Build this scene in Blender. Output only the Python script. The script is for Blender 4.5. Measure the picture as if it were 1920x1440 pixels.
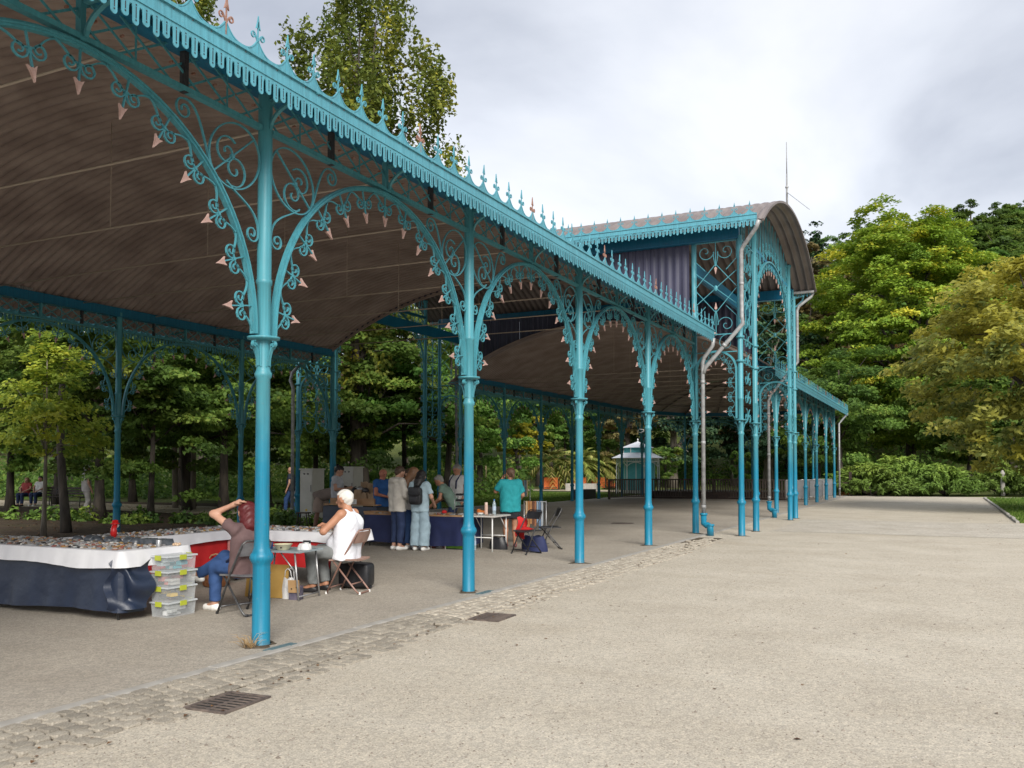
import bpy, math, random
import numpy as np
from math import sin, cos, pi, radians, sqrt, atan2
from mathutils import Vector, Matrix

SC = bpy.context.scene
COL = SC.collection
for _o in list(bpy.data.objects):
    bpy.data.objects.remove(_o)

# ------------------------------------------------------------------ camera
cam_d = bpy.data.cameras.new("camera")
cam = bpy.data.objects.new("camera", cam_d)
COL.objects.link(cam)
SC.camera = cam
YAW = radians(26.07)
cam.location = (0, 0, 1.65)
cam.rotation_euler = (radians(90 + 1.8), 0, YAW)
cam_d.sensor_width = 36.0
cam_d.lens = 36.0 * 1660 / 1920
cam_d.shift_y = 0.0562
cam_d.clip_start = 0.05
cam_d.clip_end = 2000

# ------------------------------------------------------------------ world: overcast sky
SUN_EL, SUN_AZ = radians(34), radians(142)      # azimuth measured from +Y towards +X
world = bpy.data.worlds.new("World")
SC.world = world
world.use_nodes = True
wn, wl = world.node_tree.nodes, world.node_tree.links
wn.clear()
w_out = wn.new("ShaderNodeOutputWorld")
w_bg = wn.new("ShaderNodeBackground")
w_bg.inputs[1].default_value = 0.1
sky = wn.new("ShaderNodeTexSky")
sky.sky_type = 'NISHITA'
sky.sun_disc = False
sky.sun_elevation = SUN_EL
sky.sun_rotation = SUN_AZ
tc = wn.new("ShaderNodeTexCoord")
sep = wn.new("ShaderNodeSeparateXYZ")
wl.new(tc.outputs['Generated'], sep.inputs[0])
def wmath(op, a, b):
    n = wn.new("ShaderNodeMath"); n.operation = op
    for i, v in enumerate((a, b)):
        if isinstance(v, (int, float)): n.inputs[i].default_value = v
        else: wl.new(v, n.inputs[i])
    return n.outputs[0]
zc = wmath('ADD', wmath('MAXIMUM', sep.outputs[2], 0.0), 0.28)   # a cloud deck seen in perspective
comb = wn.new("ShaderNodeCombineXYZ")
wl.new(wmath('DIVIDE', sep.outputs[0], zc), comb.inputs[0])
wl.new(wmath('DIVIDE', sep.outputs[1], zc), comb.inputs[1])
n1 = wn.new("ShaderNodeTexNoise"); n1.inputs['Scale'].default_value = 1.2
n1.inputs['Detail'].default_value = 7; n1.inputs['Roughness'].default_value = 0.5
n1.inputs['Distortion'].default_value = 0.35
mp = wn.new("ShaderNodeMapping"); mp.inputs['Location'].default_value = (3.1, 1.25, 0.4)
wl.new(comb.outputs[0], mp.inputs[0]); wl.new(mp.outputs[0], n1.inputs['Vector'])
rmp = wn.new("ShaderNodeValToRGB")
el = rmp.color_ramp.elements
el[0].position = 0.33; el[0].color = (1.42, 1.5, 1.72, 1)
el[1].position = 0.61; el[1].color = (2.95, 2.98, 3.08, 1)
e = el.new(0.50); e.color = (2.42, 2.5, 2.7, 1)
wl.new(n1.outputs['Fac'], rmp.inputs[0])
mixw = wn.new("ShaderNodeMixRGB"); mixw.inputs[0].default_value = 0.93
wl.new(sky.outputs[0], mixw.inputs[1]); wl.new(rmp.outputs[0], mixw.inputs[2])
wl.new(mixw.outputs[0], w_bg.inputs[0]); wl.new(w_bg.outputs[0], w_out.inputs[0])

# ------------------------------------------------------------------ sun behind the cloud
sun_d = bpy.data.lights.new("sun", 'SUN')
sun_d.energy = 1.5
sun_d.angle = radians(30)
sun_d.color = (1.0, 0.955, 0.88)
sun = bpy.data.objects.new("sun", sun_d)
COL.objects.link(sun)
_d = Vector((sin(SUN_AZ) * cos(SUN_EL), cos(SUN_AZ) * cos(SUN_EL), sin(SUN_EL)))
sun.rotation_euler = (-_d).to_track_quat('-Z', 'Y').to_euler()
sun.location = (20, -20, 40)

SC.view_settings.view_transform = 'Standard'
SC.view_settings.look = 'None'
SC.view_settings.gamma = 1.0
SC.view_settings.use_curve_mapping = False
SC.view_settings.exposure = 1.78
SC.render.engine = 'CYCLES'
SC.cycles.max_bounces = 8
SC.cycles.diffuse_bounces = 4
SC.cycles.transparent_max_bounces = 12
SC.cycles.use_denoising = True

# ------------------------------------------------------------------ object helpers
def link(o, parent=None):
    COL.objects.link(o)
    if parent is not None: o.parent = parent
    return o
def tag(o, label=None, cat=None, group=None, kind=None):
    if label: o["label"] = label
    if cat: o["category"] = cat
    if group: o["group"] = group
    if kind: o["kind"] = kind
    return o
def place(o, loc=(0, 0, 0), rz=0.0, rx=0.0, ry=0.0, s=1.0):
    o.location = loc; o.rotation_euler = (rx, ry, rz)
    o.scale = (s, s, s) if isinstance(s, (int, float)) else s
    return o
def empty(name, loc=(0, 0, 0), rz=0.0, label=None, cat=None, group=None):
    o = bpy.data.objects.new(name, None); link(o); o.empty_display_size = 0.1
    place(o, loc, rz); return tag(o, label, cat, group)
def inst(name, mesh, parent=None, loc=(0, 0, 0), rz=0.0, rx=0.0, ry=0.0, s=1.0):
    o = bpy.data.objects.new(name, mesh); link(o, parent); return place(o, loc, rz, rx, ry, s)
def copy_tree(o, parent=None):
    c = o.copy(); COL.objects.link(c); c.parent = parent
    for ch in o.children: copy_tree(ch, c)
    return c

class MB:
    """collects faces; build() makes one mesh"""
    def __init__(s): s.v = []; s.f = []; s.m = []; s.sm = []; s.mi = 0; s.smooth = False
    def add(s, vs, fs, M=None, smooth=None):
        b = len(s.v)
        if M is not None: vs = [tuple(M @ Vector(p)) for p in vs]
        s.v.extend([tuple(p) for p in vs])
        for f in fs:
            s.f.append(tuple(b + i for i in f)); s.m.append(s.mi)
            s.sm.append(s.smooth if smooth is None else smooth)
        return s
    def box(s, c, d, M=None, rz=0.0):
        x, y, z = d[0] / 2, d[1] / 2, d[2] / 2
        vs = [(a * x, b * y, e * z) for e in (-1, 1) for b in (-1, 1) for a in (-1, 1)]
        if rz: vs = [(p[0] * cos(rz) - p[1] * sin(rz), p[0] * sin(rz) + p[1] * cos(rz), p[2]) for p in vs]
        vs = [(p[0] + c[0], p[1] + c[1], p[2] + c[2]) for p in vs]
        return s.add(vs, [(0, 2, 3, 1), (4, 5, 7, 6), (0, 1, 5, 4), (2, 6, 7, 3), (0, 4, 6, 2), (1, 3, 7, 5)], M, False)
    def bbox(s, lo, hi, M=None):
        return s.box([(a + b) / 2 for a, b in zip(lo, hi)], [abs(b - a) for a, b in zip(lo, hi)], M)
    def cbox(s, c, d, b, M=None):
        """box with chamfered upper edges"""
        x, y, z = d[0] / 2, d[1] / 2, d[2] / 2
        vs = [(-x, -y, -z), (x, -y, -z), (x, y, -z), (-x, y, -z), (-x, -y, z - b), (x, -y, z - b), (x, y, z - b), (-x, y, z - b),
              (-x + b, -y + b, z), (x - b, -y + b, z), (x - b, y - b, z), (-x + b, y - b, z)]
        vs = [(p[0] + c[0], p[1] + c[1], p[2] + c[2]) for p in vs]
        fs = [(3, 2, 1, 0), (8, 9, 10, 11)]
        for i in range(4):
            j = (i + 1) % 4; fs += [(i, j, 4 + j, 4 + i), (4 + i, 4 + j, 8 + j, 8 + i)]
        return s.add(vs, fs, M, False)
    def lathe(s, prof, n=16, M=None, smooth=True, cap=True):
        vs = []; fs = []
        for r, z in prof:
            for i in range(n):
                a = 2 * pi * i / n; vs.append((r * cos(a), r * sin(a), z))
        for k in range(len(prof) - 1):
            for i in range(n):
                j = (i + 1) % n
                fs.append((k * n + i, k * n + j, (k + 1) * n + j, (k + 1) * n + i))
        s.add(vs, fs, M, smooth)
        if cap:
            b = len(prof) - 1
            s.add(vs[:n], [tuple(reversed(range(n)))], M, False); s.add(vs[b * n:], [tuple(range(n))], M, False)
        return s
    def tube(s, pts, r, n=8, M=None, closed=False, caps=True, smooth=True):
        pts = [Vector(p) for p in pts]; N = len(pts)
        rs = [r] * N if isinstance(r, (int, float)) else list(r)
        vs = []; fs = []; up = None
        for i, p in enumerate(pts):
            if closed: t = pts[(i + 1) % N] - pts[i - 1]
            else: t = pts[min(i + 1, N - 1)] - pts[max(i - 1, 0)]
            if t.length < 1e-9: t = Vector((0, 0, 1))
            t.normalize()
            if up is None:
                up = Vector((0, 0, 1)) if abs(t.z) < 0.9 else Vector((1, 0, 0))
            a = t.cross(up)
            if a.length < 1e-6: a = t.orthogonal()
            a.normalize(); up = a.cross(t); b = up
            for k in range(n):
                q = 2 * pi * k / n; vs.append(p + a * (rs[i] * cos(q)) + b * (rs[i] * sin(q)))
        for i in range(N if closed else N - 1):
            i2 = (i + 1) % N
            for k in range(n):
                k2 = (k + 1) % n; fs.append((i * n + k, i2 * n + k, i2 * n + k2, i * n + k2))
        if caps and not closed:
            fs.append(tuple(range(n))); fs.append(tuple(reversed(range((N - 1) * n, N * n))))
        return s.add(vs, fs, M, smooth)
    def ribbon(s, pts, w, d, M=None, closed=False, smooth=False):
        """flat bar bent along a 2D curve in local x/z; w in the plane, d across (y)"""
        N = len(pts); vs = []; fs = []
        ws = [w] * N if isinstance(w, (int, float)) else list(w)
        for i, (x, z) in enumerate(pts):
            if closed: a, b = pts[i - 1], pts[(i + 1) % N]
            else: a, b = pts[max(i - 1, 0)], pts[min(i + 1, N - 1)]
            tx, tz = b[0] - a[0], b[1] - a[1]; L = sqrt(tx * tx + tz * tz) or 1
            nx, nz = -tz / L * ws[i] / 2, tx / L * ws[i] / 2
            vs += [(x + nx, -d / 2, z + nz), (x + nx, d / 2, z + nz), (x - nx, d / 2, z - nz), (x - nx, -d / 2, z - nz)]
        for i in range(N if closed else N - 1):
            j = (i + 1) % N
            for k in range(4):
                k2 = (k + 1) % 4; fs.append((i * 4 + k, j * 4 + k, j * 4 + k2, i * 4 + k2))
        if not closed: fs += [(3, 2, 1, 0), tuple((N - 1) * 4 + k for k in range(4))]
        return s.add(vs, fs, M, smooth)
    def prism(s, poly, y0, y1, M=None):
        """2D outline in x/z (convex or simply concave) pushed from y0 to y1"""
        n = len(poly)
        vs = [(x, y0, z) for x, z in poly] + [(x, y1, z) for x, z in poly]
        fs = [tuple(range(n)), tuple(reversed(range(n, 2 * n)))]
        for i in range(n):
            j = (i + 1) % n; fs.append((i, n + i, n + j, j))
        return s.add(vs, fs, M, False)
    def grid(s, fn, nu, nv, M=None, smooth=True, closed_u=False):
        vs = [fn(i / nu, j / nv) for i in range(nu + 1) for j in range(nv + 1)]
        fs = [(i * (nv + 1) + j, (i + 1) * (nv + 1) + j, (i + 1) * (nv + 1) + j + 1, i * (nv + 1) + j + 1)
              for i in range(nu) for j in range(nv)]
        return s.add(vs, fs, M, smooth)
    def ball(s, c, r, n=10, m=7, M=None):
        r = (r, r, r) if isinstance(r, (int, float)) else r
        vs = []; fs = []
        for j in range(m + 1):
            t = pi * j / m
            for i in range(n):
                a = 2 * pi * i / n
                vs.append((c[0] + r[0] * sin(t) * cos(a), c[1] + r[1] * sin(t) * sin(a), c[2] - r[2] * cos(t)))
        for j in range(m):
            for i in range(n):
                k = (i + 1) % n; fs.append((j * n + i, j * n + k, (j + 1) * n + k, (j + 1) * n + i))
        return s.add(vs, fs, M, True)
    def rbox(s, c, d, e=.35, n=20, m=12, M=None):
        """box with generously rounded sides (superellipsoid)"""
        f = lambda w: math.copysign(abs(w) ** e, w); vs = []; fs = []
        for j in range(m + 1):
            t = -pi / 2 + pi * j / m
            for i in range(n):
                a = 2 * pi * i / n; vs.append((c[0] + d[0] / 2 * f(cos(t)) * f(cos(a)), c[1] + d[1] / 2 * f(cos(t)) * f(sin(a)), c[2] + d[2] / 2 * f(sin(t))))
        for j in range(m):
            for i in range(n):
                k = (i + 1) % n; fs.append((j * n + i, j * n + k, (j + 1) * n + k, (j + 1) * n + i))
        return s.add(vs, fs, M, True)
    def mesh(s, name, *mats):
        me = bpy.data.meshes.new(name)
        me.from_pydata(s.v, [], s.f)
        for m in mats: me.materials.append(m)
        if len(mats) > 1: me.polygons.foreach_set("material_index", s.m)
        me.polygons.foreach_set("use_smooth", s.sm)
        me.update(); return me
    def build(s, name, mat, parent=None, loc=(0, 0, 0), rz=0.0):
        mats = mat if isinstance(mat, (list, tuple)) else [mat]
        return inst(name, s.mesh(name, *mats), parent, loc, rz)

def np_mesh(name, V, Fq, mat, smooth=False, attr=None, mats=None, mi=None):
    me = bpy.data.meshes.new(name)
    V = np.asarray(V, np.float32); Fq = np.asarray(Fq, np.int32); k = Fq.shape[1]
    me.vertices.add(len(V)); me.vertices.foreach_set("co", V.ravel())
    me.loops.add(Fq.size); me.loops.foreach_set("vertex_index", Fq.ravel())
    me.polygons.add(len(Fq)); me.polygons.foreach_set("loop_start", np.arange(0, Fq.size, k, dtype=np.int32))
    me.polygons.foreach_set("loop_total", np.full(len(Fq), k, np.int32))
    if smooth: me.polygons.foreach_set("use_smooth", np.ones(len(Fq), bool))
    for m in (mats or [mat]): me.materials.append(m)
    if mi is not None: me.polygons.foreach_set("material_index", np.asarray(mi, np.int32))
    me.update(calc_edges=True)
    if attr is not None:
        at = me.attributes.new("tint", 'FLOAT', 'FACE'); at.data.foreach_set("value", np.asarray(attr, np.float32))
    me.validate(); return me

def at(px, Z, z=0.0):
    """a spot in the park: bearing given by a picture column, distance along the view axis in metres"""
    xc = (px - 960) / 1660 * Z
    return Vector((-sin(YAW) * Z + cos(YAW) * xc, cos(YAW) * Z + sin(YAW) * xc, z))

# ------------------------------------------------------------------ materials
MAT = {}
def M_(name, col, rough=0.6, col2=None, scale=8.0, detail=4.0, bump=0.0, bscale=None, metal=0.0, spec=0.5, ramp=(0.35, 0.65),
       alpha=None, trans=0.0, col3=None, obj_coords=True, rnd=0.0, stretch=None, voro=False, bdist=0.01):
    m = bpy.data.materials.new(name); m.use_nodes = True; MAT[name] = m
    nt = m.node_tree; N, L = nt.nodes, nt.links
    p = N["Principled BSDF"]
    p.inputs['Base Color'].default_value = (*col, 1); p.inputs['Roughness'].default_value = rough
    p.inputs['Metallic'].default_value = metal; p.inputs['Specular IOR Level'].default_value = spec
    if trans: p.inputs['Transmission Weight'].default_value = trans
    if alpha is not None: p.inputs['Alpha'].default_value = alpha
    t = N.new("ShaderNodeTexCoord"); vec = t.outputs['Object']
    if stretch:
        mp_ = N.new("ShaderNodeMapping"); mp_.inputs['Scale'].default_value = stretch
        L.new(vec, mp_.inputs[0]); vec = mp_.outputs[0]
    if col2 is not None:
        n = N.new("ShaderNodeTexNoise"); n.inputs['Scale'].default_value = scale; n.inputs['Detail'].default_value = detail
        L.new(vec, n.inputs['Vector'])
        r = N.new("ShaderNodeValToRGB"); r.color_ramp.elements[0].position = ramp[0]; r.color_ramp.elements[1].position = ramp[1]
        r.color_ramp.elements[0].color = (*col, 1); r.color_ramp.elements[1].color = (*col2, 1)
        if col3 is not None:
            e_ = r.color_ramp.elements.new(min(1.0, ramp[1] + 0.12)); e_.color = (*col3, 1)
        L.new(n.outputs['Fac'], r.inputs[0]); out = r.outputs[0]
        if rnd:
            oi = N.new("ShaderNodeObjectInfo"); hs = N.new("ShaderNodeHueSaturation")
            mr = N.new("ShaderNodeMapRange"); mr.inputs['To Min'].default_value = 1 - rnd; mr.inputs['To Max'].default_value = 1 + rnd
            L.new(oi.outputs['Random'], mr.inputs[0]); L.new(mr.outputs[0], hs.inputs['Value']); L.new(out, hs.inputs['Color']); out = hs.outputs[0]
        L.new(out, p.inputs['Base Color'])
    if bump:
        b = N.new("ShaderNodeBump"); b.inputs['Strength'].default_value = bump; b.inputs['Distance'].default_value = bdist
        if voro:
            n2 = N.new("ShaderNodeTexVoronoi"); n2.inputs['Scale'].default_value = bscale or scale * 4; h = n2.outputs['Distance']
        else:
            n2 = N.new("ShaderNodeTexNoise"); n2.inputs['Scale'].default_value = bscale or scale * 4; n2.inputs['Detail'].default_value = 4; h = n2.outputs['Fac']
        L.new(vec, n2.inputs['Vector']); L.new(h, b.inputs['Height']); L.new(b.outputs[0], p.inputs['Normal'])
    return m
def leaf_mat(name, c0, c1, c2, trans=0.35, rough=0.55, k=1.0):
    """leaf colour varies leaf by leaf (tint) and tree by tree"""
    m = bpy.data.materials.new(name); m.use_nodes = True; MAT[name] = m
    nt = m.node_tree; N, L = nt.nodes, nt.links
    p = N["Principled BSDF"]; p.inputs['Roughness'].default_value = rough; p.inputs['Specular IOR Level'].default_value = 0.25
    a = N.new("ShaderNodeAttribute"); a.attribute_name = "tint"
    r = N.new("ShaderNodeValToRGB"); e0 = r.color_ramp.elements
    e0[0].position = 0.0; e0[0].color = (*c0, 1); e0[1].position = 1.0; e0[1].color = (*c2, 1)
    e_ = e0.new(0.6); e_.color = (*c1, 1)
    for q in e0: q.color = (min(.6, q.color[0] * k), min(.6, q.color[1] * k), min(.6, q.color[2] * k), 1)
    L.new(a.outputs['Fac'], r.inputs[0])
    oi = N.new("ShaderNodeObjectInfo"); hs = N.new("ShaderNodeHueSaturation")
    mr = N.new("ShaderNodeMapRange"); mr.inputs['To Min'].default_value = 0.8; mr.inputs['To Max'].default_value = 1.25
    mh = N.new("ShaderNodeMapRange"); mh.inputs['To Min'].default_value = 0.485; mh.inputs['To Max'].default_value = 0.51
    L.new(oi.outputs['Random'], mr.inputs[0]); L.new(mr.outputs[0], hs.inputs['Value'])
    L.new(oi.outputs['Random'], mh.inputs[0]); L.new(mh.outputs[0], hs.inputs['Hue'])
    L.new(r.outputs[0], hs.inputs['Color']); L.new(hs.outputs[0], p.inputs['Base Color'])
    t = N.new("ShaderNodeBsdfTranslucent"); L.new(hs.outputs[0], t.inputs[0])
    mx = N.new("ShaderNodeMixShader"); mx.inputs[0].default_value = trans
    out = N["Material Output"]
    L.new(p.outputs[0], mx.inputs[1]); L.new(t.outputs[0], mx.inputs[2]); L.new(mx.outputs[0], out.inputs[0])
    return m

# blue-green iron paint: deeper blue on the lower shafts, paler higher up
def iron_mat(name, c_low, c_high, split=True):
    m = bpy.data.materials.new(name); m.use_nodes = True; MAT[name] = m
    nt = m.node_tree; N, L = nt.nodes, nt.links
    p = N["Principled BSDF"]; p.inputs['Roughness'].default_value = 0.42; p.inputs['Specular IOR Level'].default_value = 0.35
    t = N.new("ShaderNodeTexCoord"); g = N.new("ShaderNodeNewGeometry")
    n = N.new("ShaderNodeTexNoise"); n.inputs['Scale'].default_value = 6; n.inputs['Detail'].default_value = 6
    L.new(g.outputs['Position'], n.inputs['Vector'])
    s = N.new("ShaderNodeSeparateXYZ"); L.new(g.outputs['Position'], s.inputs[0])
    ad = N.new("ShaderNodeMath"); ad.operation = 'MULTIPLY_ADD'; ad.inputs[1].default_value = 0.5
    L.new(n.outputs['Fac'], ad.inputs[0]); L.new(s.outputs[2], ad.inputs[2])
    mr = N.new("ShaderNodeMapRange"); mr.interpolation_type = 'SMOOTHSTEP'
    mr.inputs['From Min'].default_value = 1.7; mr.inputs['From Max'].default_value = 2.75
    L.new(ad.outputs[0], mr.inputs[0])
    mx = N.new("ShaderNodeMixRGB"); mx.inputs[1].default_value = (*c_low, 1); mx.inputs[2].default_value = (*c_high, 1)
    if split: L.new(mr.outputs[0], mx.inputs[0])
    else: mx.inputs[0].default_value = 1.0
    # grime and chips
    n2 = N.new("ShaderNodeTexNoise"); n2.inputs['Scale'].default_value = 23; n2.inputs['Detail'].default_value = 8; n2.inputs['Roughness'].default_value = 0.7
    L.new(g.outputs['Position'], n2.inputs['Vector'])
    r2 = N.new("ShaderNodeValToRGB"); r2.color_ramp.elements[0].position = 0.58; r2.color_ramp.elements[1].position = 0.74
    L.new(n2.outputs['Fac'], r2.inputs[0])
    ml = N.new("ShaderNodeMath"); ml.operation = 'MULTIPLY'; ml.inputs[1].default_value = 0.5; L.new(r2.outputs[0], ml.inputs[0])
    mx2 = N.new("ShaderNodeMixRGB"); mx2.inputs[2].default_value = (0.16, 0.19, 0.18, 1)
    L.new(ml.outputs[0], mx2.inputs[0]); L.new(mx.outputs[0], mx2.inputs[1])
    n3 = N.new("ShaderNodeTexNoise"); n3.inputs['Scale'].default_value = 1.3; n3.inputs['Detail'].default_value = 5
    L.new(g.outputs['Position'], n3.inputs['Vector'])
    hs = N.new("ShaderNodeHueSaturation"); m3 = N.new("ShaderNodeMapRange"); m3.inputs['To Min'].default_value = 0.8; m3.inputs['To Max'].default_value = 1.2
    L.new(n3.outputs['Fac'], m3.inputs[0]); L.new(m3.outputs[0], hs.inputs['Value']); L.new(mx2.outputs[0], hs.inputs['Color'])
    # rusty dirt where the shafts meet the ground, and streaks running down
    mf = N.new("ShaderNodeMapRange"); mf.inputs['From Min'].default_value = 0.34; mf.inputs['From Max'].default_value = 0.02
    L.new(ad.outputs[0], mf.inputs[0])
    m5 = N.new("ShaderNodeMath"); m5.operation = 'MULTIPLY'; m5.inputs[1].default_value = 0.8; L.new(mf.outputs[0], m5.inputs[0])
    mx5 = N.new("ShaderNodeMixRGB"); mx5.inputs[2].default_value = (0.13, 0.105, 0.08, 1)
    L.new(m5.outputs[0], mx5.inputs[0]); L.new(hs.outputs[0], mx5.inputs[1])
    mpg = N.new("ShaderNodeMapping"); mpg.inputs['Scale'].default_value = (38, 38, 1.6); L.new(g.outputs['Position'], mpg.inputs[0])
    n6 = N.new("ShaderNodeTexNoise"); n6.inputs['Scale'].default_value = 1.0; n6.inputs['Detail'].default_value = 4; L.new(mpg.outputs[0], n6.inputs['Vector'])
    m6 = N.new("ShaderNodeMapRange"); m6.inputs['From Min'].default_value = 0.3; m6.inputs['From Max'].default_value = 0.7; m6.inputs['To Min'].default_value = 0.82; m6.inputs['To Max'].default_value = 1.14
    L.new(n6.outputs['Fac'], m6.inputs[0]); h6 = N.new("ShaderNodeHueSaturation"); L.new(m6.outputs[0], h6.inputs['Value']); L.new(mx5.outputs[0], h6.inputs['Color'])
    L.new(h6.outputs[0], p.inputs['Base Color'])
    bp_ = N.new("ShaderNodeBump"); bp_.inputs['Strength'].default_value = 0.25; bp_.inputs['Distance'].default_value = 0.004
    L.new(n2.outputs['Fac'], bp_.inputs['Height']); L.new(bp_.outputs[0], p.inputs['Normal'])
    return m
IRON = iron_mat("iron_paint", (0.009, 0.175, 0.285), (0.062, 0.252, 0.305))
IRON_D = iron_mat("iron_paint_beam", (0.006, 0.13, 0.24), (0.006, 0.13, 0.24), False)
CREST = iron_mat("iron_paint_crest", (0.085, 0.292, 0.365), (0.085, 0.292, 0.365), False)
PINK = M_("spear_pink", (0.36, 0.225, 0.195), 0.7, (0.47, 0.32, 0.285), 25)
RUST = M_("rust", (0.20, 0.09, 0.06), 0.85, (0.34, 0.20, 0.16), 30)
CEIL = M_("roof_sheet", (0.25, 0.190, 0.170), 0.6, (0.36, 0.285, 0.255), 1.4, 6, bump=0.1, bscale=30)
CEIL2 = M_("roof_sheet_upper", (0.13, 0.105, 0.10), 0.5, (0.19, 0.16, 0.15), 1.2, 6, bump=0.1, bscale=30)
NAVY_SHEET = M_("navy_sheet", (0.022, 0.024, 0.052), 0.55, (0.045, 0.046, 0.085), 2.5, 6, stretch=(1, 1, .3))
ROD = M_("tie_rod", (0.42, 0.35, 0.29), 0.6)
ZINC = M_("zinc", (0.22, 0.225, 0.23), 0.45, (0.33, 0.335, 0.34), 9, 5, metal=0.1)
DARKIRON = M_("dark_iron", (0.015, 0.017, 0.022), 0.55, (0.04, 0.04, 0.045), 20)
ASPH = None
# ================================================================== setting: ground
random.seed(4); rng = np.random.default_rng(7)
def ground_mat(name, c0, c1, c2, patch, fine, bump, rough=0.9, fbias=(0.3, 0.72), bdist=0.006, spk=.75):
    m = bpy.data.materials.new(name); m.use_nodes = True; MAT[name] = m
    N, L = m.node_tree.nodes, m.node_tree.links
    p = N["Principled BSDF"]; p.inputs['Roughness'].default_value = rough; p.inputs['Specular IOR Level'].default_value = 0.2
    g = N.new("ShaderNodeNewGeometry")
    def noise(s, d=5, r=0.6):
        n = N.new("ShaderNodeTexNoise"); n.inputs['Scale'].default_value = s; n.inputs['Detail'].default_value = d; n.inputs['Roughness'].default_value = r
        L.new(g.outputs['Position'], n.inputs['Vector']); return n.outputs['Fac']
    def ramp(f, a, b, ca, cb):
        r = N.new("ShaderNodeValToRGB"); e = r.color_ramp.elements; e[0].position = a; e[1].position = b
        e[0].color = (*ca, 1); e[1].color = (*cb, 1); L.new(f, r.inputs[0]); return r.outputs[0]
    base = ramp(noise(patch, 6, 0.62), 0.32, 0.68, c0, c1)
    sp = ramp(noise(fine, 3, 0.75), fbias[0], fbias[1], (0.45, 0.45, 0.45), (1.45, 1.45, 1.45))
    mu = N.new("ShaderNodeMixRGB"); mu.blend_type = 'MULTIPLY'; mu.inputs[0].default_value = spk
    L.new(base, mu.inputs[1]); L.new(sp, mu.inputs[2])
    st = ramp(noise(patch * 0.35, 7, 0.66), 0.56, 0.70, (0, 0, 0), (1, 1, 1))
    mx = N.new("ShaderNodeMixRGB"); mx.inputs[2].default_value = (*c2, 1)
    ml = N.new("ShaderNodeMath"); ml.operation = 'MULTIPLY'; ml.inputs[1].default_value = 0.55; L.new(st, ml.inputs[0])
    L.new(ml.outputs[0], mx.inputs[0]); L.new(mu.outputs[0], mx.inputs[1])
    vo = N.new("ShaderNodeTexVoronoi"); vo.inputs['Scale'].default_value = fine * 0.55; L.new(g.outputs['Position'], vo.inputs['Vector'])
    vs = ramp(vo.outputs['Color'], 0.2, 0.85, (0.78, 0.78, 0.78), (1.2, 1.18, 1.14))
    mu2 = N.new("ShaderNodeMixRGB"); mu2.blend_type = 'MULTIPLY'; mu2.inputs[0].default_value = spk * .8
    L.new(mx.outputs[0], mu2.inputs[1]); L.new(vs, mu2.inputs[2])
    mpz = N.new("ShaderNodeMapping"); mpz.inputs['Rotation'].default_value = (0, 0, 0.5); mpz.inputs['Scale'].default_value = (0.25, 1.7, 1)
    L.new(g.outputs['Position'], mpz.inputs[0]); nz = N.new("ShaderNodeTexNoise"); nz.inputs['Scale'].default_value = 0.8; nz.inputs['Detail'].default_value = 6; nz.inputs['Roughness'].default_value = 0.7
    L.new(mpz.outputs[0], nz.inputs['Vector']); zt = ramp(nz.outputs['Fac'], 0.35, 0.68, (1.02, 1.02, 1.02), (0.955, 0.945, 0.93))
    mu3 = N.new("ShaderNodeMixRGB"); mu3.blend_type = 'MULTIPLY'; mu3.inputs[0].default_value = 1.0
    L.new(mu2.outputs[0], mu3.inputs[1]); L.new(zt, mu3.inputs[2]); L.new(mu3.outputs[0], p.inputs['Base Color'])
    b = N.new("ShaderNodeBump"); b.inputs['Strength'].default_value = bump; b.inputs['Distance'].default_value = bdist
    L.new(noise(fine, 4, 0.7), b.inputs['Height']); L.new(b.outputs[0], p.inputs['Normal'])
    return m
GRAVEL = ground_mat("gravel", (0.43, 0.386, 0.318), (0.51, 0.466, 0.392), (0.40, 0.345, 0.268), 0.8, 72, 0.9, spk=.82)
GRAVEL2 = ground_mat("pale_setts", (0.405, 0.37, 0.315), (0.49, 0.455, 0.40), (0.39, 0.345, 0.28), 1.1, 40, 0.7)
ASPH = ground_mat("worn_asphalt", (0.315, 0.284, 0.242), (0.385, 0.35, 0.30), (0.25, 0.222, 0.188), 0.5, 60, 0.5)
SOIL = ground_mat("soil", (0.045, 0.032, 0.022), (0.085, 0.062, 0.042), (0.06, 0.07, 0.025), 1.4, 18, 1.0, 1.0, bdist=0.03)
MEADOW = ground_mat("meadow", (0.055, 0.08, 0.02), (0.11, 0.125, 0.032), (0.09, 0.08, 0.035), 0.25, 6, 1.0, 1.0, bdist=0.05)
LAWN = ground_mat("lawn_grass", (0.075, 0.13, 0.02), (0.12, 0.185, 0.03), (0.10, 0.15, 0.03), 0.6, 25, 1.0, 0.95, bdist=0.04)
SANDP = ground_mat("sand_path", (0.34, 0.29, 0.21), (0.44, 0.385, 0.29), (0.3, 0.25, 0.18), 0.8, 30, 0.5)
STONE = M_("granite_cobble", (0.235, 0.205, 0.165), 0.85, (0.38, 0.342, 0.28), 9, 6, bump=0.6, bscale=55, rnd=0.22)
KERB = M_("kerb_concrete", (0.27, 0.255, 0.23), 0.9, (0.36, 0.34, 0.31), 5, 6, bump=0.35, bscale=60)
BED = ground_mat("sandy_joint", (0.06, 0.048, 0.034), (0.14, 0.112, 0.082), (0.075, 0.06, 0.04), 5, 60, 0.6)

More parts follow.
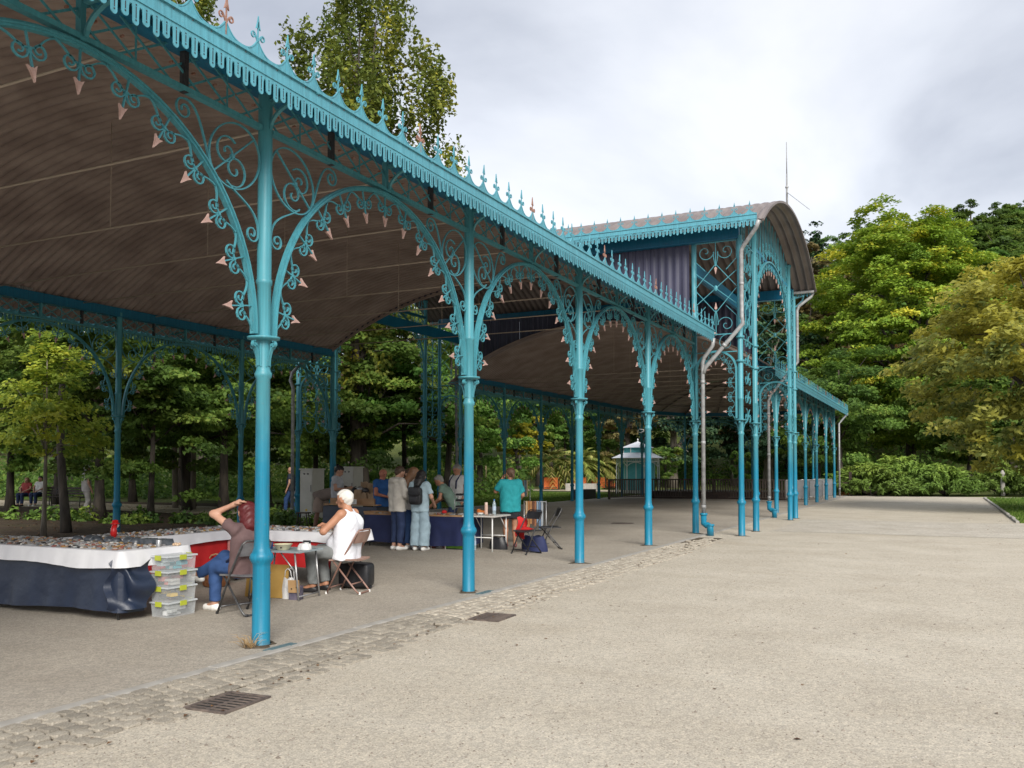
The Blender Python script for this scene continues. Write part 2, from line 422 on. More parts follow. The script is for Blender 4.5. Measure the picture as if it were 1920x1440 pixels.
def hill(x, y):
    d = sqrt(x * x + y * y); a = atan2(x, y)                    # bearing from the plaza, right of +Y positive
    k = 0.5 + 0.5 * max(0.0, min(1.0, (a + 0.75) / 0.8))
    t = max(0.0, min(1.0, (d - 82) / 125)); t = t * t * (3 - 2 * t)
    f = max(0.0, min(1.0, (cos(a) + 0.25) / 0.5))
    return 40 * t * k * f + (1.5 * sin(x * 0.05) * cos(y * 0.043) * t)
mb = MB()
def gfn(u, v):
    x = -420 + 800 * u; y = -220 + 820 * v
    return (x, y, -0.035 + hill(x, y))
mb.grid(gfn, 120, 120)
tag(mb.build("ground", MEADOW), "grassy park ground rising into a wooded hill", "ground", kind="structure")

def sheet(name, pts, z, mat, label, cat=None):
    mb = MB(); mb.add([(x, y, z) for x, y in pts], [tuple(range(len(pts)))])
    o = mb.build(name, mat); return tag(o, label, cat or name, kind="structure")
sheet("plaza", [(-5.38, -30), (60, -30), (60, 59.5), (-5.38, 59.5)], 0.0, GRAVEL, "wide plaza of pale beige gravel", "plaza")
sheet("paved_crossing", [(-4.2, 24.3), (40, 24.3), (40, 31.0), (-4.2, 30.6)], 0.004, GRAVEL2, "pale grey band of small setts crossing the plaza", "paving")
mb = MB(); mb.bbox((-17.7, -8, -0.03), (-5.5, 58.5, 0.016))
tag(mb.build("pavilion_floor", ASPH), "worn grey asphalt floor under the pavilion", "floor", kind="structure")
sheet("soil_bed", [(-60, -10), (-17.72, -10), (-17.72, 33), (-26, 33), (-60, 30)], -0.004, SOIL, "bare brown soil under the park trees", "ground")
sheet("garden_path", [(-80, 27.8), (-33, 25.6), (-26, 24.4), (-20.5, 25.6), (-18.3, 26.2), (-18.3, 28.8), (-22, 28.4), (-30, 29.6), (-80, 33)], 0.004, SANDP, "sandy path under the trees behind the pavilion", "path")
sheet("lawn", [(-17.75, 33.2), (-17.75, 56), (-23, 60), (-33, 60), (-50, 52), (-36, 35), (-24, 33.1)], 0.005, LAWN, "bright green lawn behind the rear columns", "lawn")
sheet("curved_path", [(-60, 56), (-44, 61), (-33, 62.5), (-22, 61.8), (-17, 60.5), (-12, 62), (-8, 70), (-2, 84), (-4, 85), (-10, 74), (-15, 67), (-22, 66.5), (-33, 68), (-46, 66), (-60, 61)], 0.008, SANDP, "pale path curving past the palm tubs", "path")

# right-hand lawn with an edging of thin stones
mb = MB()
mb.bbox((2.05, 31.3, -0.03), (42, 57.0, 0.035))
lawn2 = tag(mb.build("side_lawn", LAWN), "dark green lawn under the yellowing chestnut", "lawn", kind="structure")
edge = empty("lawn_edging"); tag(edge, "low stone edging along the right lawn", "kerb", kind="structure")
mb = MB(); mb.cbox((0, 0, 0.02), (0.10, 0.98, 0.10), 0.012); em = mb.mesh("edging_stone", KERB)
for i in range(26): inst("edging_stone", em, edge, (1.98 + random.uniform(-.015, .015), 31.8 + i, random.uniform(-.01, .01)), random.uniform(-.01, .01))

# grass blades on the two lawns (uncountable)
def blades(name, poly_fn, n, h, mat, label, z=0.0):
    V = []; Fq = []; tint = []
    P = poly_fn(n)
    a = rng.uniform(0, 2 * pi, n); hh = h * rng.uniform(.5, 1.3, n); w = 0.012 + 0.02 * rng.random(n)
    lean = rng.normal(0, .35, (n, 2)) * hh[:, None]
    dx, dy = np.cos(a) * w, np.sin(a) * w
    v0 = np.c_[P[:, 0] - dx, P[:, 1] - dy, np.full(n, z)]; v1 = np.c_[P[:, 0] + dx, P[:, 1] + dy, np.full(n, z)]
    v2 = np.c_[P[:, 0] + lean[:, 0], P[:, 1] + lean[:, 1], z + hh]
    V = np.stack([v0, v1, v2], 1).reshape(-1, 3); Fq = np.arange(3 * n).reshape(-1, 3)
    me = np_mesh(name, V, Fq, mat, attr=rng.random(n)); o = inst(name, me)
    return tag(o, label, "grass", kind="stuff")
L_GRASS = leaf_mat("grass_blade", (0.05, 0.11, 0.012), (0.10, 0.17, 0.025), (0.17, 0.21, 0.05), 0.3)
blades("grass", lambda n: np.c_[rng.uniform(2.1, 11, n), rng.uniform(31.3, 57, n)], 26000, .07, L_GRASS, "short grass of the right lawn", 0.034)
blades("grass", lambda n: np.c_[-17.8 - 12 * rng.random(n) ** 1.3, rng.uniform(33.5, 57, n)], 26000, .07, L_GRASS, "short grass of the lawn behind the columns", 0.004)

# kerb stones along the floor
kerb = empty("kerb"); tag(kerb, "flush concrete kerb along the pavilion floor", "kerb", kind="structure")
mb = MB(); mb.cbox((0, 0, -0.01), (0.115, 0.985, 0.07), 0.006); km = mb.mesh("kerb_stone", KERB)
for i in range(28): inst("kerb_stone", km, kerb, (-5.437, -4 + i, random.uniform(-.003, .003)), random.uniform(-.004, .004))
mb = MB(); mb.bbox((-5.494, 23.6, -0.03), (-5.38, 58, 0.018)); mb.build("kerb_run", KERB, kerb)

# cobbled gutter
gut = empty("cobbled_gutter"); tag(gut, "gutter of worn granite cobbles between floor and gravel", "gutter", kind="structure")
mb = MB(); mb.add([(-5.38, -4, 0.003), (-4.80, -4, 0.003), (-4.80, 21.3, 0.003), (-5.38, 21.3, 0.003)], [(0, 1, 2, 3)]); mb.build("joint_bed", BED, gut)
def cobble_shape(seed):
    r = random.Random(seed); n = 8; top = []
    for sx, sy in ((1, -.74), (1, .74), (.74, 1), (-.74, 1), (-1, .74), (-1, -.74), (-.74, -1), (.74, -1)):
        top.append((sx * .5 * r.uniform(.9, 1.03), sy * .5 * r.uniform(.9, 1.03)))
    vs = [(x * 1.0, y * 1.0, -1.0) for x, y in top] + [(x * 1.0, y * 1.0, -.22) for x, y in top] + \
         [(x * .88, y * .88, r.uniform(-.06, .04)) for x, y in top] + [(0, 0, r.uniform(0.0, .12))]
    fs = []
    for i in range(n):
        j = (i + 1) % n
        fs += [(i, j, n + j, n + i), (n + i, n + j, 2 * n + j, 2 * n + i), (2 * n + i, 2 * n + j, 3 * n)]
    return vs, fs
shapes = [cobble_shape(s) for s in range(12)]
cob_me = []
for vs, fs in shapes:
    mb = MB(); mb.add(vs, fs, smooth=False); cob_me.append(mb.mesh("cobble", STONE))
spots = []
GR = [(-4.57, 4.78, .36, .46), (-4.55, 8.80, .36, .46)]
NROW = 6; RW = 0.118
for r_ in range(NROW + 1):
    y = -1.0 + random.uniform(0, .1)
    while y < 21.0:
        ln = random.uniform(.095, .155)
        x = -5.375 + RW * (r_ + .5) + 0.012 * sin(y * 1.3 + r_) + random.uniform(-.006, .006)
        yc = y + ln / 2
        ragged = r_ >= 5 and random.random() < (0.05 if r_ == 5 else 0.4) or (r_ == 4 and random.random() < 0.015)
        ing = any(abs(x - g[0]) < g[2] / 2 + .06 and abs(yc - g[1]) < g[3] / 2 + .06 for g in GR)
        if not ragged and not ing and not (yc > 15 and random.random() < (yc - 15) / 9):
            sink = 0.022 if r_ >= 5 else (.008 if r_ == 4 else 0.0)
            spots.append((x, yc, RW * random.uniform(.90, .99), ln * random.uniform(.90, .97), random.uniform(.023, .030) - sink * random.uniform(.3, 1), random.uniform(-.09, .09)))
        y += ln
near = sorted([s for s in spots if s[1] > 2.6], key=lambda s: s[1])[:298]
nearset = set(near)
for x, y, w, l, h, a in near:
    inst("cobble", cob_me[random.randrange(12)], gut, (x, y, h), a, random.uniform(-.05, .05), random.uniform(-.05, .05), (w, l, .05))
mb = MB()
for x, y, w, l, h, a in spots:
    if (x, y, w, l, h, a) in nearset: continue
    vs, fs = shapes[random.randrange(12)]
    mb.add(vs, fs, Matrix.Translation((x, y, h)) @ Matrix.Rotation(a, 4, 'Z') @ Matrix.Diagonal((w, l, .05, 1)), False)
tag(mb.build("cobble_run", STONE, gut), "farther cobbles of the gutter", kind="stuff")

# drain grates
GRATE = M_("cast_iron", (0.07, 0.055, 0.05), 0.7, (0.16, 0.125, 0.105), 14, 6, bump=0.3, bscale=60)
PIT = M_("drain_pit", (0.006, 0.006, 0.005), 1.0)
def grate(x, y, rz, label):
    g = empty("drain_grate", (x, y, 0.0), rz, label, "drain grate", "drain grates in the gutter")
    W, Ln = .34, .46
    mb = MB(); mb.bbox((-W / 2, -Ln / 2, .004), (W / 2, Ln / 2, .0055)); mb.build("pit", PIT, g)
    mb = MB()
    for s in (-1, 1):
        mb.bbox((s * W / 2 - .014, -Ln / 2 - .012, .002), (s * W / 2 + .014, Ln / 2 + .012, .015))
        mb.bbox((-W / 2 + .015, s * Ln / 2 - .012, .002), (W / 2 - .015, s * Ln / 2 + .012, .0145))
    mb.bbox((-.010, -Ln / 2 + .013, .002), (.010, Ln / 2 - .013, .0118)); mb.build("frame", GRATE, g)
    mb = MB(); mb.bbox((-W / 2 + .016, -.009, .006), (W / 2 - .016, .009, .0125)); bm = mb.mesh("bar", GRATE)
    for i in range(7): inst("bar", bm, g, (0, -Ln / 2 + .055 + i * .0585, 0))
grate(-4.57, 4.78, 0.05, "larger-looking rusty drain grate at the near end of the cobbled gutter")
grate(-4.55, 8.80, 0.03, "farther drain grate half filled with dirt beside the second column")
LIDM = M_("channel_lid", (0.06, 0.13, 0.16), 0.6, (0.12, 0.17, 0.18), 20)
for y, lb in ((6.42, "blue-grey metal channel cover at the foot of the nearest column"), (10.43, "blue-grey metal channel cover at the foot of the second column")):
    p = empty("channel_cover", (-5.50, y, 0.017), 0, lb, "drain cover")
    mb = MB(); mb.bbox((-.05, -.19, 0), (.05, .19, .006)); mb.build("frame", LIDM, p)
    mb = MB(); mb.bbox((-.018, -.175, .0065), (.018, .175, .011)); bm = mb.mesh("slat", LIDM)
    for s in (-.024, .024): inst("slat", bm, p, (s, 0, 0))
mh = empty("manhole_cover", (-8.8, 25.6, .017), 0, "round dark manhole cover in the pavilion floor", "manhole")
mb = MB(); mb.lathe([(.34, 0), (.34, .006), (.33, .008), (0.001, .008)], 24, cap=False); mb.build("lid", GRATE, mh)

# pebbles and fallen leaves on the gravel (uncountable)
def pebbles(n):
    k = rng.random(n)
    y = 2.2 + 16 * k ** 1.9; x = -4.7 + (5.0 + y * .55) * rng.random(n)
    s = rng.uniform(.003, .009, n) * (1 + .9 * (rng.random(n) > .97))
    base = np.array([(1, 0, 0), (0, 1, 0), (-1, 0, 0), (0, -1, 0), (0, 0, .8)], float)
    a = rng.uniform(0, 2 * pi, n); c_, s_ = np.cos(a), np.sin(a)
    st = rng.uniform(.7, 1.3, (n, 1, 3))
    B = base[None] * st * s[:, None, None]
    V = np.stack([B[..., 0] * c_[:, None] - B[..., 1] * s_[:, None] + x[:, None], B[..., 0] * s_[:, None] + B[..., 1] * c_[:, None] + y[:, None], B[..., 2] + .0005], -1).reshape(-1, 3)
    F0 = np.array([(0, 1, 4), (1, 2, 4), (2, 3, 4), (3, 0, 4)])
    Fq = (F0[None] + 5 * np.arange(n)[:, None, None]).reshape(-1, 3)
    return V, Fq, np.repeat(rng.random(n), 4)
PEB = leaf_mat("pebble", (0.22, 0.19, 0.15), (0.36, 0.32, 0.26), (0.52, 0.48, 0.42), 0.0, 0.9)
V, Fq, tnt = pebbles(24000)
tag(inst("gravel", np_mesh("gravel", V, Fq, PEB, attr=tnt)), "loose pebbles scattered over the plaza", "gravel", kind="stuff")
def fallen(name, P, size, mat, label):
    n = len(P); a = rng.uniform(0, 2 * pi, n); s = size * rng.uniform(.6, 1.3, n)
    base = np.array([(-.5, 0, .0), (0, -.32, .12), (.5, 0, .02), (0, .32, .10)], float)
    B = base[None] * s[:, None, None]; B[..., 2] *= rng.uniform(.2, 2.2, (n, 1)); c_, s_ = np.cos(a)[:, None], np.sin(a)[:, None]
    V = np.stack([B[..., 0] * c_ - B[..., 1] * s_ + P[:, :1], B[..., 0] * s_ + B[..., 1] * c_ + P[:, 1:2], B[..., 2] + P[:, 2:3] + .004], -1).reshape(-1, 3)
    Fq = np.arange(4 * n).reshape(-1, 4)
    return tag(inst(name, np_mesh(name, V, Fq, mat, attr=rng.random(n))), label, "leaves", kind="stuff")
L_DEAD = leaf_mat("dead_leaf", (0.07, 0.035, 0.018), (0.16, 0.085, 0.04), (0.27, 0.15, 0.06), 0.1, 0.8)
n = 70
P = np.c_[rng.uniform(-4.9, 6, n), 2.5 + 22 * rng.random(n) ** 1.3, np.zeros(n)]
P2 = np.c_[rng.normal(-4.75, .16, 190), rng.uniform(2.5, 18, 190), np.full(190, .012)]
P3 = np.c_[rng.normal(1.6, .8, 160), rng.uniform(27, 58, 160), np.full(160, .006)]
fallen("fallen_leaves", np.r_[P, P2, P3], .042, L_DEAD, "dry brown leaves lying on the gravel and along the gutter")
n = 2600
P = np.c_[rng.uniform(-42, -17.9, n), rng.uniform(6, 30, n), np.full(n, .0)]
fallen("leaf_litter", P, .09, L_DEAD, "brown leaf litter on the soil under the trees")
# dry grass tuft at the foot of the nearest column
tf = MB()
for i in range(46):
    a = random.uniform(0, 2 * pi); L_ = random.uniform(.08, .26); t = random.uniform(.2, 1.1)
    p0 = Vector((-5.74 + random.uniform(-.09, .05), 6.30 + random.uniform(-.06, .05), .015)); p1 = p0 + Vector((cos(a) * sin(t), sin(a) * sin(t), cos(t))) * L_ * .6
    p2 = p1 + Vector((cos(a) * .9, sin(a) * .9, .15)) * L_ * .35
    tf.tube([p0, p1, p2], [.0022, .0018, .0007], 3)
STRAW = M_("straw", (0.42, 0.24, 0.09), 0.9, (0.5, 0.36, 0.18), 30)
tag(tf.build("grass_tuft", STRAW), "dry orange grass tuft at the foot of the nearest column", "grass", kind="stuff")

# windblown dirt gathered round the column feet
dm = MB(); rr = random.Random(12)
for x, y in [(-5.75, 2.43 + 4 * i) for i in range(6)] + [(-4.55, 22.25), (-4.55, 24.1), (-4.55, 29.9), (-4.55, 31.0)]:
    z = .0165 if x < -5.5 else .0005; ph = rr.uniform(0, 6)
    prof = lambda a, k: (.10 + k * (.055 + .05 * sin(a * 2 + ph) + .025 * sin(5 * a + ph)))
    n = 20; vs = []
    for k, h in ((0, .012), (.5, .006), (1, .0)):
        for i in range(n):
            a = 2 * pi * i / n; r = max(.09, prof(a, k)); vs.append((x + r * cos(a), y + r * sin(a), z + h))
    dm.add(vs, [(k * n + i, k * n + (i + 1) % n, (k + 1) * n + (i + 1) % n, (k + 1) * n + i) for k in range(2) for i in range(n)], None, True)
tag(dm.build("dirt", BED), "brown dirt gathered round the feet of the front columns", "dirt", kind="stuff")
# ================================================================== the pavilion
pav = empty("market_pavilion", (-11.5, 26.4, 0), 0, "long turquoise cast-iron market pavilion with arched brown roof and tall middle hall", "pavilion")
PX, PY = -11.5, 26.4
XF, XR = -5.75, -17.25                       # front and rear column lines
NEAR = [-1.57, 2.43, 6.43, 10.43, 14.43, 18.43, 22.43]
FAR = [30.6, 34.5, 38.4, 42.3, 46.2, 50.1, 54.0]
Z_PLATE, Z_TOP = 2.90, 5.22
def pinst(name, mesh, loc, rz=0.0, rx=0.0, ry=0.0, s=1.0, parent=None):
    return inst(name, mesh, pav, (loc[0] - PX, loc[1] - PY, loc[2]), rz, rx, ry, s)
def pbuild(mb, name, mat): return mb.build(name, mat, pav, (-PX, -PY, 0))

# ---- columns
def column_mesh(top, name):
    mb = MB()
    mb.lathe([(.090, 0), (.090, .02), (.084, .03), (.081, .74), (.084, .77), (.103, .80), (.112, .83), (.103, .86), (.086, .88), (.074, .92), (.069, 1.0),
              (.065, 2.50), (.079, 2.52), (.081, 2.55), (.069, 2.57), (.064, 2.60), (.064, 2.86), (.065, 2.92), (.065, 3.38), (.076, 3.395), (.076, 3.43), (.067, 3.44), (.067, top)], 18)
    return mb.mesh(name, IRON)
def cap_mesh():
    mb = MB()
    mb.lathe([(.063, 2.855), (.150, 2.872), (.153, 2.893), (.085, 2.898), (.063, 2.91)], 20)
    for i in range(4):                                           # curled leaves carrying the plate
        pts = []
        for k in range(9):
            t = k / 8; pts.append((.066 + .075 * t ** 2, 2.62 + .225 * t))
        for k in range(1, 15):
            a = 2.0 - k * .44; r = .034 * (1 - k / 20); pts.append((.110 + .034 * cos(a) * (1 - k / 22) + .008, 2.815 + r * sin(a)))
        mb.ribbon(pts[:9], .012, .035, Matrix.Rotation(i * pi / 2, 4, 'Z'))
        mb.ribbon(pts[9:], .012, .035, Matrix.Rotation(i * pi / 2, 4, 'Z'))
    for i in range(8):
        mb.box((.066, 0, 2.72), (.010, .014, .22), Matrix.Rotation(i * pi / 4 + pi / 8, 4, 'Z'))
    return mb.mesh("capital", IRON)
COLM, TALLM, CAPM = column_mesh(5.30, "column"), column_mesh(7.50, "tall_column"), cap_mesh()
def column(x, y, tall=False, ztop=None):
    o = pinst("column", TALLM if tall else COLM, (x, y, 0), random.uniform(0, 6))
    if ztop: o.scale = (1, 1, 1)
    inst("capital", CAPM, o, (0, 0, 0), -o.rotation_euler.z)
    return o
for y in NEAR[:-1]: column(XF, y)
for y in NEAR[1:-1]: column(XR, y)
for y in FAR[1:]: column(XF, y); column(XR, y)
for x in (XF, XR): column(x, NEAR[-1], True); column(x, FAR[0], True)
TR_Y = [22.25, 24.1, 29.9, 31.0]
EXTM = None
mb = MB(); mb.lathe([(.073, 7.4), (.073, 8.25), (.10, 8.27), (.10, 8.33), (.08, 8.35)], 14); EXTM = mb.mesh("column_extension", IRON)
mb = MB(); mb.lathe([(.075, -.03), (.105, -.025), (.105, .025), (.075, .03)], 14); RINGM = mb.mesh("ring", IRON)
for xx in (-4.55, -18.45):
    for i, y in enumerate(TR_Y):
        c = column(xx, y, True)
        if i in (1, 2): inst("column_extension", EXTM, c)
        for z in (4.35, 4.95): inst("ring", RINGM, c, (0, 0, z))

# ---- ironwork curves (2D: along the arcade, up)
def spiral(cx, cy, r0, r1, a0, a1, n=22):
    return [(cx + (r0 + (r1 - r0) * t) * cos(a0 + (a1 - a0) * t), cy + (r0 + (r1 - r0) * t) * sin(a0 + (a1 - a0) * t)) for t in [i / n for i in range(n + 1)]]
def bez(p0, p1, p2, p3, n=12):
    return [tuple((1 - t) ** 3 * a + 3 * (1 - t) ** 2 * t * b + 3 * (1 - t) * t * t * c + t ** 3 * d for a, b, c, d in zip(p0, p1, p2, p3)) for t in [i / n for i in range(n + 1)]]
def mir(pts): return [(-x, y) for x, y in pts]
AX, BZ, Z0 = 1.87, 1.90, 2.91
def unit_scroll(mb, M=None, n=16, d=.018):
    """twin curls on a stem; x along the arch, z pointing into the opening"""
    for s in (1, -1):
        f = (lambda p: p) if s == 1 else mir
        mb.ribbon(f(spiral(.078, .128, .072, .018, pi * 1.08, -pi * 1.75, n)), .0115, d, M)
        mb.ribbon(f(bez((.006, .112), (.09, .125), (.11, .03), (.225, .014), 8)), .0115, d, M)
    mb.ribbon([(0, -.005), (0, .25)], .012, d, M)
    mb.box((0, 0, .118), (.030, d + .012, .022), M)
def spear(mb, M=None):
    mb.prism([(0, .245), (.009, .252), (.041, .232), (.020, .280), (0, .350), (-.020, .280), (-.041, .232), (-.009, .252)], -.011, .011, M)
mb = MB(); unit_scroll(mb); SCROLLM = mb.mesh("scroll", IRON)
mb = MB(); spear(mb); SPEARM = mb.mesh("spearhead", PINK); SPEARR = mb.mesh("spearhead", RUST)
def arch_pts(a, b, z0, n=48, leg=0.0):
    p = [(a * cos(pi - pi * i / n), z0 + b * sin(pi - pi * i / n)) for i in range(n + 1)]
    return p
def arc_units(pts, k, skip=0.16):
    """k positions evenly along a curve with inward direction"""
    L = [0]
    for i in range(1, len(pts)): L.append(L[-1] + math.dist(pts[i], pts[i - 1]))
    out = []
    for j in range(k):
        s = skip + (L[-1] - 2 * skip) * j / (k - 1)
        i = max(i for i in range(len(L) - 1) if L[i] <= s)
        t = (s - L[i]) / (L[i + 1] - L[i])
        p = (pts[i][0] + t * (pts[i + 1][0] - pts[i][0]), pts[i][1] + t * (pts[i + 1][1] - pts[i][1]))
        i0, i1 = max(0, i - 1), min(len(pts) - 1, i + 2)
        tx, tz = pts[i1][0] - pts[i0][0], pts[i1][1] - pts[i0][1]; q = sqrt(tx * tx + tz * tz); tx /= q; tz /= q
        out.append((p, (tz, -tx)))                              # to the right of travel = inside (travel left to right over the crown)
    return out
def unit_matrix(p, nrm, off=.03):
    ang = atan2(nrm[0], nrm[1])                                 # local z -> nrm
    return Matrix.Translation((p[0] + nrm[0] * off, 0, p[1] + nrm[1] * off)) @ Matrix.Rotation(ang, 4, 'Y')
APTS = arch_pts(AX, BZ, Z0)
UN = arc_units(APTS, 13, .26)
def arch_band(mb, pts):
    mb.ribbon(pts, .050, .052); mb.ribbon([(p[0] * 1.0, p[1]) for p in pts], .014, .090)
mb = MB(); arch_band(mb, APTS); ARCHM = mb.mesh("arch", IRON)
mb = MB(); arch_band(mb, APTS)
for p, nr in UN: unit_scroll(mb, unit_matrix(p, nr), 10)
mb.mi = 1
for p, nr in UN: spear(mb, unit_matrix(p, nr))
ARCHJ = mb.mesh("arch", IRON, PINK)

def spandrel(mb, d=.019, n=26):
    """left spandrel seen from the column at u=-2 (offset from the column, up)"""
    O = -2.0
    S = lambda pts: [(O + x, z) for x, z in pts]
    rx, rz_, cx, cz, tl = .335, .285, .395, 4.49, radians(38)
    ring = []
    for i in range(n * 2):
        a = 2 * pi * i / (n * 2); x, z = rx * cos(a), rz_ * sin(a)
        ring.append((cx + x * cos(tl) + z * sin(tl), cz - x * sin(tl) + z * cos(tl)))
    mb.ribbon(S(ring), .0125, d, closed=True)
    mb.ribbon(S([(.155, 4.72), (.66, 4.28)]), .0125, d)
    mb.ribbon(S(spiral(.50, 4.50, .150, .018, radians(135), radians(135 - 520), n)), .012, d)
    mb.ribbon(S(spiral(.40, 4.36, .165, .018, radians(-45 - 10), radians(-55 - 520), n)), .012, d)
    mb.box((O + .43, 0, 4.475), (.035, d + .014, .035))
    # long curl between ring, arch and girder
    mb.ribbon(S(bez((.70, 4.33), (.80, 4.60), (.84, 4.79), (.98, 4.795), 10) + spiral(1.0, 4.70, .095, .02, radians(80), radians(80 - 480), n)[1:]), .0125, d)
    # curl under the ring, between arch and shaft
    mb.ribbon(S(bez((.50, 4.24), (.36, 4.12), (.09, 4.10), (.086, 3.86), 10) + spiral(.17, 3.84, .085, .016, radians(175), radians(175 + 520), n)[1:]), .0125, d)
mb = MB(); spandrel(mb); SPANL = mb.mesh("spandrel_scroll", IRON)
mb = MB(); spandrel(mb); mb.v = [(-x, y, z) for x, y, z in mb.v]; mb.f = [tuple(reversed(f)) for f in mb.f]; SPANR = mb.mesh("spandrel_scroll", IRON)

def girder(mb, S, z0=4.87, z1=5.20):
    h = S / 2 - .07
    for s in (-1, 1):
        mb.bbox((-h, s * .026 - .008, z0 - .018), (h, s * .026 + .008, z0 + .018))
    mb.bbox((-h, -.034, z0 - .024), (h, .034, z0 - .0185))
    run = .50
    k = int(round(S / .3333)); st = S / k
    for i in range(-2, k + 1):
        for sg in (1, -1):
            xa = -S / 2 + i * st; xb = xa + run
            za, zb = (z0 + .02, z1) if sg == 1 else (z1, z0 + .02)
            a0, a1 = max(xa, -h), min(xb, h)
            if a1 - a0 < .05: continue
            f = lambda x: za + (zb - za) * (x - xa) / run
            mb.ribbon([(a0, f(a0)), (a1, f(a1))], .019, .010, Matrix.Translation((0, sg * .010, 0)))
    for i in range(1, int(S * 2)):
        if i % 2 == 1: mb.bbox((-S / 2 + i * .5 - .008, -.004, z0 + .02), (-S / 2 + i * .5 + .008, .004, z1))
mb = MB(); girder(mb, 4.0)
mb.mi = 1
for i in range(16):
    x = -1.835 + i * .2447
    mb.box((x, 0, 5.045), (.017, .034, .017))
GIRM = mb.mesh("lattice_girder", IRON, RUST)
mb = MB(); mb.bbox((-2.0, -.06, 5.205), (2.0, .06, 5.40)); mb.bbox((-2.0, -.10, 5.19), (2.0, .10, 5.204)); BEAMM = mb.mesh("eave_beam", IRON_D)
mb = MB(); mb.bbox((-.022, -.03, 4.84), (.022, .03, 5.2)); POSTD = mb.mesh("hanger", DARKIRON); POSTI = mb.mesh("post", IRON)
mb = MB()                                                        # curved bracket carrying the eave (bends out of the arcade plane)
bp = [(0, 4.86)] + [(.0 + .42 * (1 - cos(a)), 4.86 + .24 * sin(a)) for a in [i * pi / 16 for i in range(1, 9)]] + [(.56, 5.11)]
mb.ribbon([(x + .06, z) for x, z in bp], .022, .035); mb.ribbon([(.05, 5.13), (.60, 5.10)], .03, .045); BRKM = mb.mesh("eave_bracket", IRON)

def bay(x, y0, y1, rz, detailed, outer):
    S = y1 - y0; yc = (y0 + y1) / 2; k = S / 4.0; sc = (k, 1, 1)
    if detailed:
        a = pinst("arch", ARCHM, (x, yc, 0), rz, s=sc)
        for p, nr in UN:
            M = unit_matrix(p, nr); e = M.to_euler()
            o = inst("scroll", SCROLLM, a, M.to_translation()); o.rotation_euler = e
            o = inst("spearhead", SPEARR if random.random() < .08 else SPEARM, a, M.to_translation()); o.rotation_euler = (e[0] + random.uniform(-.03, .03), e[1] + random.uniform(-.025, .025), e[2])
    else:
        a = pinst("arch", ARCHJ, (x, yc, 0), rz, s=sc)
    pinst("spandrel_scroll", SPANL, (x, yc, 0), rz, s=sc); pinst("spandrel_scroll", SPANR, (x, yc, 0), rz, s=sc)
    pinst("lattice_girder", GIRM, (x, yc, 0), rz, s=sc)
    pinst("eave_beam", BEAMM, (x, yc, 0), rz, s=sc)
    for q in (-.25, .25): pinst("hanger", POSTD, (x, yc + q * S, 0), rz)
    pinst("post", POSTI, (x, yc, 0), rz)
    for yy in (y0, yc): pinst("eave_bracket", BRKM, (x, yy, 0), 0 if outer > 0 else pi)
for i in range(6): bay(XF, NEAR[i], NEAR[i + 1], pi / 2, i >= 1, 1)
for i in range(1, 6): bay(XR, NEAR[i], NEAR[i + 1], pi / 2, False, -1)
for i in range(6):
    bay(XF, FAR[i], FAR[i + 1], pi / 2, False, 1); bay(XR, FAR[i], FAR[i + 1], pi / 2, False, -1)

# ---- valance and cresting: one panel per finial
PW = 0.367
def tooth_outline():
    """lower edge of the valance for one panel, from -PW/2 to PW/2"""
    pts = []; tw = PW / 4
    for i in range(4):
        long_ = i % 2 == 0; L = .135 if long_ else .105
        x0 = -PW / 2 + i * tw; c = x0 + tw / 2; w = tw * (.30 if long_ else .34)
        pts += [(x0 + .0005, .0)]
        pts += [(c - w - .008, .012), (c - w, -.02), (c - w * .95, -L + .035)]
        for k in range(6):
            a = pi + pi * (k + .5) / 6; pts.append((c + w * cos(a), -L + .03 + .032 * sin(a)))
        pts += [(c + w * .95, -L + .035), (c + w, -.02), (c + w + .008, .012)]
    pts.append((PW / 2, 0)); return pts
def panel_mesh():
    mb = MB(); low = tooth_outline(); base = 4.955
    top = base + .165
    n = len(low)
    vs = []
    for x, z in low: vs += [(x, -.004, base + z), (x, .004, base + z), (x, -.004, top), (x, .004, top)]
    fs = []
    for i in range(n - 1):
        a, b = 4 * i, 4 * (i + 1)
        fs += [(a, b, b + 2, a + 2), (a + 1, a + 3, b + 3, b + 1), (a, a + 1, b + 1, b)]
    mb.add(vs, fs, None, False)
    mb.bbox((-PW / 2, -.022, top - .012), (PW / 2, .012, top + .012))       # moulding
    mb.bbox((-PW / 2, -.012, base + .045), (PW / 2, -.0045, base + .058))
    # keyhole slots show as dark inlays
    mb.mi = 1
    tw = PW / 4
    for i in range(4):
        c = -PW / 2 + (i + .5) * tw; L = .135 if i % 2 == 0 else .105
        mb.bbox((c - .0035, -.0065, base - L + .05), (c + .0035, -.0042, base - .002))
        mb.box((c, -.0055, base - L + .035), (.011, .0025, .011))
        mb.box((c, -.0055, base + .012), (.010, .0025, .010))
    mb.mi = 0
    # scooped sheet above
    cr = [(-PW / 2, top + .0125)] + [(PW / 2, top + .0125)]
    m = 14; prof = []
    for i in range(m + 1):
        u = -PW / 2 + PW * i / m; t = abs(u) / (PW / 2)
        prof.append((u, top + .022 + .118 * (1 - t) ** 2.6))
    for i in range(m):
        mb.prism([(prof[i][0], top + .0123), (prof[i + 1][0], top + .0123), prof[i + 1], prof[i]], -.003, .003)
    mb.ribbon(prof, .010, .014)
    return mb.mesh("cresting_panel", CREST, DARKIRON)
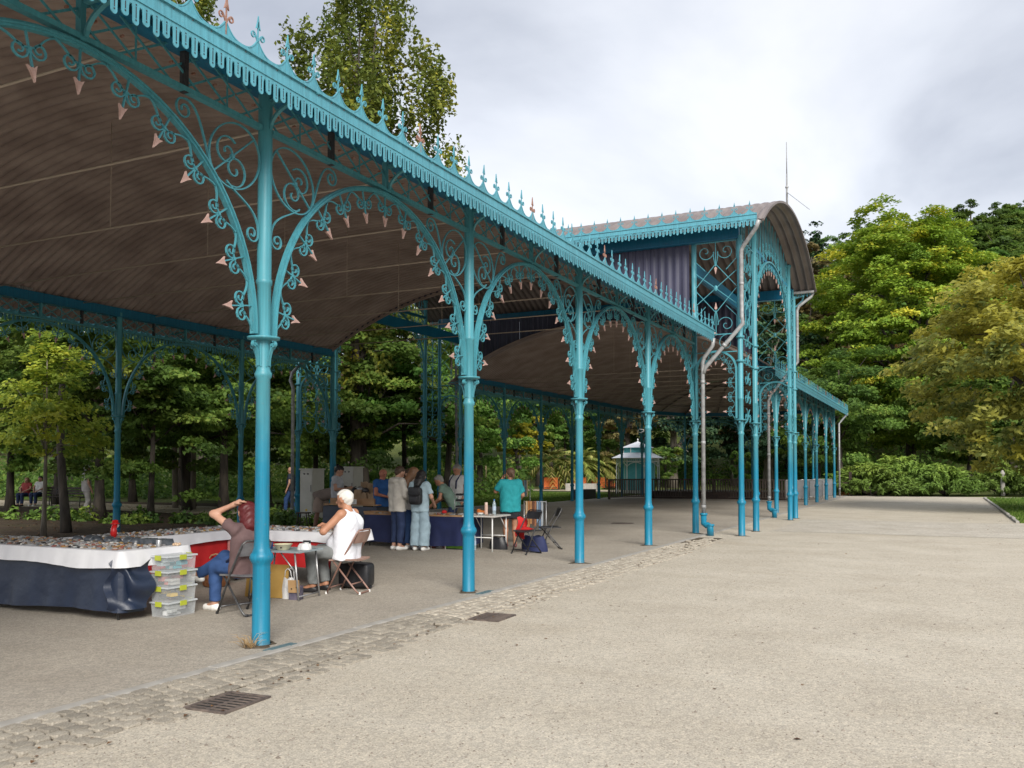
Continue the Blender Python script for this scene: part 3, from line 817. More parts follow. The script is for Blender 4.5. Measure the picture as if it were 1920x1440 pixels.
def finial_mesh(mat):
    mb = MB(); t = 0.0
    mb.ribbon([(0, t + .01), (0, t + .29)], .009, .012)
    mb.prism([(0, t + .245), (.027, t + .228), (.011, t + .285), (0, t + .345), (-.011, t + .285), (-.027, t + .228)], -.006, .006)
    for s in (1, -1):
        p = bez((.004, t + .12), (.02, t + .165), (.04, t + .20), (.062, t + .19), 6) + spiral(.052, t + .165, .028, .010, radians(60), radians(60 - 330), 10)
        mb.ribbon(p if s == 1 else mir(p), .009, .012)
    return mb.mesh("finial", mat)
PANM, FINM, FINR = panel_mesh(), finial_mesh(CREST), finial_mesh(RUST)
def cresting(p0, p1, rz, dz=0.0, rust=0, finials=True):
    L = math.dist(p0, p1); n = max(1, int(round(L / PW))); k = L / n / PW
    for i in range(n):
        t = (i + .5) / n
        o = pinst("cresting_panel", PANM, (p0[0] + (p1[0] - p0[0]) * t, p0[1] + (p1[1] - p0[1]) * t, dz), rz, s=(k, 1, 1))
        if finials: inst("finial", FINR if rust and i % 8 == rust else FINM, o, (0, 0, 5.12), 0, random.uniform(-.03, .03), random.uniform(-.03, .03))
cresting((-5.15, 22.05), (-5.15, -1.9), pi / 2 , 0, 5)
cresting((-5.15, 30.9), (-5.15, 56.0), pi / 2, 0, 6)
cresting((-4.0, 21.62), (-18.9, 21.62), 0, 2.70, 0)
def crest_run(p0, p1, rz, dz):
    """far-side cresting, too thin in view to tell panel from panel"""
    L = math.dist(p0, p1); n = int(round(L / PW)); src = PANM; fin = FINM; V = []; Fs = []; mi = []
    pv = [v.co.copy() for v in src.vertices]; pf = [tuple(p.vertices) for p in src.polygons]; pm = [p.material_index for p in src.polygons]
    fv = [v.co.copy() for v in fin.vertices]; ff = [tuple(p.vertices) for p in fin.polygons]
    mb = MB()
    for i in range(n):
        t = (i + .5) / n; M = Matrix.Translation((p0[0] + (p1[0] - p0[0]) * t, p0[1] + (p1[1] - p0[1]) * t, dz)) @ Matrix.Rotation(rz, 4, 'Z')
        mb.add(pv, pf, M, False); mb.add(fv, ff, M @ Matrix.Translation((0, 0, 5.12)), False)
    o = pbuild(mb, "rear_cresting", CREST); o["kind"] = "stuff"
crest_run((-17.85, 2.0), (-17.85, 22.0), pi / 2, 0); crest_run((-17.85, 31.2), (-17.85, 54), pi / 2, 0)
crest_run((-4.0, 31.28), (-18.9, 31.28), 0, 2.70)

# ---- barrel roofs of corrugated sheet
APEX, EAVE_HALF, RISE = 7.06, 5.75, 1.64
RR = (EAVE_HALF ** 2 + RISE ** 2) / (2 * RISE); ZC = APEX - RR
def vz(dx): return ZC + sqrt(RR * RR - dx * dx)
def wing_roof(y0, y1, name, res):
    pitch = .19; ny = int((y1 - y0) / pitch * res); na = 44; half = 6.32
    a0 = math.asin(half / RR)
    u = np.linspace(y0, y1, ny + 1); a = np.linspace(-a0, a0, na + 1)
    U, A = np.meshgrid(u, a, indexing='ij'); R = RR + .075 * (1 - np.abs(np.sin(pi * U / pitch))) ** 1.5
    V = np.stack([PX + R * np.sin(A) - PX, U - PY, ZC + R * np.cos(A)], -1).reshape(-1, 3)
    i, j = np.meshgrid(np.arange(ny), np.arange(na), indexing='ij'); b = (i * (na + 1) + j).ravel()
    Fq = np.stack([b, b + na + 1, b + na + 2, b + 1], -1)
    inst(name, np_mesh(name, V, Fq, CEIL, True), pav)
wing_roof(-2.0, 22.43, "roof", 10); wing_roof(30.6, 54.0, "roof", 6)
TC, TH, TE, TA = 26.45, 4.83, 7.66, 9.08
TRr = (TH ** 2 + (TA - TE) ** 2) / (2 * (TA - TE)); TZ = TA - TRr
def tz(dy): return TZ + sqrt(max(0, TRr * TRr - dy * dy))
pitch = .24; x0, x1 = -19.05, -3.85; nx = int((x1 - x0) / pitch * 10); na = 40; a0 = math.asin(TH / TRr)
u = np.linspace(x0, x1, nx + 1); a = np.linspace(-a0, a0, na + 1)
U, A = np.meshgrid(u, a, indexing='ij'); R = TRr + .085 * np.abs(np.sin(pi * U / pitch)) - .05
V = np.stack([U - PX, TC + R * np.sin(A) - PY, TZ + R * np.cos(A)], -1).reshape(-1, 3)
i, j = np.meshgrid(np.arange(nx), np.arange(na), indexing='ij'); b = (i * (na + 1) + j).ravel()
inst("hall_roof", np_mesh("hall_roof", V, np.stack([b, b + na + 1, b + na + 2, b + 1], -1), CEIL2, True), pav)
# bent edge strips closing the hall roof ends
for xe in (-3.86, -19.04):
    mb = MB(); pts = [(TRr * sin(q), TZ + TRr * cos(q)) for q in np.linspace(-a0, a0, 41)]
    mb.ribbon(pts, .06, .05); inst("roof_edge", mb.mesh("roof_edge", CEIL2), pav, (xe - PX, TC - PY, 0), pi / 2)
# end dome of the far wing
def dome(u, v):
    th = pi * u; q = a0w * v
    r = RR * sin(q); w = .02 * sin(th * 52)
    return (PX + (r + w) * cos(th) - PX, 54.0 + (r + w) * sin(th) - PY, ZC + RR * cos(q))
a0w = math.asin(6.1 / RR)
mb = MB(); mb.grid(dome, 208, 14); inst("apse_roof", mb.mesh("apse_roof", CEIL), pav)
mb = MB()
for k in range(9):
    th = pi * k / 8
    mb.tube([(RR * sin(q) * .985 * cos(th), RR * sin(q) * .985 * sin(th), ZC + RR * cos(q) - .07) for q in np.linspace(.02, a0w * .95, 12)], .05, 6)
    inst("apse_rib", mb.mesh("apse_rib", CEIL2), pav, (0, 54 - PY, 0)); mb = MB()
for q in (.18, .34, .48):
    mb = MB(); mb.tube([(RR * sin(q) * cos(t) * .985, RR * sin(q) * sin(t) * .985, ZC + RR * cos(q) - .04) for t in np.linspace(0, pi, 25)], .03, 6)
    inst("apse_purlin", mb.mesh("apse_purlin", CEIL2), pav, (0, 54 - PY, 0))
AP = [(PX + 5.75 * cos(pi * k / 4), 54 + 5.75 * sin(pi * k / 4)) for k in range(5)]
for k in (1, 2, 3): column(*AP[k])
for k in range(4):
    (xa, ya), (xb, yb) = AP[k], AP[k + 1]; L = math.dist(AP[k], AP[k + 1]); ang = atan2(yb - ya, xb - xa); c = ((xa + xb) / 2, (ya + yb) / 2, 0)
    for nm, me in (("arch", ARCHJ), ("lattice_girder", GIRM), ("eave_beam", BEAMM), ("spandrel_scroll", SPANL), ("spandrel_scroll", SPANR)):
        pinst(nm, me, c, ang, s=(L / 4, 1, 1))

# ---- tie rods and hangers inside the wings, roof arch ribs
mb = MB(); mb.tube([(-5.75, 0, 0), (5.75, 0, 0)], .014, 6); RODM = mb.mesh("tie_rod", ROD)
mb = MB(); mb.tube([(0, 0, 5.36), (0, 0, APEX - .05)], .007, 5); HANG = mb.mesh("rod_hanger", ROD)
ys = [-.57 + 2 * i for i in range(12)] + [32.5 + 1.95 * i for i in range(11)]
for y in ys:
    o = pinst("tie_rod", RODM, (PX, y, 5.36))
    inst("rod_hanger", HANG, o, (0, 0, -5.36))
for y in (22.35, 30.68, 53.9):                                        # steel arches at the wing ends
    mb = MB(); pts = [(RR * sin(q), ZC - .06 + RR * cos(q)) for q in np.linspace(-.56, .56, 40)]
    mb.ribbon(pts, .09, .05); inst("roof_arch", mb.mesh("roof_arch", CEIL), pav, (0, y - PY, 0))

# ---- tall middle hall: beams, gable sheets, fronts
for y in (22.25, 31.0):
    for xa, xb in ((-4.55, -9.2), (-9.2, -13.8), (-13.8, -18.45)):
        mb = MB(); mb.bbox((xb + .004, y - .06, 7.44), (xa - .004, y + .06, 7.76)); mb.bbox((xb + .004, y - .10, 7.425), (xa - .004, y + .10, 7.439)); pbuild(mb, "hall_beam", IRON_D)
for x in (-4.6, -18.4, XF, XR):
    mb = MB(); z = (6.55, 6.95) if x in (XF, XR) else (7.2, 7.42)
    mb.bbox((x - .05, 24.2 if x not in (XF, XR) else 22.53, 6.62 if x in (XF, XR) else 7.60), (x + .05, 29.8 if x not in (XF, XR) else 30.5, 6.98 if x in (XF, XR) else 7.68)); pbuild(mb, "cross_beam", IRON_D)
def gable_sheet(y, s):
    """upright corrugated sheet above the wing vault, sheet by sheet"""
    n = 14; W = (XF - XR - .2) / n
    for k in range(n):
        xa = XR + .1 + k * W; mb = MB(); m = 24
        def fn(u, v):
            x = xa + W * u; off = .022 * max(-.6, min(.6, 1.6 * sin(2 * pi * x / .205)))
            zb = vz(x - PX) - .05; return (x - PX, y + off + (.004 if k % 2 else 0) - PY, zb + (7.5 - zb) * v)
        mb.grid(fn, m, 1, smooth=False); inst("gable_sheet", mb.mesh("gable_sheet", NAVY_SHEET), pav)
gable_sheet(22.33, 1); gable_sheet(30.75, 1)
# diamond grille between tall columns at the hall corners, with a narrow arch below
def grille(w):
    mb = MB(); h = w / 2 - .08; d = .02; z0, z1 = 5.05, 7.40; c = (z0 + z1) / 2
    zz = [z0 + .62, c, z1 - .62]
    for s in (1, -1):
        f = (lambda p: p) if s == 1 else mir
        mb.ribbon(f([(-h, c - .42), (0, c), (h, c + .42)]), .016, d); mb.ribbon(f([(-h, c + .02), (-.0, c + .62)]), .016, d); mb.ribbon(f([(-h, c - .02), (0, c - .62)]), .016, d)
        for q, t in ((1, z1), (-1, z0)):
            g = lambda pts: f([(x, t - q * z) for x, z in pts])
            mb.ribbon(g(bez((.0, .62), (.06, .42), (.05, .3), (.06, .25), 6) + spiral(h * .5, .24, h * .42, .02, pi, pi - q * 0 - 2.6 * pi, 26)), .015, d)
            mb.ribbon(g([(h, .02), (h, .45), (h * .5, .72)]), .014, d)
    mb.ribbon([(0, z0), (0, z0 + .62)], .018, d); mb.ribbon([(0, z1), (0, z1 - .62)], .018, d)
    mb.ribbon([(-h, z0), (h, z0)], .025, d); mb.ribbon([(-h, z0 - .45), (h, z0 - .45)], .025, d); mb.ribbon([(-h, z1), (h, z1)], .025, d)
    mb.ball((0, 0, c), (.05, .02, .075))
    for s in (1, -1):
        f = (lambda p: p) if s == 1 else mir
        mb.ribbon(f(spiral(h * .5, z0 - .22, h * .40, .02, pi / 2, pi / 2 + 2.6 * pi, 24)), .014, d)
    mb.mi = 1
    for t, q in ((z1 - .66, -1), (z0 + .66, 1)):
        mb.prism([(0, t + q * .16), (.035, t), (0, t - q * .03), (-.035, t)][::q], -.012, .012)
    return mb.mesh("grille", IRON, PINK)
def narrow_arch(w, zs, zc, n_units, z_low=2.92, big=False):
    a = w / 2 - .10; pts = [(-a, z_low + (zs - z_low) * i / 10) for i in range(10)] + [(a * cos(pi - pi * i / 24), zs + (zc - zs) * sin(pi - pi * i / 24)) for i in range(25)] + [(a, zs - (zs - z_low) * (i + 1) / 10) for i in range(10)]
    mb = MB(); mb.ribbon(pts, .05, .07); us = arc_units(pts, n_units, .18)
    for p, nr in us: unit_scroll(mb, unit_matrix(p, nr) @ Matrix.Scale(1.0 if big else .92, 4), 9)
    mb.mi = 1
    for p, nr in us: spear(mb, unit_matrix(p, nr) @ Matrix.Scale(1.0 if big else .92, 4))
    return mb.mesh("arch", IRON, PINK)
GRI, NAR = grille(1.2), narrow_arch(1.2, 4.15, 4.62, 11)
for y in (22.25, 30.9):
    for x in (-5.15, -17.85):
        pinst("grille", GRI, (x, y, 0)); pinst("arch", NAR, (x, y, 0))
BIGA = narrow_arch(TR_Y[2] - TR_Y[1], 5.7, 7.75, 30, 2.92, True)
def teardrop(mb, x, z, r, h, s, d=.02):
    p = bez((x, z), (x + s * r * 1.6, z + h * .25), (x + s * r * 1.5, z + h * .95), (x, z + h), 10)
    mb.ribbon(p, .022, d); mb.ribbon([(2 * x - a, b) for a, b in p], .022, d)
    mb.ribbon(spiral(x, z + h * .35, r * .55, .02, -pi / 2, pi * 2, 14), .016, d)
def front_panel():
    mb = MB(); w = TR_Y[2] - TR_Y[1]; yc0 = (TR_Y[1] + TR_Y[2]) / 2
    for k in range(-5, 6):                                          # leaf-like loops between the arch and the roof
        x = k * w / 11.5; a = w / 2 - .10
        za = 5.7 + 2.05 * sqrt(max(0, 1 - (x / a) ** 2)) + .08; zt = tz(yc0 + x - TC) - .14
        if zt - za > .25: teardrop(mb, x, za, .11, zt - za, 1)
        zm = 5.7 + 2.05 * sqrt(max(0, 1 - (abs(x) + .15) ** 2 / a ** 2)) if abs(x) + .15 < a else 5.7
        for s in (1, -1): mb.ribbon(spiral(x + s * .14, za + .16, .10, .02, pi / 2 - s * pi / 2, (pi / 2 - s * pi / 2) + s * 2.2 * pi, 14), .016, .02)
    for s in (1, -1):                                               # big curls in the spandrels
        for (cx, cz, r) in ((w / 2 - .42, 7.35, .28), (w / 2 - .27, 6.75, .17), (w / 2 - .22, 7.95, .20)):
            p = spiral(cx, cz, r, .03, 0, 2.7 * pi, 26); mb.ribbon(p if s == 1 else mir(p), .02, .022)
    return mb.mesh("front_scrollwork", IRON)
FPAN = front_panel()
def side_panel(w):
    mb = MB(); h = w / 2 - .09
    for i in range(9):
        z = 3.1 + i * .50
        for s in (1, -1):
            p = spiral(s * h * .45, z, h * .5, .02, pi / 2, pi / 2 + s * 2.5 * pi, 16); mb.ribbon(p, .016, .02)
        mb.ribbon([(-h, z + .25), (h, z + .25)], .018, .02)
    mb.ribbon([(0, 2.95), (0, 7.6)], .016, .02)
    for s in (1, -1): mb.ribbon([(s * h, 2.95), (s * h, 7.7)], .03, .04)
    return mb.mesh("side_scrollwork", IRON)
SP1, SP2 = side_panel(TR_Y[1] - TR_Y[0]), side_panel(TR_Y[3] - TR_Y[2])
for x in (-4.55, -18.45):
    pinst("arch", BIGA, (x, (TR_Y[1] + TR_Y[2]) / 2, 0), pi / 2); pinst("front_scrollwork", FPAN, (x, (TR_Y[1] + TR_Y[2]) / 2, 0), pi / 2)
    pinst("side_scrollwork", SP2, (x, (TR_Y[2] + TR_Y[3]) / 2, 0), pi / 2)
    if x < -10: pinst("side_scrollwork", SP1, (x, (TR_Y[0] + TR_Y[1]) / 2, 0), pi / 2)
# slimmer ornament beside the near front corner
mb = MB()
for i in range(10):
    z = 3.0 + i * .48
    for s in (1, -1): mb.ribbon(spiral(s * .22, z, .2, .02, pi / 2, pi / 2 + s * 2.5 * pi, 16), .016, .02)
for s in (-.76, .76): mb.ribbon([(s, 2.95), (s, 8.1)], .03, .04)
for z in (4.35, 4.95, 7.45): mb.ribbon([(-.8, z), (.8, z)], .03, .03)
for z in (5.1, 5.9, 6.7, 7.5):
    for s in (1, -1): teardrop(mb, s * .40, z, .13, .75, 1)
pinst("side_scrollwork", mb.mesh("side_scrollwork", IRON), (-4.55, (TR_Y[0] + TR_Y[1]) / 2, 0), pi / 2)
# lightning rod on the hall roof
lr = MB(); lr.tube([(0, 0, 9.05), (0, 0, 9.9), (0, 0, 10.4)], [.035, .03, .022], 8); lr.tube([(0, 0, 10.4), (0, 0, 11.35)], [.016, .010], 6)
lr.tube([(0, 0, 9.85), (-.9, -.75, 9.0)], .008, 5); lr.ball((0, 0, 10.0), .05, 8, 6); lr.ball((0, 0, 10.85), .022, 6, 5)
for s in (1, -1): lr.ribbon([(x * s, z) for x, z in spiral(.10, 9.35, .09, .02, pi, pi - 2.4 * pi, 16)], .02, .03)
lr.prism([(-.10, 9.05), (.10, 9.05), (.05, 9.5), (-.05, 9.5)], -.03, .03)
inst("lightning_rod", lr.mesh("lightning_rod", ZINC), pav, (-4.1 - PX, 26.9 - PY, 0), pi / 2)
# half-round gutter ends and rain pipes
def pipe(pts, name="rain_pipe", foot=None, r=.052):
    mb = MB(); mb.tube(pts, r, 10)
    for p, q in zip(pts[1:-1], pts[2:]):
        pass
    o = pbuild(mb, name, ZINC)
    for i in range(len(pts) - 1):                                   # joint sleeves
        a, b = Vector(pts[i]), Vector(pts[i + 1]); L = (b - a).length
        if L < .7: continue
        for t in ((.12, .5, .9) if L > 2 else (.5,)):
            m = MB(); c = a.lerp(b, t); dd = (b - a).normalized() * .04; m.tube([c - dd, c + dd], r * 1.15, 10); m.build("pipe_sleeve", ZINC, o)
    if foot:
        m = MB(); x, y = foot
        m.tube([(x, y, .52), (x, y, .30), (x + .09, y - .03, .26), (x + .17, y - .05, .24), (x + .18, y - .05, .0)], [.075, .075, .085, .085, .085], 12)
        m.lathe([(.085, .0), (.095, .01), (.095, .05), (.085, .06)], 12, Matrix.Translation((x, y, .50))); m.lathe([(.09, .0), (.10, .01), (.10, .04), (.09, .05)], 12, Matrix.Translation((x + .18, y - .05, .24)))
        m.build("pipe_foot", IRON, o)
pipe([(-3.95, 21.6, 7.66), (-4.02, 21.65, 7.5), (-4.40, 21.98, 7.16), (-4.46, 22.02, 7.05), (-4.46, 22.02, 5.42), (-4.43, 22.02, 5.25), (-5.36, 22.02, 4.22), (-5.43, 22.02, 4.05)])
pipe([(-5.15, 21.95, 4.92), (-5.17, 21.96, 4.74), (-5.40, 22.02, 4.46), (-5.44, 22.02, 4.32), (-5.44, 22.02, .32)], foot=(-5.44, 22.02))
pipe([(-3.95, 31.35, 7.66), (-4.02, 31.3, 7.5), (-4.40, 31.2, 7.2), (-4.46, 31.2, 7.05), (-4.46, 31.2, 5.3), (-5.36, 31.2, 4.22), (-5.44, 31.2, 4.0), (-5.44, 31.2, .32)], foot=(-5.44, 31.2))
pipe([(-5.15, 55.6, 4.92), (-5.35, 55.0, 4.6), (-5.5, 54.35, 4.3), (-5.5, 54.3, .1)])
pipe([(-17.75, 21.6, 4.95), (-17.9, 21.3, 4.6), (-17.85, 21.15, 4.35), (-17.7, 21.1, 4.1), (-17.7, 21.1, .05)])
pipe([(-17.9, 31.3, 7.3), (-17.9, 31.35, 7.0), (-17.85, 31.4, .05)])
# brackets and half-round gutter at the far front corner of the hall
mb = MB(); mb.ribbon([(0, 7.45), (.25, 7.5), (.7, 7.62)], .05, .05); mb.ribbon([(.7, 7.62), (.62, 7.45), (.3, 7.25), (0, 7.1)], .03, .04)
pinst("corner_bracket", mb.mesh("corner_bracket", IRON), (-4.55, 31.0, 0), radians(70))
for y in (21.72, 31.18):
    mb = MB(); mb.tube([(-3.9, y, 7.66), (-19.0, y, 7.66)], .05, 8); pbuild(mb, "gutter", ZINC)
# small speaker and lamp bars on the rear beam
mb = MB()
for k in range(10): mb.box((-.16 + k * .036, 0, 0), (.018, .03, .05))
BARM = mb.mesh("bird_spikes", ZINC)
for y in (12.0, 16.3, 20.2): pinst("bird_spikes", BARM, (XR + .08, y, 5.43), pi / 2)
# loose bracket clip on one shaft
mb = MB(); mb.tube([(0, 0, 0), (.12, -.05, .02), (.17, -.06, -.04), (.08, -.04, -.06), (0, 0, -.02)], .008, 5); pinst("hook", mb.mesh("hook", ZINC), (-5.8, 18.3, 2.5), pi)
# ================================================================== trees and shrubs
BARK = M_("bark", (0.030, 0.025, 0.020), 0.95, (0.085, 0.070, 0.055), 5, 6, bump=0.9, bscale=18, stretch=(1, 1, .25), bdist=.03)
BARK_L = M_("bark_pale", (0.13, 0.11, 0.085), 0.95, (0.24, 0.21, 0.17), 6, 6, bump=0.8, bscale=22, stretch=(1, 1, .25), bdist=.02)
L_DARK = leaf_mat("leaf_dark", (0.021, 0.040, 0.010), (0.048, 0.082, 0.015), (0.105, 0.130, 0.026), 0.48, k=3.0)
L_MID = leaf_mat("leaf_mid", (0.030, 0.065, 0.014), (0.070, 0.120, 0.022), (0.15, 0.17, 0.035), 0.48, k=2.2)
L_MAPLE = leaf_mat("leaf_maple", (0.055, 0.095, 0.012), (0.120, 0.165, 0.018), (0.25, 0.22, 0.022), 0.35, k=2.2)
L_CHEST = leaf_mat("leaf_chestnut", (0.072, 0.108, 0.036), (0.175, 0.185, 0.040), (0.38, 0.275, 0.035), 0.48, 0.45, k=2.5)
L_YELLOW = leaf_mat("leaf_yellow", (0.16, 0.17, 0.02), (0.34, 0.29, 0.03), (0.55, 0.38, 0.04), 0.4, k=1.10)
L_LINDEN = leaf_mat("leaf_linden", (0.09, 0.14, 0.02), (0.22, 0.26, 0.04), (0.52, 0.34, 0.04), 0.48, k=1.9)
L_BROWN = leaf_mat("leaf_brown", (0.075, 0.070, 0.028), (0.13, 0.105, 0.040), (0.20, 0.115, 0.045), 0.3, k=1.40)
L_CONI = leaf_mat("needle", (0.014, 0.034, 0.018), (0.032, 0.062, 0.028), (0.06, 0.085, 0.035), 0.15, k=1.80)
L_LARCH = leaf_mat("leaf_larch", (0.035, 0.055, 0.012), (0.085, 0.105, 0.018), (0.20, 0.185, 0.02), 0.3, k=2.2)
L_JUNI = leaf_mat("needle_juniper", (0.030, 0.060, 0.016), (0.075, 0.125, 0.022), (0.15, 0.20, 0.035), 0.2, k=2.3)

def leaves_np(C, nrm, axis, size, r, fold=.12, wid=.62):
    """C centres (n,3), nrm normals, axis along-leaf; one folded diamond per leaf"""
    n = len(C)
    nrm = nrm / np.linalg.norm(nrm, axis=1, keepdims=True)
    ax = axis - (axis * nrm).sum(1, keepdims=True) * nrm; ax /= np.linalg.norm(ax, axis=1, keepdims=True) + 1e-9
    sd = np.cross(nrm, ax); s = (size * r.uniform(.65, 1.3, n))[:, None]
    V = np.stack([C - ax * s * .5, C + sd * s * wid * .5 + nrm * s * fold, C + ax * s * .5 - nrm * s * fold * .6, C - sd * s * wid * .5 + nrm * s * fold], 1)
    return V.reshape(-1, 3), np.arange(4 * n).reshape(-1, 4)

def crown_mesh(name, seed, mat, R, leaf, ncl, per, shell=.55, cl=(.16, .07), lobes=6, tilt=.55, low_cut=-1.0, tint_fn=None, top=1.0, wid=.62, prof=None):
    """R=(rx,ry,rz); clumps of leaves spread through a lobed ellipsoid centred at 0"""
    r = np.random.default_rng(seed); R = np.array(R, float)
    LD = r.normal(0, 1, (lobes, 3)); LD /= np.linalg.norm(LD, axis=1, keepdims=True); LW = r.uniform(.25, .6, lobes)
    C = []
    while len(C) < ncl:
        d = r.normal(0, 1, 3); d /= np.linalg.norm(d)
        k = .70 + .30 * np.max(np.clip((LD @ d - .35) / .65, 0, 1) * (.6 + LW))
        k *= 1 + .06 * np.clip(r.normal(), -1.5, 1.2)
        q = (1 - shell * r.random() ** 1.6) * k
        p = d * q
        if p[2] < low_cut: continue
        if prof is not None:
            z = (p[2] + 1) / 2; p[:2] *= prof(min(max(z, 0), 1))
        C.append(p)
    C = np.array(C) * R
    m = ncl * per; ci = np.repeat(np.arange(ncl), per)
    rc = np.mean(R[:2]) * cl[0] * r.uniform(.7, 1.4, ncl); hz = np.mean(R[:2]) * cl[1]
    off = r.normal(0, 1, (m, 3)); off /= np.linalg.norm(off, axis=1, keepdims=True) + 1e-9
    off *= (r.random(m) ** .45)[:, None]
    off *= np.c_[rc[ci], rc[ci], np.full(m, hz)]
    out = C / (np.linalg.norm(C, axis=1, keepdims=True) + 1e-6)
    off[:, 2] -= .25 * (off[:, 0] ** 2 + off[:, 1] ** 2) / rc[ci]        # clumps droop at their rim
    P = C[ci] + off
    nrm = np.c_[r.normal(0, tilt, m), r.normal(0, tilt, m), np.ones(m)] + .55 * out[ci]
    ax = r.normal(0, 1, (m, 3)); ax[:, 2] -= .4
    V, Fq = leaves_np(P, nrm, ax, leaf, r, wid=wid)
    t = .42 + .20 * r.normal(0, 1, ncl)[ci] + .13 * r.normal(0, 1, m)
    if tint_fn is not None: t = t + tint_fn(P / R)
    return np_mesh(name, V, Fq, mat, attr=np.clip(t, 0, 1)), C

def trunk_mesh(name, seed, C, R, h0, r0, mat, nl=12, zc=None, bend=.25, split=.6):
    """trunk from the ground to the crown centre (crown local, ground at -h0) with limbs reaching the clumps"""
    r = random.Random(seed); mb = MB(); H = h0 + R[2] * .55
    tr = []; bx = r.uniform(-bend, bend); by = r.uniform(-bend, bend)
    for i in range(9):
        t = i / 8; tr.append(Vector((bx * sin(t * 2.2) , by * sin(t * 1.8), -h0 + H * t)))
    rad = [r0 * (1.35 if i == 0 else 1.0) * (1 - .80 * i / 8) for i in range(9)]
    mb.tube(tr, rad, 9)
    idx = list(range(len(C))); r.shuffle(idx)
    for k in idx[:nl]:
        e = Vector(C[k]) * .9; t = min(.95, max(split * h0 / H, .35 + .5 * r.random()))
        z = min(e.z - .15 * R[2], -h0 + H * t); z = max(z, -h0 + H * .45 * split)
        q = (z + h0) / H * 8; i = min(7, max(0, int(q))); a = tr[i].lerp(tr[i + 1], max(0, min(1, q - i)))
        m1 = a.lerp(e, .45) + Vector((r.uniform(-.1, .1) * R[0], r.uniform(-.1, .1) * R[0], .10 * R[2]))
        rb = max(.02, r0 * (1 - .8 * i / 8) * .55)
        mb.tube([a, a.lerp(m1, .5) + Vector((0, 0, -.02 * R[2])), m1, m1.lerp(e, .6), e], [rb, rb * .8, rb * .6, rb * .4, rb * .2], 6)
    return mb.mesh(name, mat)

def tree(name, label, cm, tm, loc, zc, s=1.0, rz=0.0, group=None):
    o = empty(name, loc, rz, label, "tree", group); o.scale = (s, s, s) if isinstance(s, (int, float)) else s
    inst("crown", cm, o, (0, 0, zc)); inst("trunk", tm, o, (0, 0, zc))
    return o
def kit(name, seed, mat, R, zc, leaf, ncl, per, r0, bark=None, nl=12, **kw):
    cm, C = crown_mesh(name + "_crown", seed, mat, R, leaf, ncl, per, **kw)
    tm = trunk_mesh(name + "_trunk", seed + 50, C, R, zc, r0, bark or BARK, nl)
    return cm, tm, zc

# --- middle-distance trees behind the rear columns (low spreading crowns)
LOWP = lambda z: min(2.3, .95 / max(.3, sqrt(max(0, 1 - (2 * z - 1) ** 2)))) * (1 if z < .5 else 1 - .9 * (z - .5))
KB = [kit("beech", 11, L_DARK, (4.2, 4.2, 3.6), 4.75, .20, 95, 190, .19, low_cut=-.98, shell=.75, prof=LOWP),
      kit("lime", 12, L_MID, (4.0, 4.0, 3.7), 4.6, .20, 92, 185, .16, low_cut=-.98, shell=.75, cl=(.17, .06), prof=LOWP),
      kit("hornbeam", 13, L_DARK, (3.4, 3.4, 3.8), 4.6, .19, 85, 190, .12, low_cut=-1, shell=.8, cl=(.20, .05), prof=LOWP)]
left = [  # picture column, distance, kit, scale, label
    (20, 34, 1, 1.0, "leafy tree at the left edge behind the park bench"),
    (188, 29.5, 0, 0.95, "dark tree with the thickest trunk behind the young yellow-green tree"),
    (283, 28.3, 2, 0.9, "slim dark-trunked tree between the first two rear columns"),
    (352, 36, 1, 1.05, "spreading tree behind the path left of the nearest column"),
    (420, 33, 0, 1.0, "dark spreading tree seen just left of the nearest column"),
    (-90, 30, 2, 1.05, "dark tree beyond the left edge of the white-covered tables"),
    (110, 42, 0, 1.15, "tall dark tree behind the bench sitters"),
    (250, 45, 1, 1.15, "lighter tree rising behind the slim dark-trunked tree"),
    (500, 40, 0, 1.1, "dark tree behind the nearest column and the rain pipe"),
    (590, 46, 2, 1.3, "dark tree behind the grey electrical cabinets"),
    (690, 43, 1, 1.25, "broad green tree seen above the paper-bag stall"),
    (760, 47, 2, 1.35, "dense green tree seen above the women at the long table"),
    (835, 44, 1, 1.2, "bright green tree between the two slim rear hall columns"),
    (900, 58, 0, 1.2, "dark green tree left of the yellow tree"),
    (640, 60, 1, 1.6, "tall green tree behind the dark vault edge"),
    (1060, 84, 2, 1.35, "dark tree rising behind the palm tubs"),
    (1140, 88, 0, 1.4, "dark tree behind the brownish tree near the kiosk"),
]
for i, (px, Z, k, s, lb) in enumerate(left):
    cm, tm, zc = KB[k]; p = at(px, Z); p.z = hill(p.x, p.y)
    tree("park_tree", lb, cm, tm, p, zc, s, i * 1.7, "trees behind the pavilion")
# young yellow-green linden on a thin stem
cm, C = crown_mesh("linden_crown", 21, L_LINDEN, (1.5, 1.5, 1.75), .135, 80, 55, shell=.8, cl=(.24, .10), prof=lambda z: 1.15 - .75 * z ** 1.5,
                   tint_fn=lambda q: .45 * (np.random.default_rng(3).random(len(q)) > .93))
tm = trunk_mesh("linden_trunk", 22, C, (1.5, 1.5, 1.75), 3.35, .062, BARK_L, 10, bend=.05)
tree("young_linden", "young tree with a thin pale stem and yellow-green leaves at the left", cm, tm, (-19.6, 14.3, 0), 3.35, 1.0, .4)
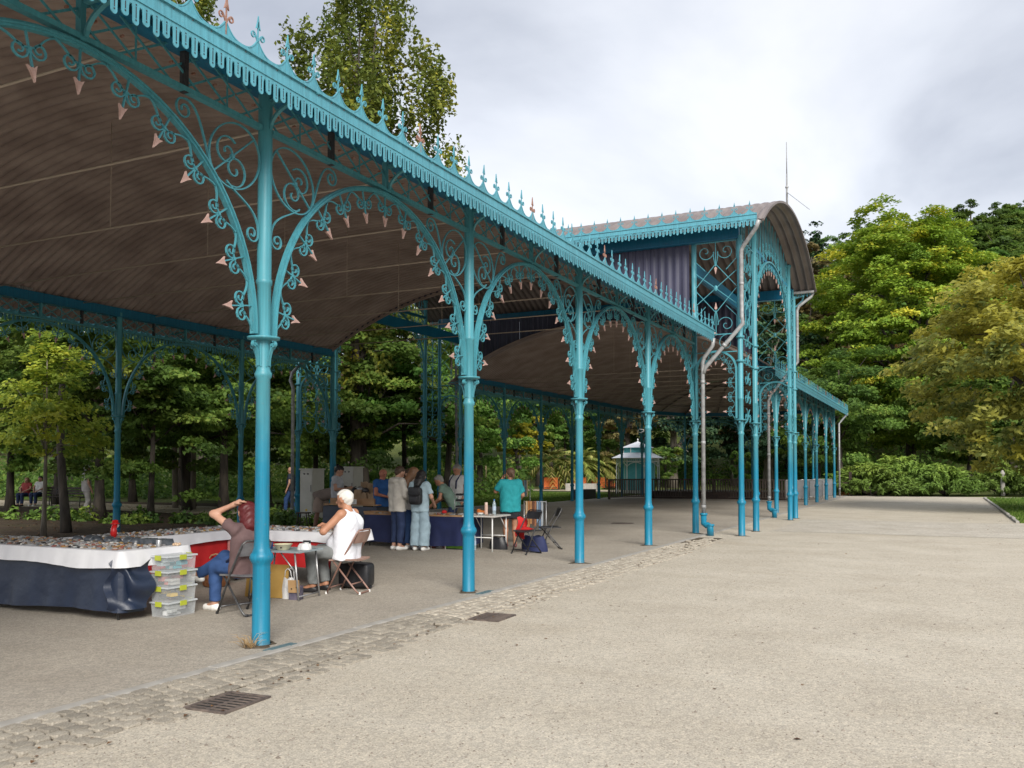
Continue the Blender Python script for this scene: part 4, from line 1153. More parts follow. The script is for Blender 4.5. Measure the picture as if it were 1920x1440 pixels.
# leaning bare stump-like trunk beside it
mb = MB(); mb.tube([(0, 0, 0), (-.08, .02, .5), (-.24, .06, 1.2), (-.38, .08, 2.2), (-.42, .1, 3.6), (-.3, .2, 5.0)], [.15, .125, .105, .10, .08, .05], 10)
st = empty("leaning_tree", (-20.7, 15.75, 0), 0, "leaning dark trunk beside the young yellow-green tree", "tree"); mb.build("trunk", BARK, st)
cm, C = crown_mesh("leaning_crown", 24, L_MID, (2.4, 2.4, 1.8), .2, 60, 130, shell=.8); inst("crown", cm, st, (-.2, .3, 5.6))
for px, Z, rr, lb in ((330, 38, .13, "thin pale trunk standing on the far side of the path"), (345, 41, .16, "greyish trunk beside the thin pale one across the path"), (363, 37, .12, "rightmost of the three thin trunks across the path")):
    cm, tm, zc = KB[2]; p = at(px, Z)
    t = empty("park_tree", p, px, lb, "tree", "trees behind the pavilion"); m = MB(); m.tube([(0, 0, 0), (.04, .03, 2), (.1, 0, 4.5), (.2, .05, 7)], [rr, rr * .85, rr * .7, rr * .4], 8); m.build("trunk", BARK_L if px != 345 else BARK, t)
    inst("crown", cm, t, (0, 0, 6.6), px, 0, 0, .8)
# --- tall feathery tree above the roof and its neighbours
cm, C = crown_mesh("larch_crown", 31, L_LARCH, (5.2, 5.2, 11.5), .25, 470, 120, shell=.85, cl=(.11, .24), lobes=14, tilt=1.4, prof=lambda z: .55 + 1.0 * sin(pi * min(1, z * .9 + .12)) * .62)
tm = trunk_mesh("larch_trunk", 32, C, (4.3, 4.3, 11.5), 15.5, .34, BARK, 60, split=.35)
p = at(670, 43); tree("feathery_tree", "tall feathery yellow-green tree rising above the pavilion roof", cm, tm, p, 15.5, 1.0, 0.6)
p = at(345, 44); tree("feathery_tree", "tall tree whose tips show above the roof at the top left", cm, tm, p, 15.2, (1.0, 1.0, .985), 2.6)
cm2, C2 = crown_mesh("birch_crown", 33, L_LARCH, (1.9, 1.9, 4.6), .26, 70, 80, shell=.9, cl=(.26, .3), tilt=1.3)
tm2 = trunk_mesh("birch_trunk", 34, C2, (1.9, 1.9, 4.6), 13.0, .15, BARK_L, 14)
tree("slim_tree", "slim light tree peeping over the roof right of the feathery tree", cm2, tm2, at(858, 52), 13.0, 1.06, 0)
cmp_, Cp = crown_mesh("pine_crown", 35, L_CONI, (2.4, 2.4, 1.5), .42, 26, 110, shell=.9, cl=(.34, .12), tilt=1.0, low_cut=-.3)
tmp_ = trunk_mesh("pine_trunk", 36, Cp, (2.4, 2.4, 1.5), 22.5, .32, BARK, 14, split=.85)
tree("umbrella_pine", "flat-topped dark pine peeping over the cresting", cmp_, tmp_, at(1012, 82), 22.6, 1.0, 0)
# --- through the far arches
KY = kit("maple_y", 41, L_YELLOW, (2.4, 2.4, 1.9), 4.2, .26, 46, 120, .20, BARK, low_cut=-.7)
tree("yellow_tree", "small bright yellow tree seen behind the teal-shirted woman", KY[0], KY[1], at(975, 63), KY[2], 1.0, 0)
KBr = kit("copper", 42, L_BROWN, (3.3, 3.3, 5.4), 7.4, .28, 110, 120, .3, BARK, low_cut=-.95, shell=.8)
tree("copper_tree", "brownish tree standing behind the turquoise kiosk", KBr[0], KBr[1], at(1178, 76), KBr[2], 1.0, 0)
tree("copper_tree", "olive-brown tree behind the right end of the hall roof", KBr[0], KBr[1], at(1535, 92), KBr[2], 2.0, 2.0)
KC = kit("cedar", 43, L_CONI, (4.4, 4.4, 6.8), 8.0, .36, 150, 110, .42, BARK_L, 26, low_cut=-.8, cl=(.24, .05), shell=.8)
for px, Z, s, lb in ((1262, 80, 1.0, "cedar with a pale trunk right of the kiosk"), (1380, 84, 1.15, "cedar behind the slatted railing"), (1440, 78, 1.1, "dark cedar behind the hall's right columns"), (1480, 95, 1.5, "tall dark cedar behind the hall's right corner")):
    tree("cedar", lb, KC[0], KC[1], at(px, Z), KC[2], s, px)
tree("dark_tree", "dark leafy tree behind the end of the far wing", *KB[0][:2], at(1575, 66), KB[0][2], 1.35, 1.0)
tree("dark_tree", "dark leafy tree beside the far rain pipe", *KB[2][:2], at(1535, 70), KB[2][2], 1.3, 3.0)
# light green shrub beside the kiosk
KS = kit("shrub", 44, L_MID, (1.5, 1.5, 1.7), 1.8, .22, 40, 90, .06, BARK, low_cut=-.95)
o = tree("leafy_shrub", "light green bushy shrub right of the kiosk", KS[0], KS[1], at(1248, 66), KS[2], 1.15, 0); o["category"] = "shrub"
o = tree("leafy_shrub", "clipped dark cone shrub behind the railing", KS[0], KS[1], at(1395, 62), KS[2], (.7, .7, 1.0), 1); o["category"] = "shrub"
# --- hero maple and chestnut on the right
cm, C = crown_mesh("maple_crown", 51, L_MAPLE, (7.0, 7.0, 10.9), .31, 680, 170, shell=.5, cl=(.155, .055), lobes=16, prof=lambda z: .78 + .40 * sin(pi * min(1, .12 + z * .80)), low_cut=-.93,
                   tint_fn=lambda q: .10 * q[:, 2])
tm = trunk_mesh("maple_trunk", 52, C, (7.0, 7.0, 11.2), 13.4, .48, BARK, 34, split=.4)
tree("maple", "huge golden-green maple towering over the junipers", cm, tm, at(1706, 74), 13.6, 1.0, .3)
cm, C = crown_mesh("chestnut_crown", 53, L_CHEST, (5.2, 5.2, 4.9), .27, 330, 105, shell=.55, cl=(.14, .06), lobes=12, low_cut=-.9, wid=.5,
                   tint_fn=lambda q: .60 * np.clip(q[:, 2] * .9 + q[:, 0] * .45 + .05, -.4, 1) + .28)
tm = trunk_mesh("chestnut_trunk", 54, C, (5.2, 5.2, 4.9), 5.9, .3, BARK, 24, split=.5)
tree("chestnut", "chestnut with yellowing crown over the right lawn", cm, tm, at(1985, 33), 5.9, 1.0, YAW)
cm, C = crown_mesh("grey_green_crown", 55, L_MID, (4.2, 4.2, 3.6), .30, 130, 120, shell=.65, cl=(.16, .06), low_cut=-.95)
tm = trunk_mesh("grey_green_trunk", 56, C, (4.2, 4.2, 3.6), 4.3, .22, BARK, 14)
tree("lawn_tree", "lower grey-green tree between the maple and the chestnut", cm, tm, at(1815, 64), 4.4, 1.25, 0)
# --- spreading junipers along the end of the plaza
def juniper_mesh(seed, R):
    r = np.random.default_rng(seed); V = []; n0 = 0; Cs = []
    ncl = 150
    P = []; NN = []; AX = []
    for _ in range(ncl):
        a = r.uniform(0, 2 * pi); q = sqrt(r.random()); tip = np.array([R[0] * q * cos(a), R[1] * q * sin(a), R[2] * (1 - .75 * q ** 2) * r.uniform(.55, 1.1)])
        k = 110; t = r.random(k) ** .7
        d = np.array([cos(a), sin(a), .25]); base = tip - d * R[0] * .3
        pts = base[None] + (tip - base)[None] * t[:, None] + r.normal(0, .07, (k, 3)) * (1.15 - t)[:, None] * np.array([1, 1, .55])
        P.append(pts); NN.append(np.c_[r.normal(0, .5, (k, 2)), np.ones(k)]); AX.append(np.tile(d, (k, 1)) + r.normal(0, .35, (k, 3)))
    P = np.concatenate(P); V, Fq = leaves_np(P, np.concatenate(NN), np.concatenate(AX), .32, r, wid=.20)
    t = .25 + .6 * np.clip(P[:, 2] / R[2], 0, 1) * r.uniform(.6, 1.1, len(P))
    return np_mesh("juniper", V, Fq, L_JUNI, attr=np.clip(t, 0, 1))
JM = [juniper_mesh(61, (2.6, 2.0, 1.35)), juniper_mesh(62, (2.9, 2.2, 1.6))]
mb = MB()
for i in range(9):
    a = i * 2.4; mb.tube([(0, 0, 0), (cos(a) * .6, sin(a) * .5, .3), (cos(a) * 1.5, sin(a) * 1.2, .6)], [.05, .04, .015], 5)
JT = mb.mesh("juniper_stems", BARK)
for px, Z, k, s, lb in ((1632, 55.5, 0, 1.0, "spreading juniper nearest the far rain pipe"), (1700, 56.5, 1, 1.05, "tallest spreading juniper at the end of the plaza"), (1772, 55, 0, 1.0, "spreading juniper left of the dark gap"),
                        (1880, 56, 1, .9, "spreading juniper right of the dark gap, by the white post"), (1665, 60, 1, 1.1, "juniper in the second row behind the tallest one"), (1955, 58, 0, 1.0, "juniper at the right end of the row"), (1600, 60, 0, .9, "small juniper beside the dark gate post")):
    o = empty("juniper", at(px, Z), px * .1, lb, "shrub", "junipers along the end of the plaza"); o.scale = (s * 1.25, s * 1.1, s * 1.4)
    inst("foliage", JM[k], o); inst("stems", JT, o)
# --- wooded hill and tree belt (each tree its own object)
KH = [kit("hill_oak", 71, L_MID, (5.2, 5.2, 5.6), 9.5, .46, 120, 105, .35, low_cut=-.95, shell=.6, cl=(.19, .07)),
      kit("hill_beech", 72, L_DARK, (5.0, 5.0, 6.2), 10.0, .46, 120, 105, .35, low_cut=-.95, shell=.6, cl=(.19, .07)),
      kit("hill_ash", 73, L_BROWN, (4.6, 4.6, 6.0), 9.5, .46, 105, 105, .3, low_cut=-.95, shell=.6, cl=(.2, .07))]
cm, C = crown_mesh("spruce_crown", 74, L_CONI, (2.6, 2.6, 8.5), .55, 130, 46, shell=.9, cl=(.3, .12), tilt=.7, lobes=4, prof=lambda z: 1.15 * (1.02 - z) ** .8 + .03)
KSp = (cm, trunk_mesh("spruce_trunk", 75, C, (2.6, 2.6, 8.5), 9.6, .25, BARK, 4), 9.6)
r_ = random.Random(8)
belt = []
for k in range(38):                                             # belt behind the park, all along
    belt.append((-420 + k * 66 + r_.uniform(-25, 25), r_.uniform(92, 110), r_.choice((0, 1, 1, 2)), r_.uniform(.75, 1.05)))
for k in range(30):
    belt.append((1050 + k * 34 + r_.uniform(-18, 18), r_.uniform(118, 140), r_.choice((0, 1, 2, 3)) if k < 14 else r_.choice((0, 1, 0)), r_.uniform(.85, 1.15)))
for k in range(32):
    belt.append((1150 + k * 30 + r_.uniform(-18, 18), r_.uniform(150, 180), r_.choice((0, 1, 1, 3, 3)) if k < 13 else r_.choice((0, 1)), r_.uniform(.85, 1.1)))
for k in range(16):
    belt.append((-250 + k * 80 + r_.uniform(-30, 30), r_.uniform(62, 84), r_.choice((0, 1)), r_.uniform(.6, .8)))
belt += [(1535, 150, 3, 1.15), (1490, 128, 1, 1.0), (1560, 132, 0, .95), (1600, 138, 1, 1.0), (1880, 120, 1, 1.25), (1800, 126, 0, 1.25), (1840, 112, 1, 1.2), (1930, 105, 0, 1.3), (1900, 70, 1, 1.0), (1830, 84, 0, 1.1)]
names = ("hill_tree", "hill_tree", "hill_tree", "hill_spruce")
labs = ("mid-green leafy tree in the wooded slope around the park", "dark green leafy tree in the wooded slope around the park", "brownish leafy tree in the wooded slope around the park", "narrow dark spruce in the wooded slope around the park")
EX = ["small pointed spruce on the skyline right of the lightning rod", "dark leafy treetop just right of the hall roof", "mid-green treetop left of the maple on the slope", "dark treetop touching the maple's upper left side", "dark treetop right of the maple on the skyline",
      "mid-green treetop directly right of the maple's top", "dark tree filling the gap between maple and chestnut tops", "mid-green tree at the upper right corner of the slope", "dark tree behind the chestnut at the right edge", "mid-green tree below the skyline between maple and chestnut"]
for i, (px, Z, k, s) in enumerate(belt):
    K = (KH + [KSp])[k]; p = at(px, Z); p.z = hill(p.x, p.y) - .3
    j = i - (len(belt) - 10); tree(names[k], EX[j] if j >= 0 else labs[k], K[0], K[1], p, K[2], s, i * 2.1, labs[k].split(" in the")[0] + "s of the slope")
# undergrowth: dark bushes closing the view under the far crowns (uncountable)
def bushes(name, spots, leaf, mat, label, per=150):
    r = np.random.default_rng(91); Ps = []; N_ = []
    for x, y, z, rad, h in spots:
        d = r.normal(0, 1, (per, 3)); d /= np.linalg.norm(d, axis=1, keepdims=True); q = r.random(per) ** .4
        Ps.append(np.c_[x + d[:, 0] * rad * q, y + d[:, 1] * rad * q, z + np.abs(d[:, 2]) * h * q]); N_.append(d * .6 + np.array([0, 0, .7]) + r.normal(0, .4, (per, 3)))
    P = np.concatenate(Ps); V, Fq = leaves_np(P, np.concatenate(N_), r.normal(0, 1, P.shape), leaf, r)
    t = np.clip(.4 + .25 * np.repeat(r.normal(0, 1, len(spots)), per) + .12 * r.normal(0, 1, len(P)), 0, 1)
    return tag(inst(name, np_mesh(name, V, Fq, mat, attr=t)), label, "undergrowth", kind="stuff")
sp = []
for k in range(150):
    p = at(r_.uniform(-350, 960), r_.uniform(50, 64)); sp.append((p.x, p.y, -.1, r_.uniform(1.2, 2.4), r_.uniform(1.6, 3.6)))
bushes("undergrowth", sp, .32, L_DARK, "dark undergrowth beneath the trees behind the path")
sp = []
for k in range(110):
    p = at(r_.uniform(900, 2000), r_.uniform(84, 104)); p.z = hill(p.x, p.y); sp.append((p.x, p.y, p.z - .2, r_.uniform(1.4, 2.8), r_.uniform(1.6, 3.8)))
bushes("undergrowth", sp, .4, L_MID, "bushes at the foot of the wooded slope")
sp = []
for k in range(75):
    a, b = r_.choice((((400, 26.3), (620, 25.2)), ((180, 27.6), (420, 27.2)), ((-60, 30.5), (200, 28.6)), ((500, 31), (640, 30)))); t = r_.random()
    p = at(a[0] + (b[0] - a[0]) * t, a[1] + (b[1] - a[1]) * t + r_.uniform(-.6, .6)); sp.append((p.x, p.y, -.05, r_.uniform(.25, .55), r_.uniform(.25, .6)))
bushes("ground_cover", sp, .16, L_JUNI, "low leafy ground cover along the path behind the pavilion", 70)
sp = []
for k in range(30):
    p = at(r_.uniform(1590, 1760), r_.uniform(64, 72)); sp.append((p.x, p.y, -.1, r_.uniform(.8, 1.4), r_.uniform(.9, 1.8)))
bushes("ground_cover", sp, .24, L_MID, "pale green bushes between the junipers and the maple")
# ================================================================== market stalls and belongings
random.seed(21)
WHITE_CLOTH = M_("white_cloth", (0.62, 0.62, 0.65), 0.85, (0.72, 0.72, 0.74), 3, 4, bump=.15, bscale=9)
NAVY_PLASTIC = M_("navy_plastic", (0.007, 0.015, 0.038), 0.42, (0.012, 0.022, 0.050), 3, 4, bump=.35, bscale=6, spec=.6, bdist=.03)
NAVY_CLOTH = M_("navy_cloth", (0.008, 0.014, 0.060), 0.75, (0.014, 0.022, 0.085), 4, 4, bump=.2, bscale=9)
RED_CLOTH = M_("red_cloth", (0.42, 0.008, 0.010), 0.75, (0.52, 0.014, 0.016), 4, 4, bump=.2, bscale=8)
WOODT = M_("table_wood", (0.30, 0.16, 0.07), 0.55, (0.42, 0.25, 0.12), 5, 5, stretch=(1, 9, 1))
STEEL = M_("grey_steel", (0.30, 0.30, 0.31), 0.35, (0.42, 0.42, 0.42), 20, metal=.6)
STEEL_D = M_("dark_steel", (0.06, 0.06, 0.065), 0.4, (0.12, 0.12, 0.12), 20, metal=.5)
BROWN_FR = M_("brown_frame", (0.20, 0.11, 0.085), 0.45, (0.27, 0.16, 0.13), 10)
BROWN_SEAT = M_("brown_vinyl", (0.26, 0.155, 0.12), 0.5, (0.33, 0.21, 0.17), 10)
BLACK = M_("black_vinyl", (0.010, 0.011, 0.014), 0.45, (0.022, 0.022, 0.026), 12)
WHITEP = M_("white_paint", (0.72, 0.72, 0.70), 0.5, (0.8, 0.8, 0.78), 6)
CREAM = M_("cream_enamel", (0.62, 0.58, 0.38), 0.3, (0.68, 0.64, 0.45), 6)
CLEARP = M_("clear_plastic", (0.70, 0.74, 0.76), 0.22, alpha=.30, spec=.5)
CLEARL = M_("clear_lid", (0.66, 0.70, 0.72), 0.3, alpha=.62, spec=.5)
LIME = M_("lime_clip", (0.40, 0.44, 0.04), 0.5)
CARD = M_("cardboard", (0.36, 0.22, 0.10), 0.9, (0.44, 0.29, 0.15), 6, 5, bump=.2, bscale=15)
KRAFT = M_("kraft_paper", (0.33, 0.22, 0.13), 0.9, (0.46, 0.33, 0.21), 7, 5, bump=.6, bscale=12, bdist=.02, rnd=.2)
OCHRE = M_("ochre_board", (0.34, 0.20, 0.045), 0.8, (0.42, 0.26, 0.07), 4)
WICKER = M_("wicker", (0.20, 0.075, 0.03), 0.7, (0.34, 0.15, 0.06), 25, 4, bump=.6, bscale=50)
BAGP = M_("plastic_bag", (0.72, 0.72, 0.72), 0.4, (0.8, 0.8, 0.8), 6, bump=.7, bscale=10, bdist=.03, alpha=.85)
ORANGE = M_("orange_tub", (0.62, 0.13, 0.025), 0.6, (0.72, 0.17, 0.035), 6)
GREENP = M_("green_plastic", (0.16, 0.42, 0.02), 0.5, (0.22, 0.5, 0.04), 6)
REDP = M_("red_plastic", (0.52, 0.012, 0.012), 0.35)
CABIN = M_("cabinet_grey", (0.42, 0.41, 0.37), 0.5, (0.50, 0.49, 0.45), 2.5, 6)
DARKWOOD = M_("dark_wood", (0.020, 0.012, 0.010), 0.5, (0.05, 0.028, 0.02), 8, 5)
RAILWOOD = M_("weathered_wood", (0.055, 0.042, 0.036), 0.8, (0.12, 0.095, 0.08), 6, 6, stretch=(4, 4, .6))
TRINK = leaf_mat("trinket", (0.03, 0.03, 0.035), (0.34, 0.27, 0.20), (0.62, 0.58, 0.52), 0.0, 0.4)
_r = [n for n in TRINK.node_tree.nodes if n.type == 'VALTORGB'][0].color_ramp
for _p, _c in ((.2, (.55, .55, .56)), (.34, (.06, .05, .05)), (.45, (.5, .33, .10)), (.55, (.30, .10, .07)), (.60, (.40, .38, .36)), (.70, (.20, .26, .27)), (.78, (.30, .22, .15)), (.88, (.7, .68, .64))): _r.elements.new(_p).color = (*_c, 1)
GLASS_B = M_("bottle_plastic", (0.55, 0.68, 0.75), 0.1, alpha=.45, spec=.6)

def cloth_mesh(name, lx, ly, z, drop, mat, wav=.012, seed=0, nf=46, uneven=.05, flare=.05):
    """cloth on a table lx by ly: flat top, hanging border with folds"""
    r = random.Random(seed); ph = [r.uniform(0, 6) for _ in range(6)]
    per = []
    n = nf
    pts = [(-lx / 2, -ly / 2), (lx / 2, -ly / 2), (lx / 2, ly / 2), (-lx / 2, ly / 2)]
    L = [lx, ly, lx, ly]; tot = sum(L); N = n * 4
    for i in range(N):
        s = i / N * tot; k = 0
        while s > L[k] and k < 3: s -= L[k]; k += 1
        a, b = pts[k], pts[(k + 1) % 4]; t = s / L[k]
        nx, ny = (b[1] - a[1]) / L[k], -(b[0] - a[0]) / L[k]
        per.append((a[0] + (b[0] - a[0]) * t, a[1] + (b[1] - a[1]) * t, nx, ny, i / N * tot))
    mb = MB(); vs = [(p[0], p[1], z) for p in per] + [(0, 0, z + .001)]
    mb.add(vs, [(i, (i + 1) % N, N) for i in range(N)], None, False)
    rows = 7; vs = []
    for j in range(rows + 1):
        v = j / rows
        for x, y, nx, ny, s in per:
            w = wav * v ** .7 * (sin(s * 9 + ph[0]) + .7 * sin(s * 17 + ph[1]) + .5 * sin(s * 31 + ph[2])) + .006 + flare * v
            dz = drop * v * (1 + uneven * sin(s * 1.7 + ph[3]) + uneven * .5 * sin(s * 5 + ph[4]))
            vs.append((x + nx * w, y + ny * w, z - dz))
    fs = [(j * N + i, (j + 1) * N + i, (j + 1) * N + (i + 1) % N, j * N + (i + 1) % N) for j in range(rows) for i in range(N)]
    mb.add(vs, fs, None, True)
    return mb.mesh(name, mat)
def trestle(loc, lx, ly, h, label, rz=0, top=None):
    t = empty("trestle_table", loc, rz, label, "table")
    mb = MB(); mb.bbox((-lx / 2, -ly / 2, h - .03), (lx / 2, ly / 2, h)); mb.build("tabletop", top or WOODT, t)
    for sx in (-1, 1):
        for sy in (-1, 1):
            mb = MB(); mb.tube([(sx * (lx / 2 - .12), sy * (ly / 2 - .08), h - .031), (sx * (lx / 2 - .10), sy * (ly / 2 - .06), 0)], .014, 6); mb.build("leg", STEEL_D, t)
    return t
def trinkets(name, rects, n, label, size=(.015, .045)):
    """small flat wares, too many to count"""
    r = np.random.default_rng(len(label)); V = []; Fq = []; tt = []; b = 0
    for k in range(n):
        x0, y0, x1, y1, z = rects[k % len(rects)]; x, y = r.uniform(x0, x1), r.uniform(y0, y1)
        w, l, h = r.uniform(*size), r.uniform(*size), r.uniform(.004, .022); a = r.uniform(0, pi); c, s = cos(a), sin(a)
        q = [(-w, -l), (w, -l), (w, l), (-w, l)]
        for zz in (0, h):
            kk = 1 if zz == 0 else .7
            for px, py in q: V.append((x + (px * c - py * s) * kk, y + (px * s + py * c) * kk, z + .002 + zz))
        Fq += [(b + 4, b + 5, b + 6, b + 7), (b, b + 1, b + 5, b + 4), (b + 1, b + 2, b + 6, b + 5), (b + 2, b + 3, b + 7, b + 6), (b + 3, b, b + 4, b + 7)]
        tt += [r.random() ** 1.2] * 5; b += 8
    return tag(inst(name, np_mesh(name, V, Fq, TRINK, attr=tt)), label, "wares", kind="stuff")

# ---- jewellery stall: three tables in a U
trestle((-10.03, 7.20, .016), 4.1, .92, .74, "trestle table under the white cloth and navy skirt")
tag(inst("tablecloth", cloth_mesh("tablecloth", 4.14, .96, .768, .17, WHITE_CLOTH, .008, 1, 60, .12), None, (-10.03, 7.20, 0)), "white tablecloth over the navy-skirted jewellery table", "tablecloth")
def skirt(name, pts, z0, z1, mat, label, wav=.02, seed=1, sag=0.04, cat="table skirt"):
    """hanging sheet along a polyline, gathered in folds"""
    r = random.Random(seed); ph = [r.uniform(0, 6) for _ in range(5)]; P = []
    for a, b in zip(pts[:-1], pts[1:]):
        L = math.dist(a, b); n = max(6, int(L / .035))
        nx, ny = (b[1] - a[1]) / L, -(b[0] - a[0]) / L
        for i in range(n + (1 if b == pts[-1] else 0)):
            t = i / n; P.append((a[0] + (b[0] - a[0]) * t, a[1] + (b[1] - a[1]) * t, nx, ny))
    s = 0; S = [0]
    for p, q in zip(P[:-1], P[1:]): s += math.dist(p[:2], q[:2]); S.append(s)
    mb = MB(); rows = 9; N = len(P); vs = []
    for j in range(rows + 1):
        v = j / rows
        for (x, y, nx, ny), s in zip(P, S):
            w = wav * (v + .02) * (sin(s * 5 + ph[0]) + .8 * sin(s * 11 + ph[1] + 2 * v) + .4 * sin(s * 23 + ph[2])) + .03 * v
            vs.append((x + nx * w, y + ny * w, z1 + (z0 - z1) * v * (1 + sag * sin(s * 2.1 + ph[3]))))
    fs = [(j * N + i, j * N + i + 1, (j + 1) * N + i + 1, (j + 1) * N + i) for j in range(rows) for i in range(N - 1)]
    mb.add(vs, fs, None, True)
    return tag(mb.build(name, mat), label, cat)
skirt("table_skirt", [(-12.1, 6.735), (-8.02, 6.735), (-7.98, 6.78), (-7.98, 7.05)], .10, .66, NAVY_PLASTIC, "glossy navy plastic skirt hanging from the nearest table", .016, 3)
mb = MB()
pts = [Vector((-7.97, 6.9, .62)), Vector((-7.90, 6.98, .66)), Vector((-7.86, 7.03, .52)), Vector((-7.92, 6.86, .3)), Vector((-8.05, 6.72, .16))]
def crump(u, v):
    a = Vector((-8.10 + .26 * u, 6.66 + .34 * u, .14 + .50 * v)); return tuple(a + Vector((.05 * sin(9 * v + 4 * u) + .05 * sin(u * pi), -.05 * cos(8 * u + 3 * v) * sin(v * pi), .06 * sin(7 * u) * v)))
mb.grid(crump, 18, 14); tag(mb.build("loose_sheet", NAVY_PLASTIC), "loose gathered corner of navy sheeting beside the clear boxes", "plastic sheet")
trestle((-9.78, 8.92, .016), .9, 2.3, .74, "trestle table under the white cloth and red skirt, at the back of the U")
tag(inst("tablecloth", cloth_mesh("tablecloth", .94, 2.34, .768, .14, WHITE_CLOTH, .006, 5, 50, .1), None, (-9.78, 8.92, 0)), "white tablecloth running away from the camera over red cloth", "tablecloth")
trestle((-8.9, 10.42, .016), 2.5, .85, .74, "trestle table behind the seated woman")
tag(inst("tablecloth", cloth_mesh("tablecloth", 2.54, .88, .768, .15, WHITE_CLOTH, .008, 6, 50, .1), None, (-8.9, 10.42, 0)), "white tablecloth on the table behind the two seated vendors", "tablecloth")
skirt("table_skirt", [(-9.33, 7.82), (-9.33, 9.95)], .30, .66, RED_CLOTH, "red cloth skirt on the table facing the clear boxes", .014, 7)
skirt("table_skirt", [(-9.30, 9.97), (-7.66, 9.97)], .28, .66, RED_CLOTH, "red cloth skirt behind the small folding table", .014, 8)
mb = MB(); mb.grid(lambda u, v: (-9.31 + .42 * u * (1 - v), 9.70 + .25 * u, .62 - .52 * v + .03 * sin(u * 6)), 8, 8); tag(mb.build("draped_scarf", M_("rose_cloth", (0.42, 0.17, 0.16), .8, (.5, .23, .21), 5)), "rose-pink cloth hanging at the corner of the red skirts", "cloth")
trinkets("jewellery", [(-11.9, 6.80, -8.1, 7.05, .769)] * 3 + [(-11.9, 7.05, -8.05, 7.6, .769)] * 3 + [(-10.2, 7.85, -9.36, 10.0, .769)] * 2 + [(-10.1, 10.05, -7.75, 10.8, .769)] * 2, 2400, "jewellery and trinkets spread over the white tablecloths", (.008, .030))
# dark domed displays at the back of the nearest table
DISP = M_("grey_display", (0.035, 0.042, 0.05), .35, (0.09, 0.10, 0.115), 14)
mb = MB(); mb.lathe([(.075, 0), (.08, .012), (.07, .04), (.045, .066), (.001, .075)], 12, cap=False); DOME = mb.mesh("display_dome", DISP)
DL = ["first", "second", "third", "fourth", "fifth", "sixth", "seventh", "eighth"]
for i in range(8):
    o = inst("jewellery_display", DOME, None, (-9.65 + i * .17, 7.50 + .05 * (i % 2), .770), i, 0, 0, random.uniform(.8, 1.1))
    tag(o, "%s dark domed jewellery display from the left at the back of the nearest table" % DL[i], "display", "dark domed displays")
mb = MB(); mb.prism([(-.11, 0), (.11, 0), (.08, .07), (-.08, .07)], -.06, .06); BOXD = mb.mesh("display_case", DISP)
for i, (x, y) in enumerate(((-8.42, 7.50), (-8.20, 7.52))):
    tag(inst("display_case", BOXD, None, (x, y, .77), .1), ("larger" if i == 0 else "smaller") + " slanted dark display case near the end of the white cloth", "display", "slanted cases")
mb = MB(); mb.lathe([(.03, 0), (.031, .075), (.027, .08), (.001, .08)], 12, cap=False); tag(inst("tin", mb.mesh("tin", STEEL), None, (-8.06, 7.32, .77)), "small silver tin at the end of the nearest table", "tin")
mb = MB()
for k in range(7): mb.ball((.03 * (k % 3) - .03, .03 * (k // 3), .014 + .006 * (k % 2)), .018, 8, 5)
tag(inst("shell_pile", mb.mesh("shell_pile", M_("shell", (.5, .33, .2), .5, (.65, .5, .36), 20)), None, (-7.99, 7.5, .768)), "little heap of tan shells on the cloth corner", "shells")
# red bird-shaped stand
bd = empty("bird_ornament", (-9.62, 8.02, .77), radians(35), "red and white bird ornament wearing a red hat on the middle table", "ornament")
mb = MB(); mb.lathe([(.06, 0), (.062, .012), (.03, .02)], 14); mb.build("base", REDP, bd)
mb = MB(); mb.tube([(0, -.01, .01), (0, -.045, .06), (0, -.04, .12), (0, .0, .155), (0, .03, .16)], [.035, .042, .036, .034, .03], 10); mb.build("body", REDP, bd)
mb = MB(); mb.ball((0, .045, .155), (.042, .05, .034)); mb.tube([(0, .08, .155), (0, .13, .13)], [.024, .003], 8); mb.build("beak", WHITEP, bd)
mb = MB(); mb.lathe([(.055, .175), (.055, .185), (.038, .19), (.036, .225), (.001, .23)], 14, Matrix.Translation((0, .015, 0)), cap=False); mb.build("hat", REDP, bd)
mb = MB(); mb.grid(lambda u, v: (.036 * sin(pi * (u - .5)), -.052 + .012 * cos(pi * (u - .5)), .05 + .08 * v), 6, 3); mb.build("chest_patch", WHITEP, bd)

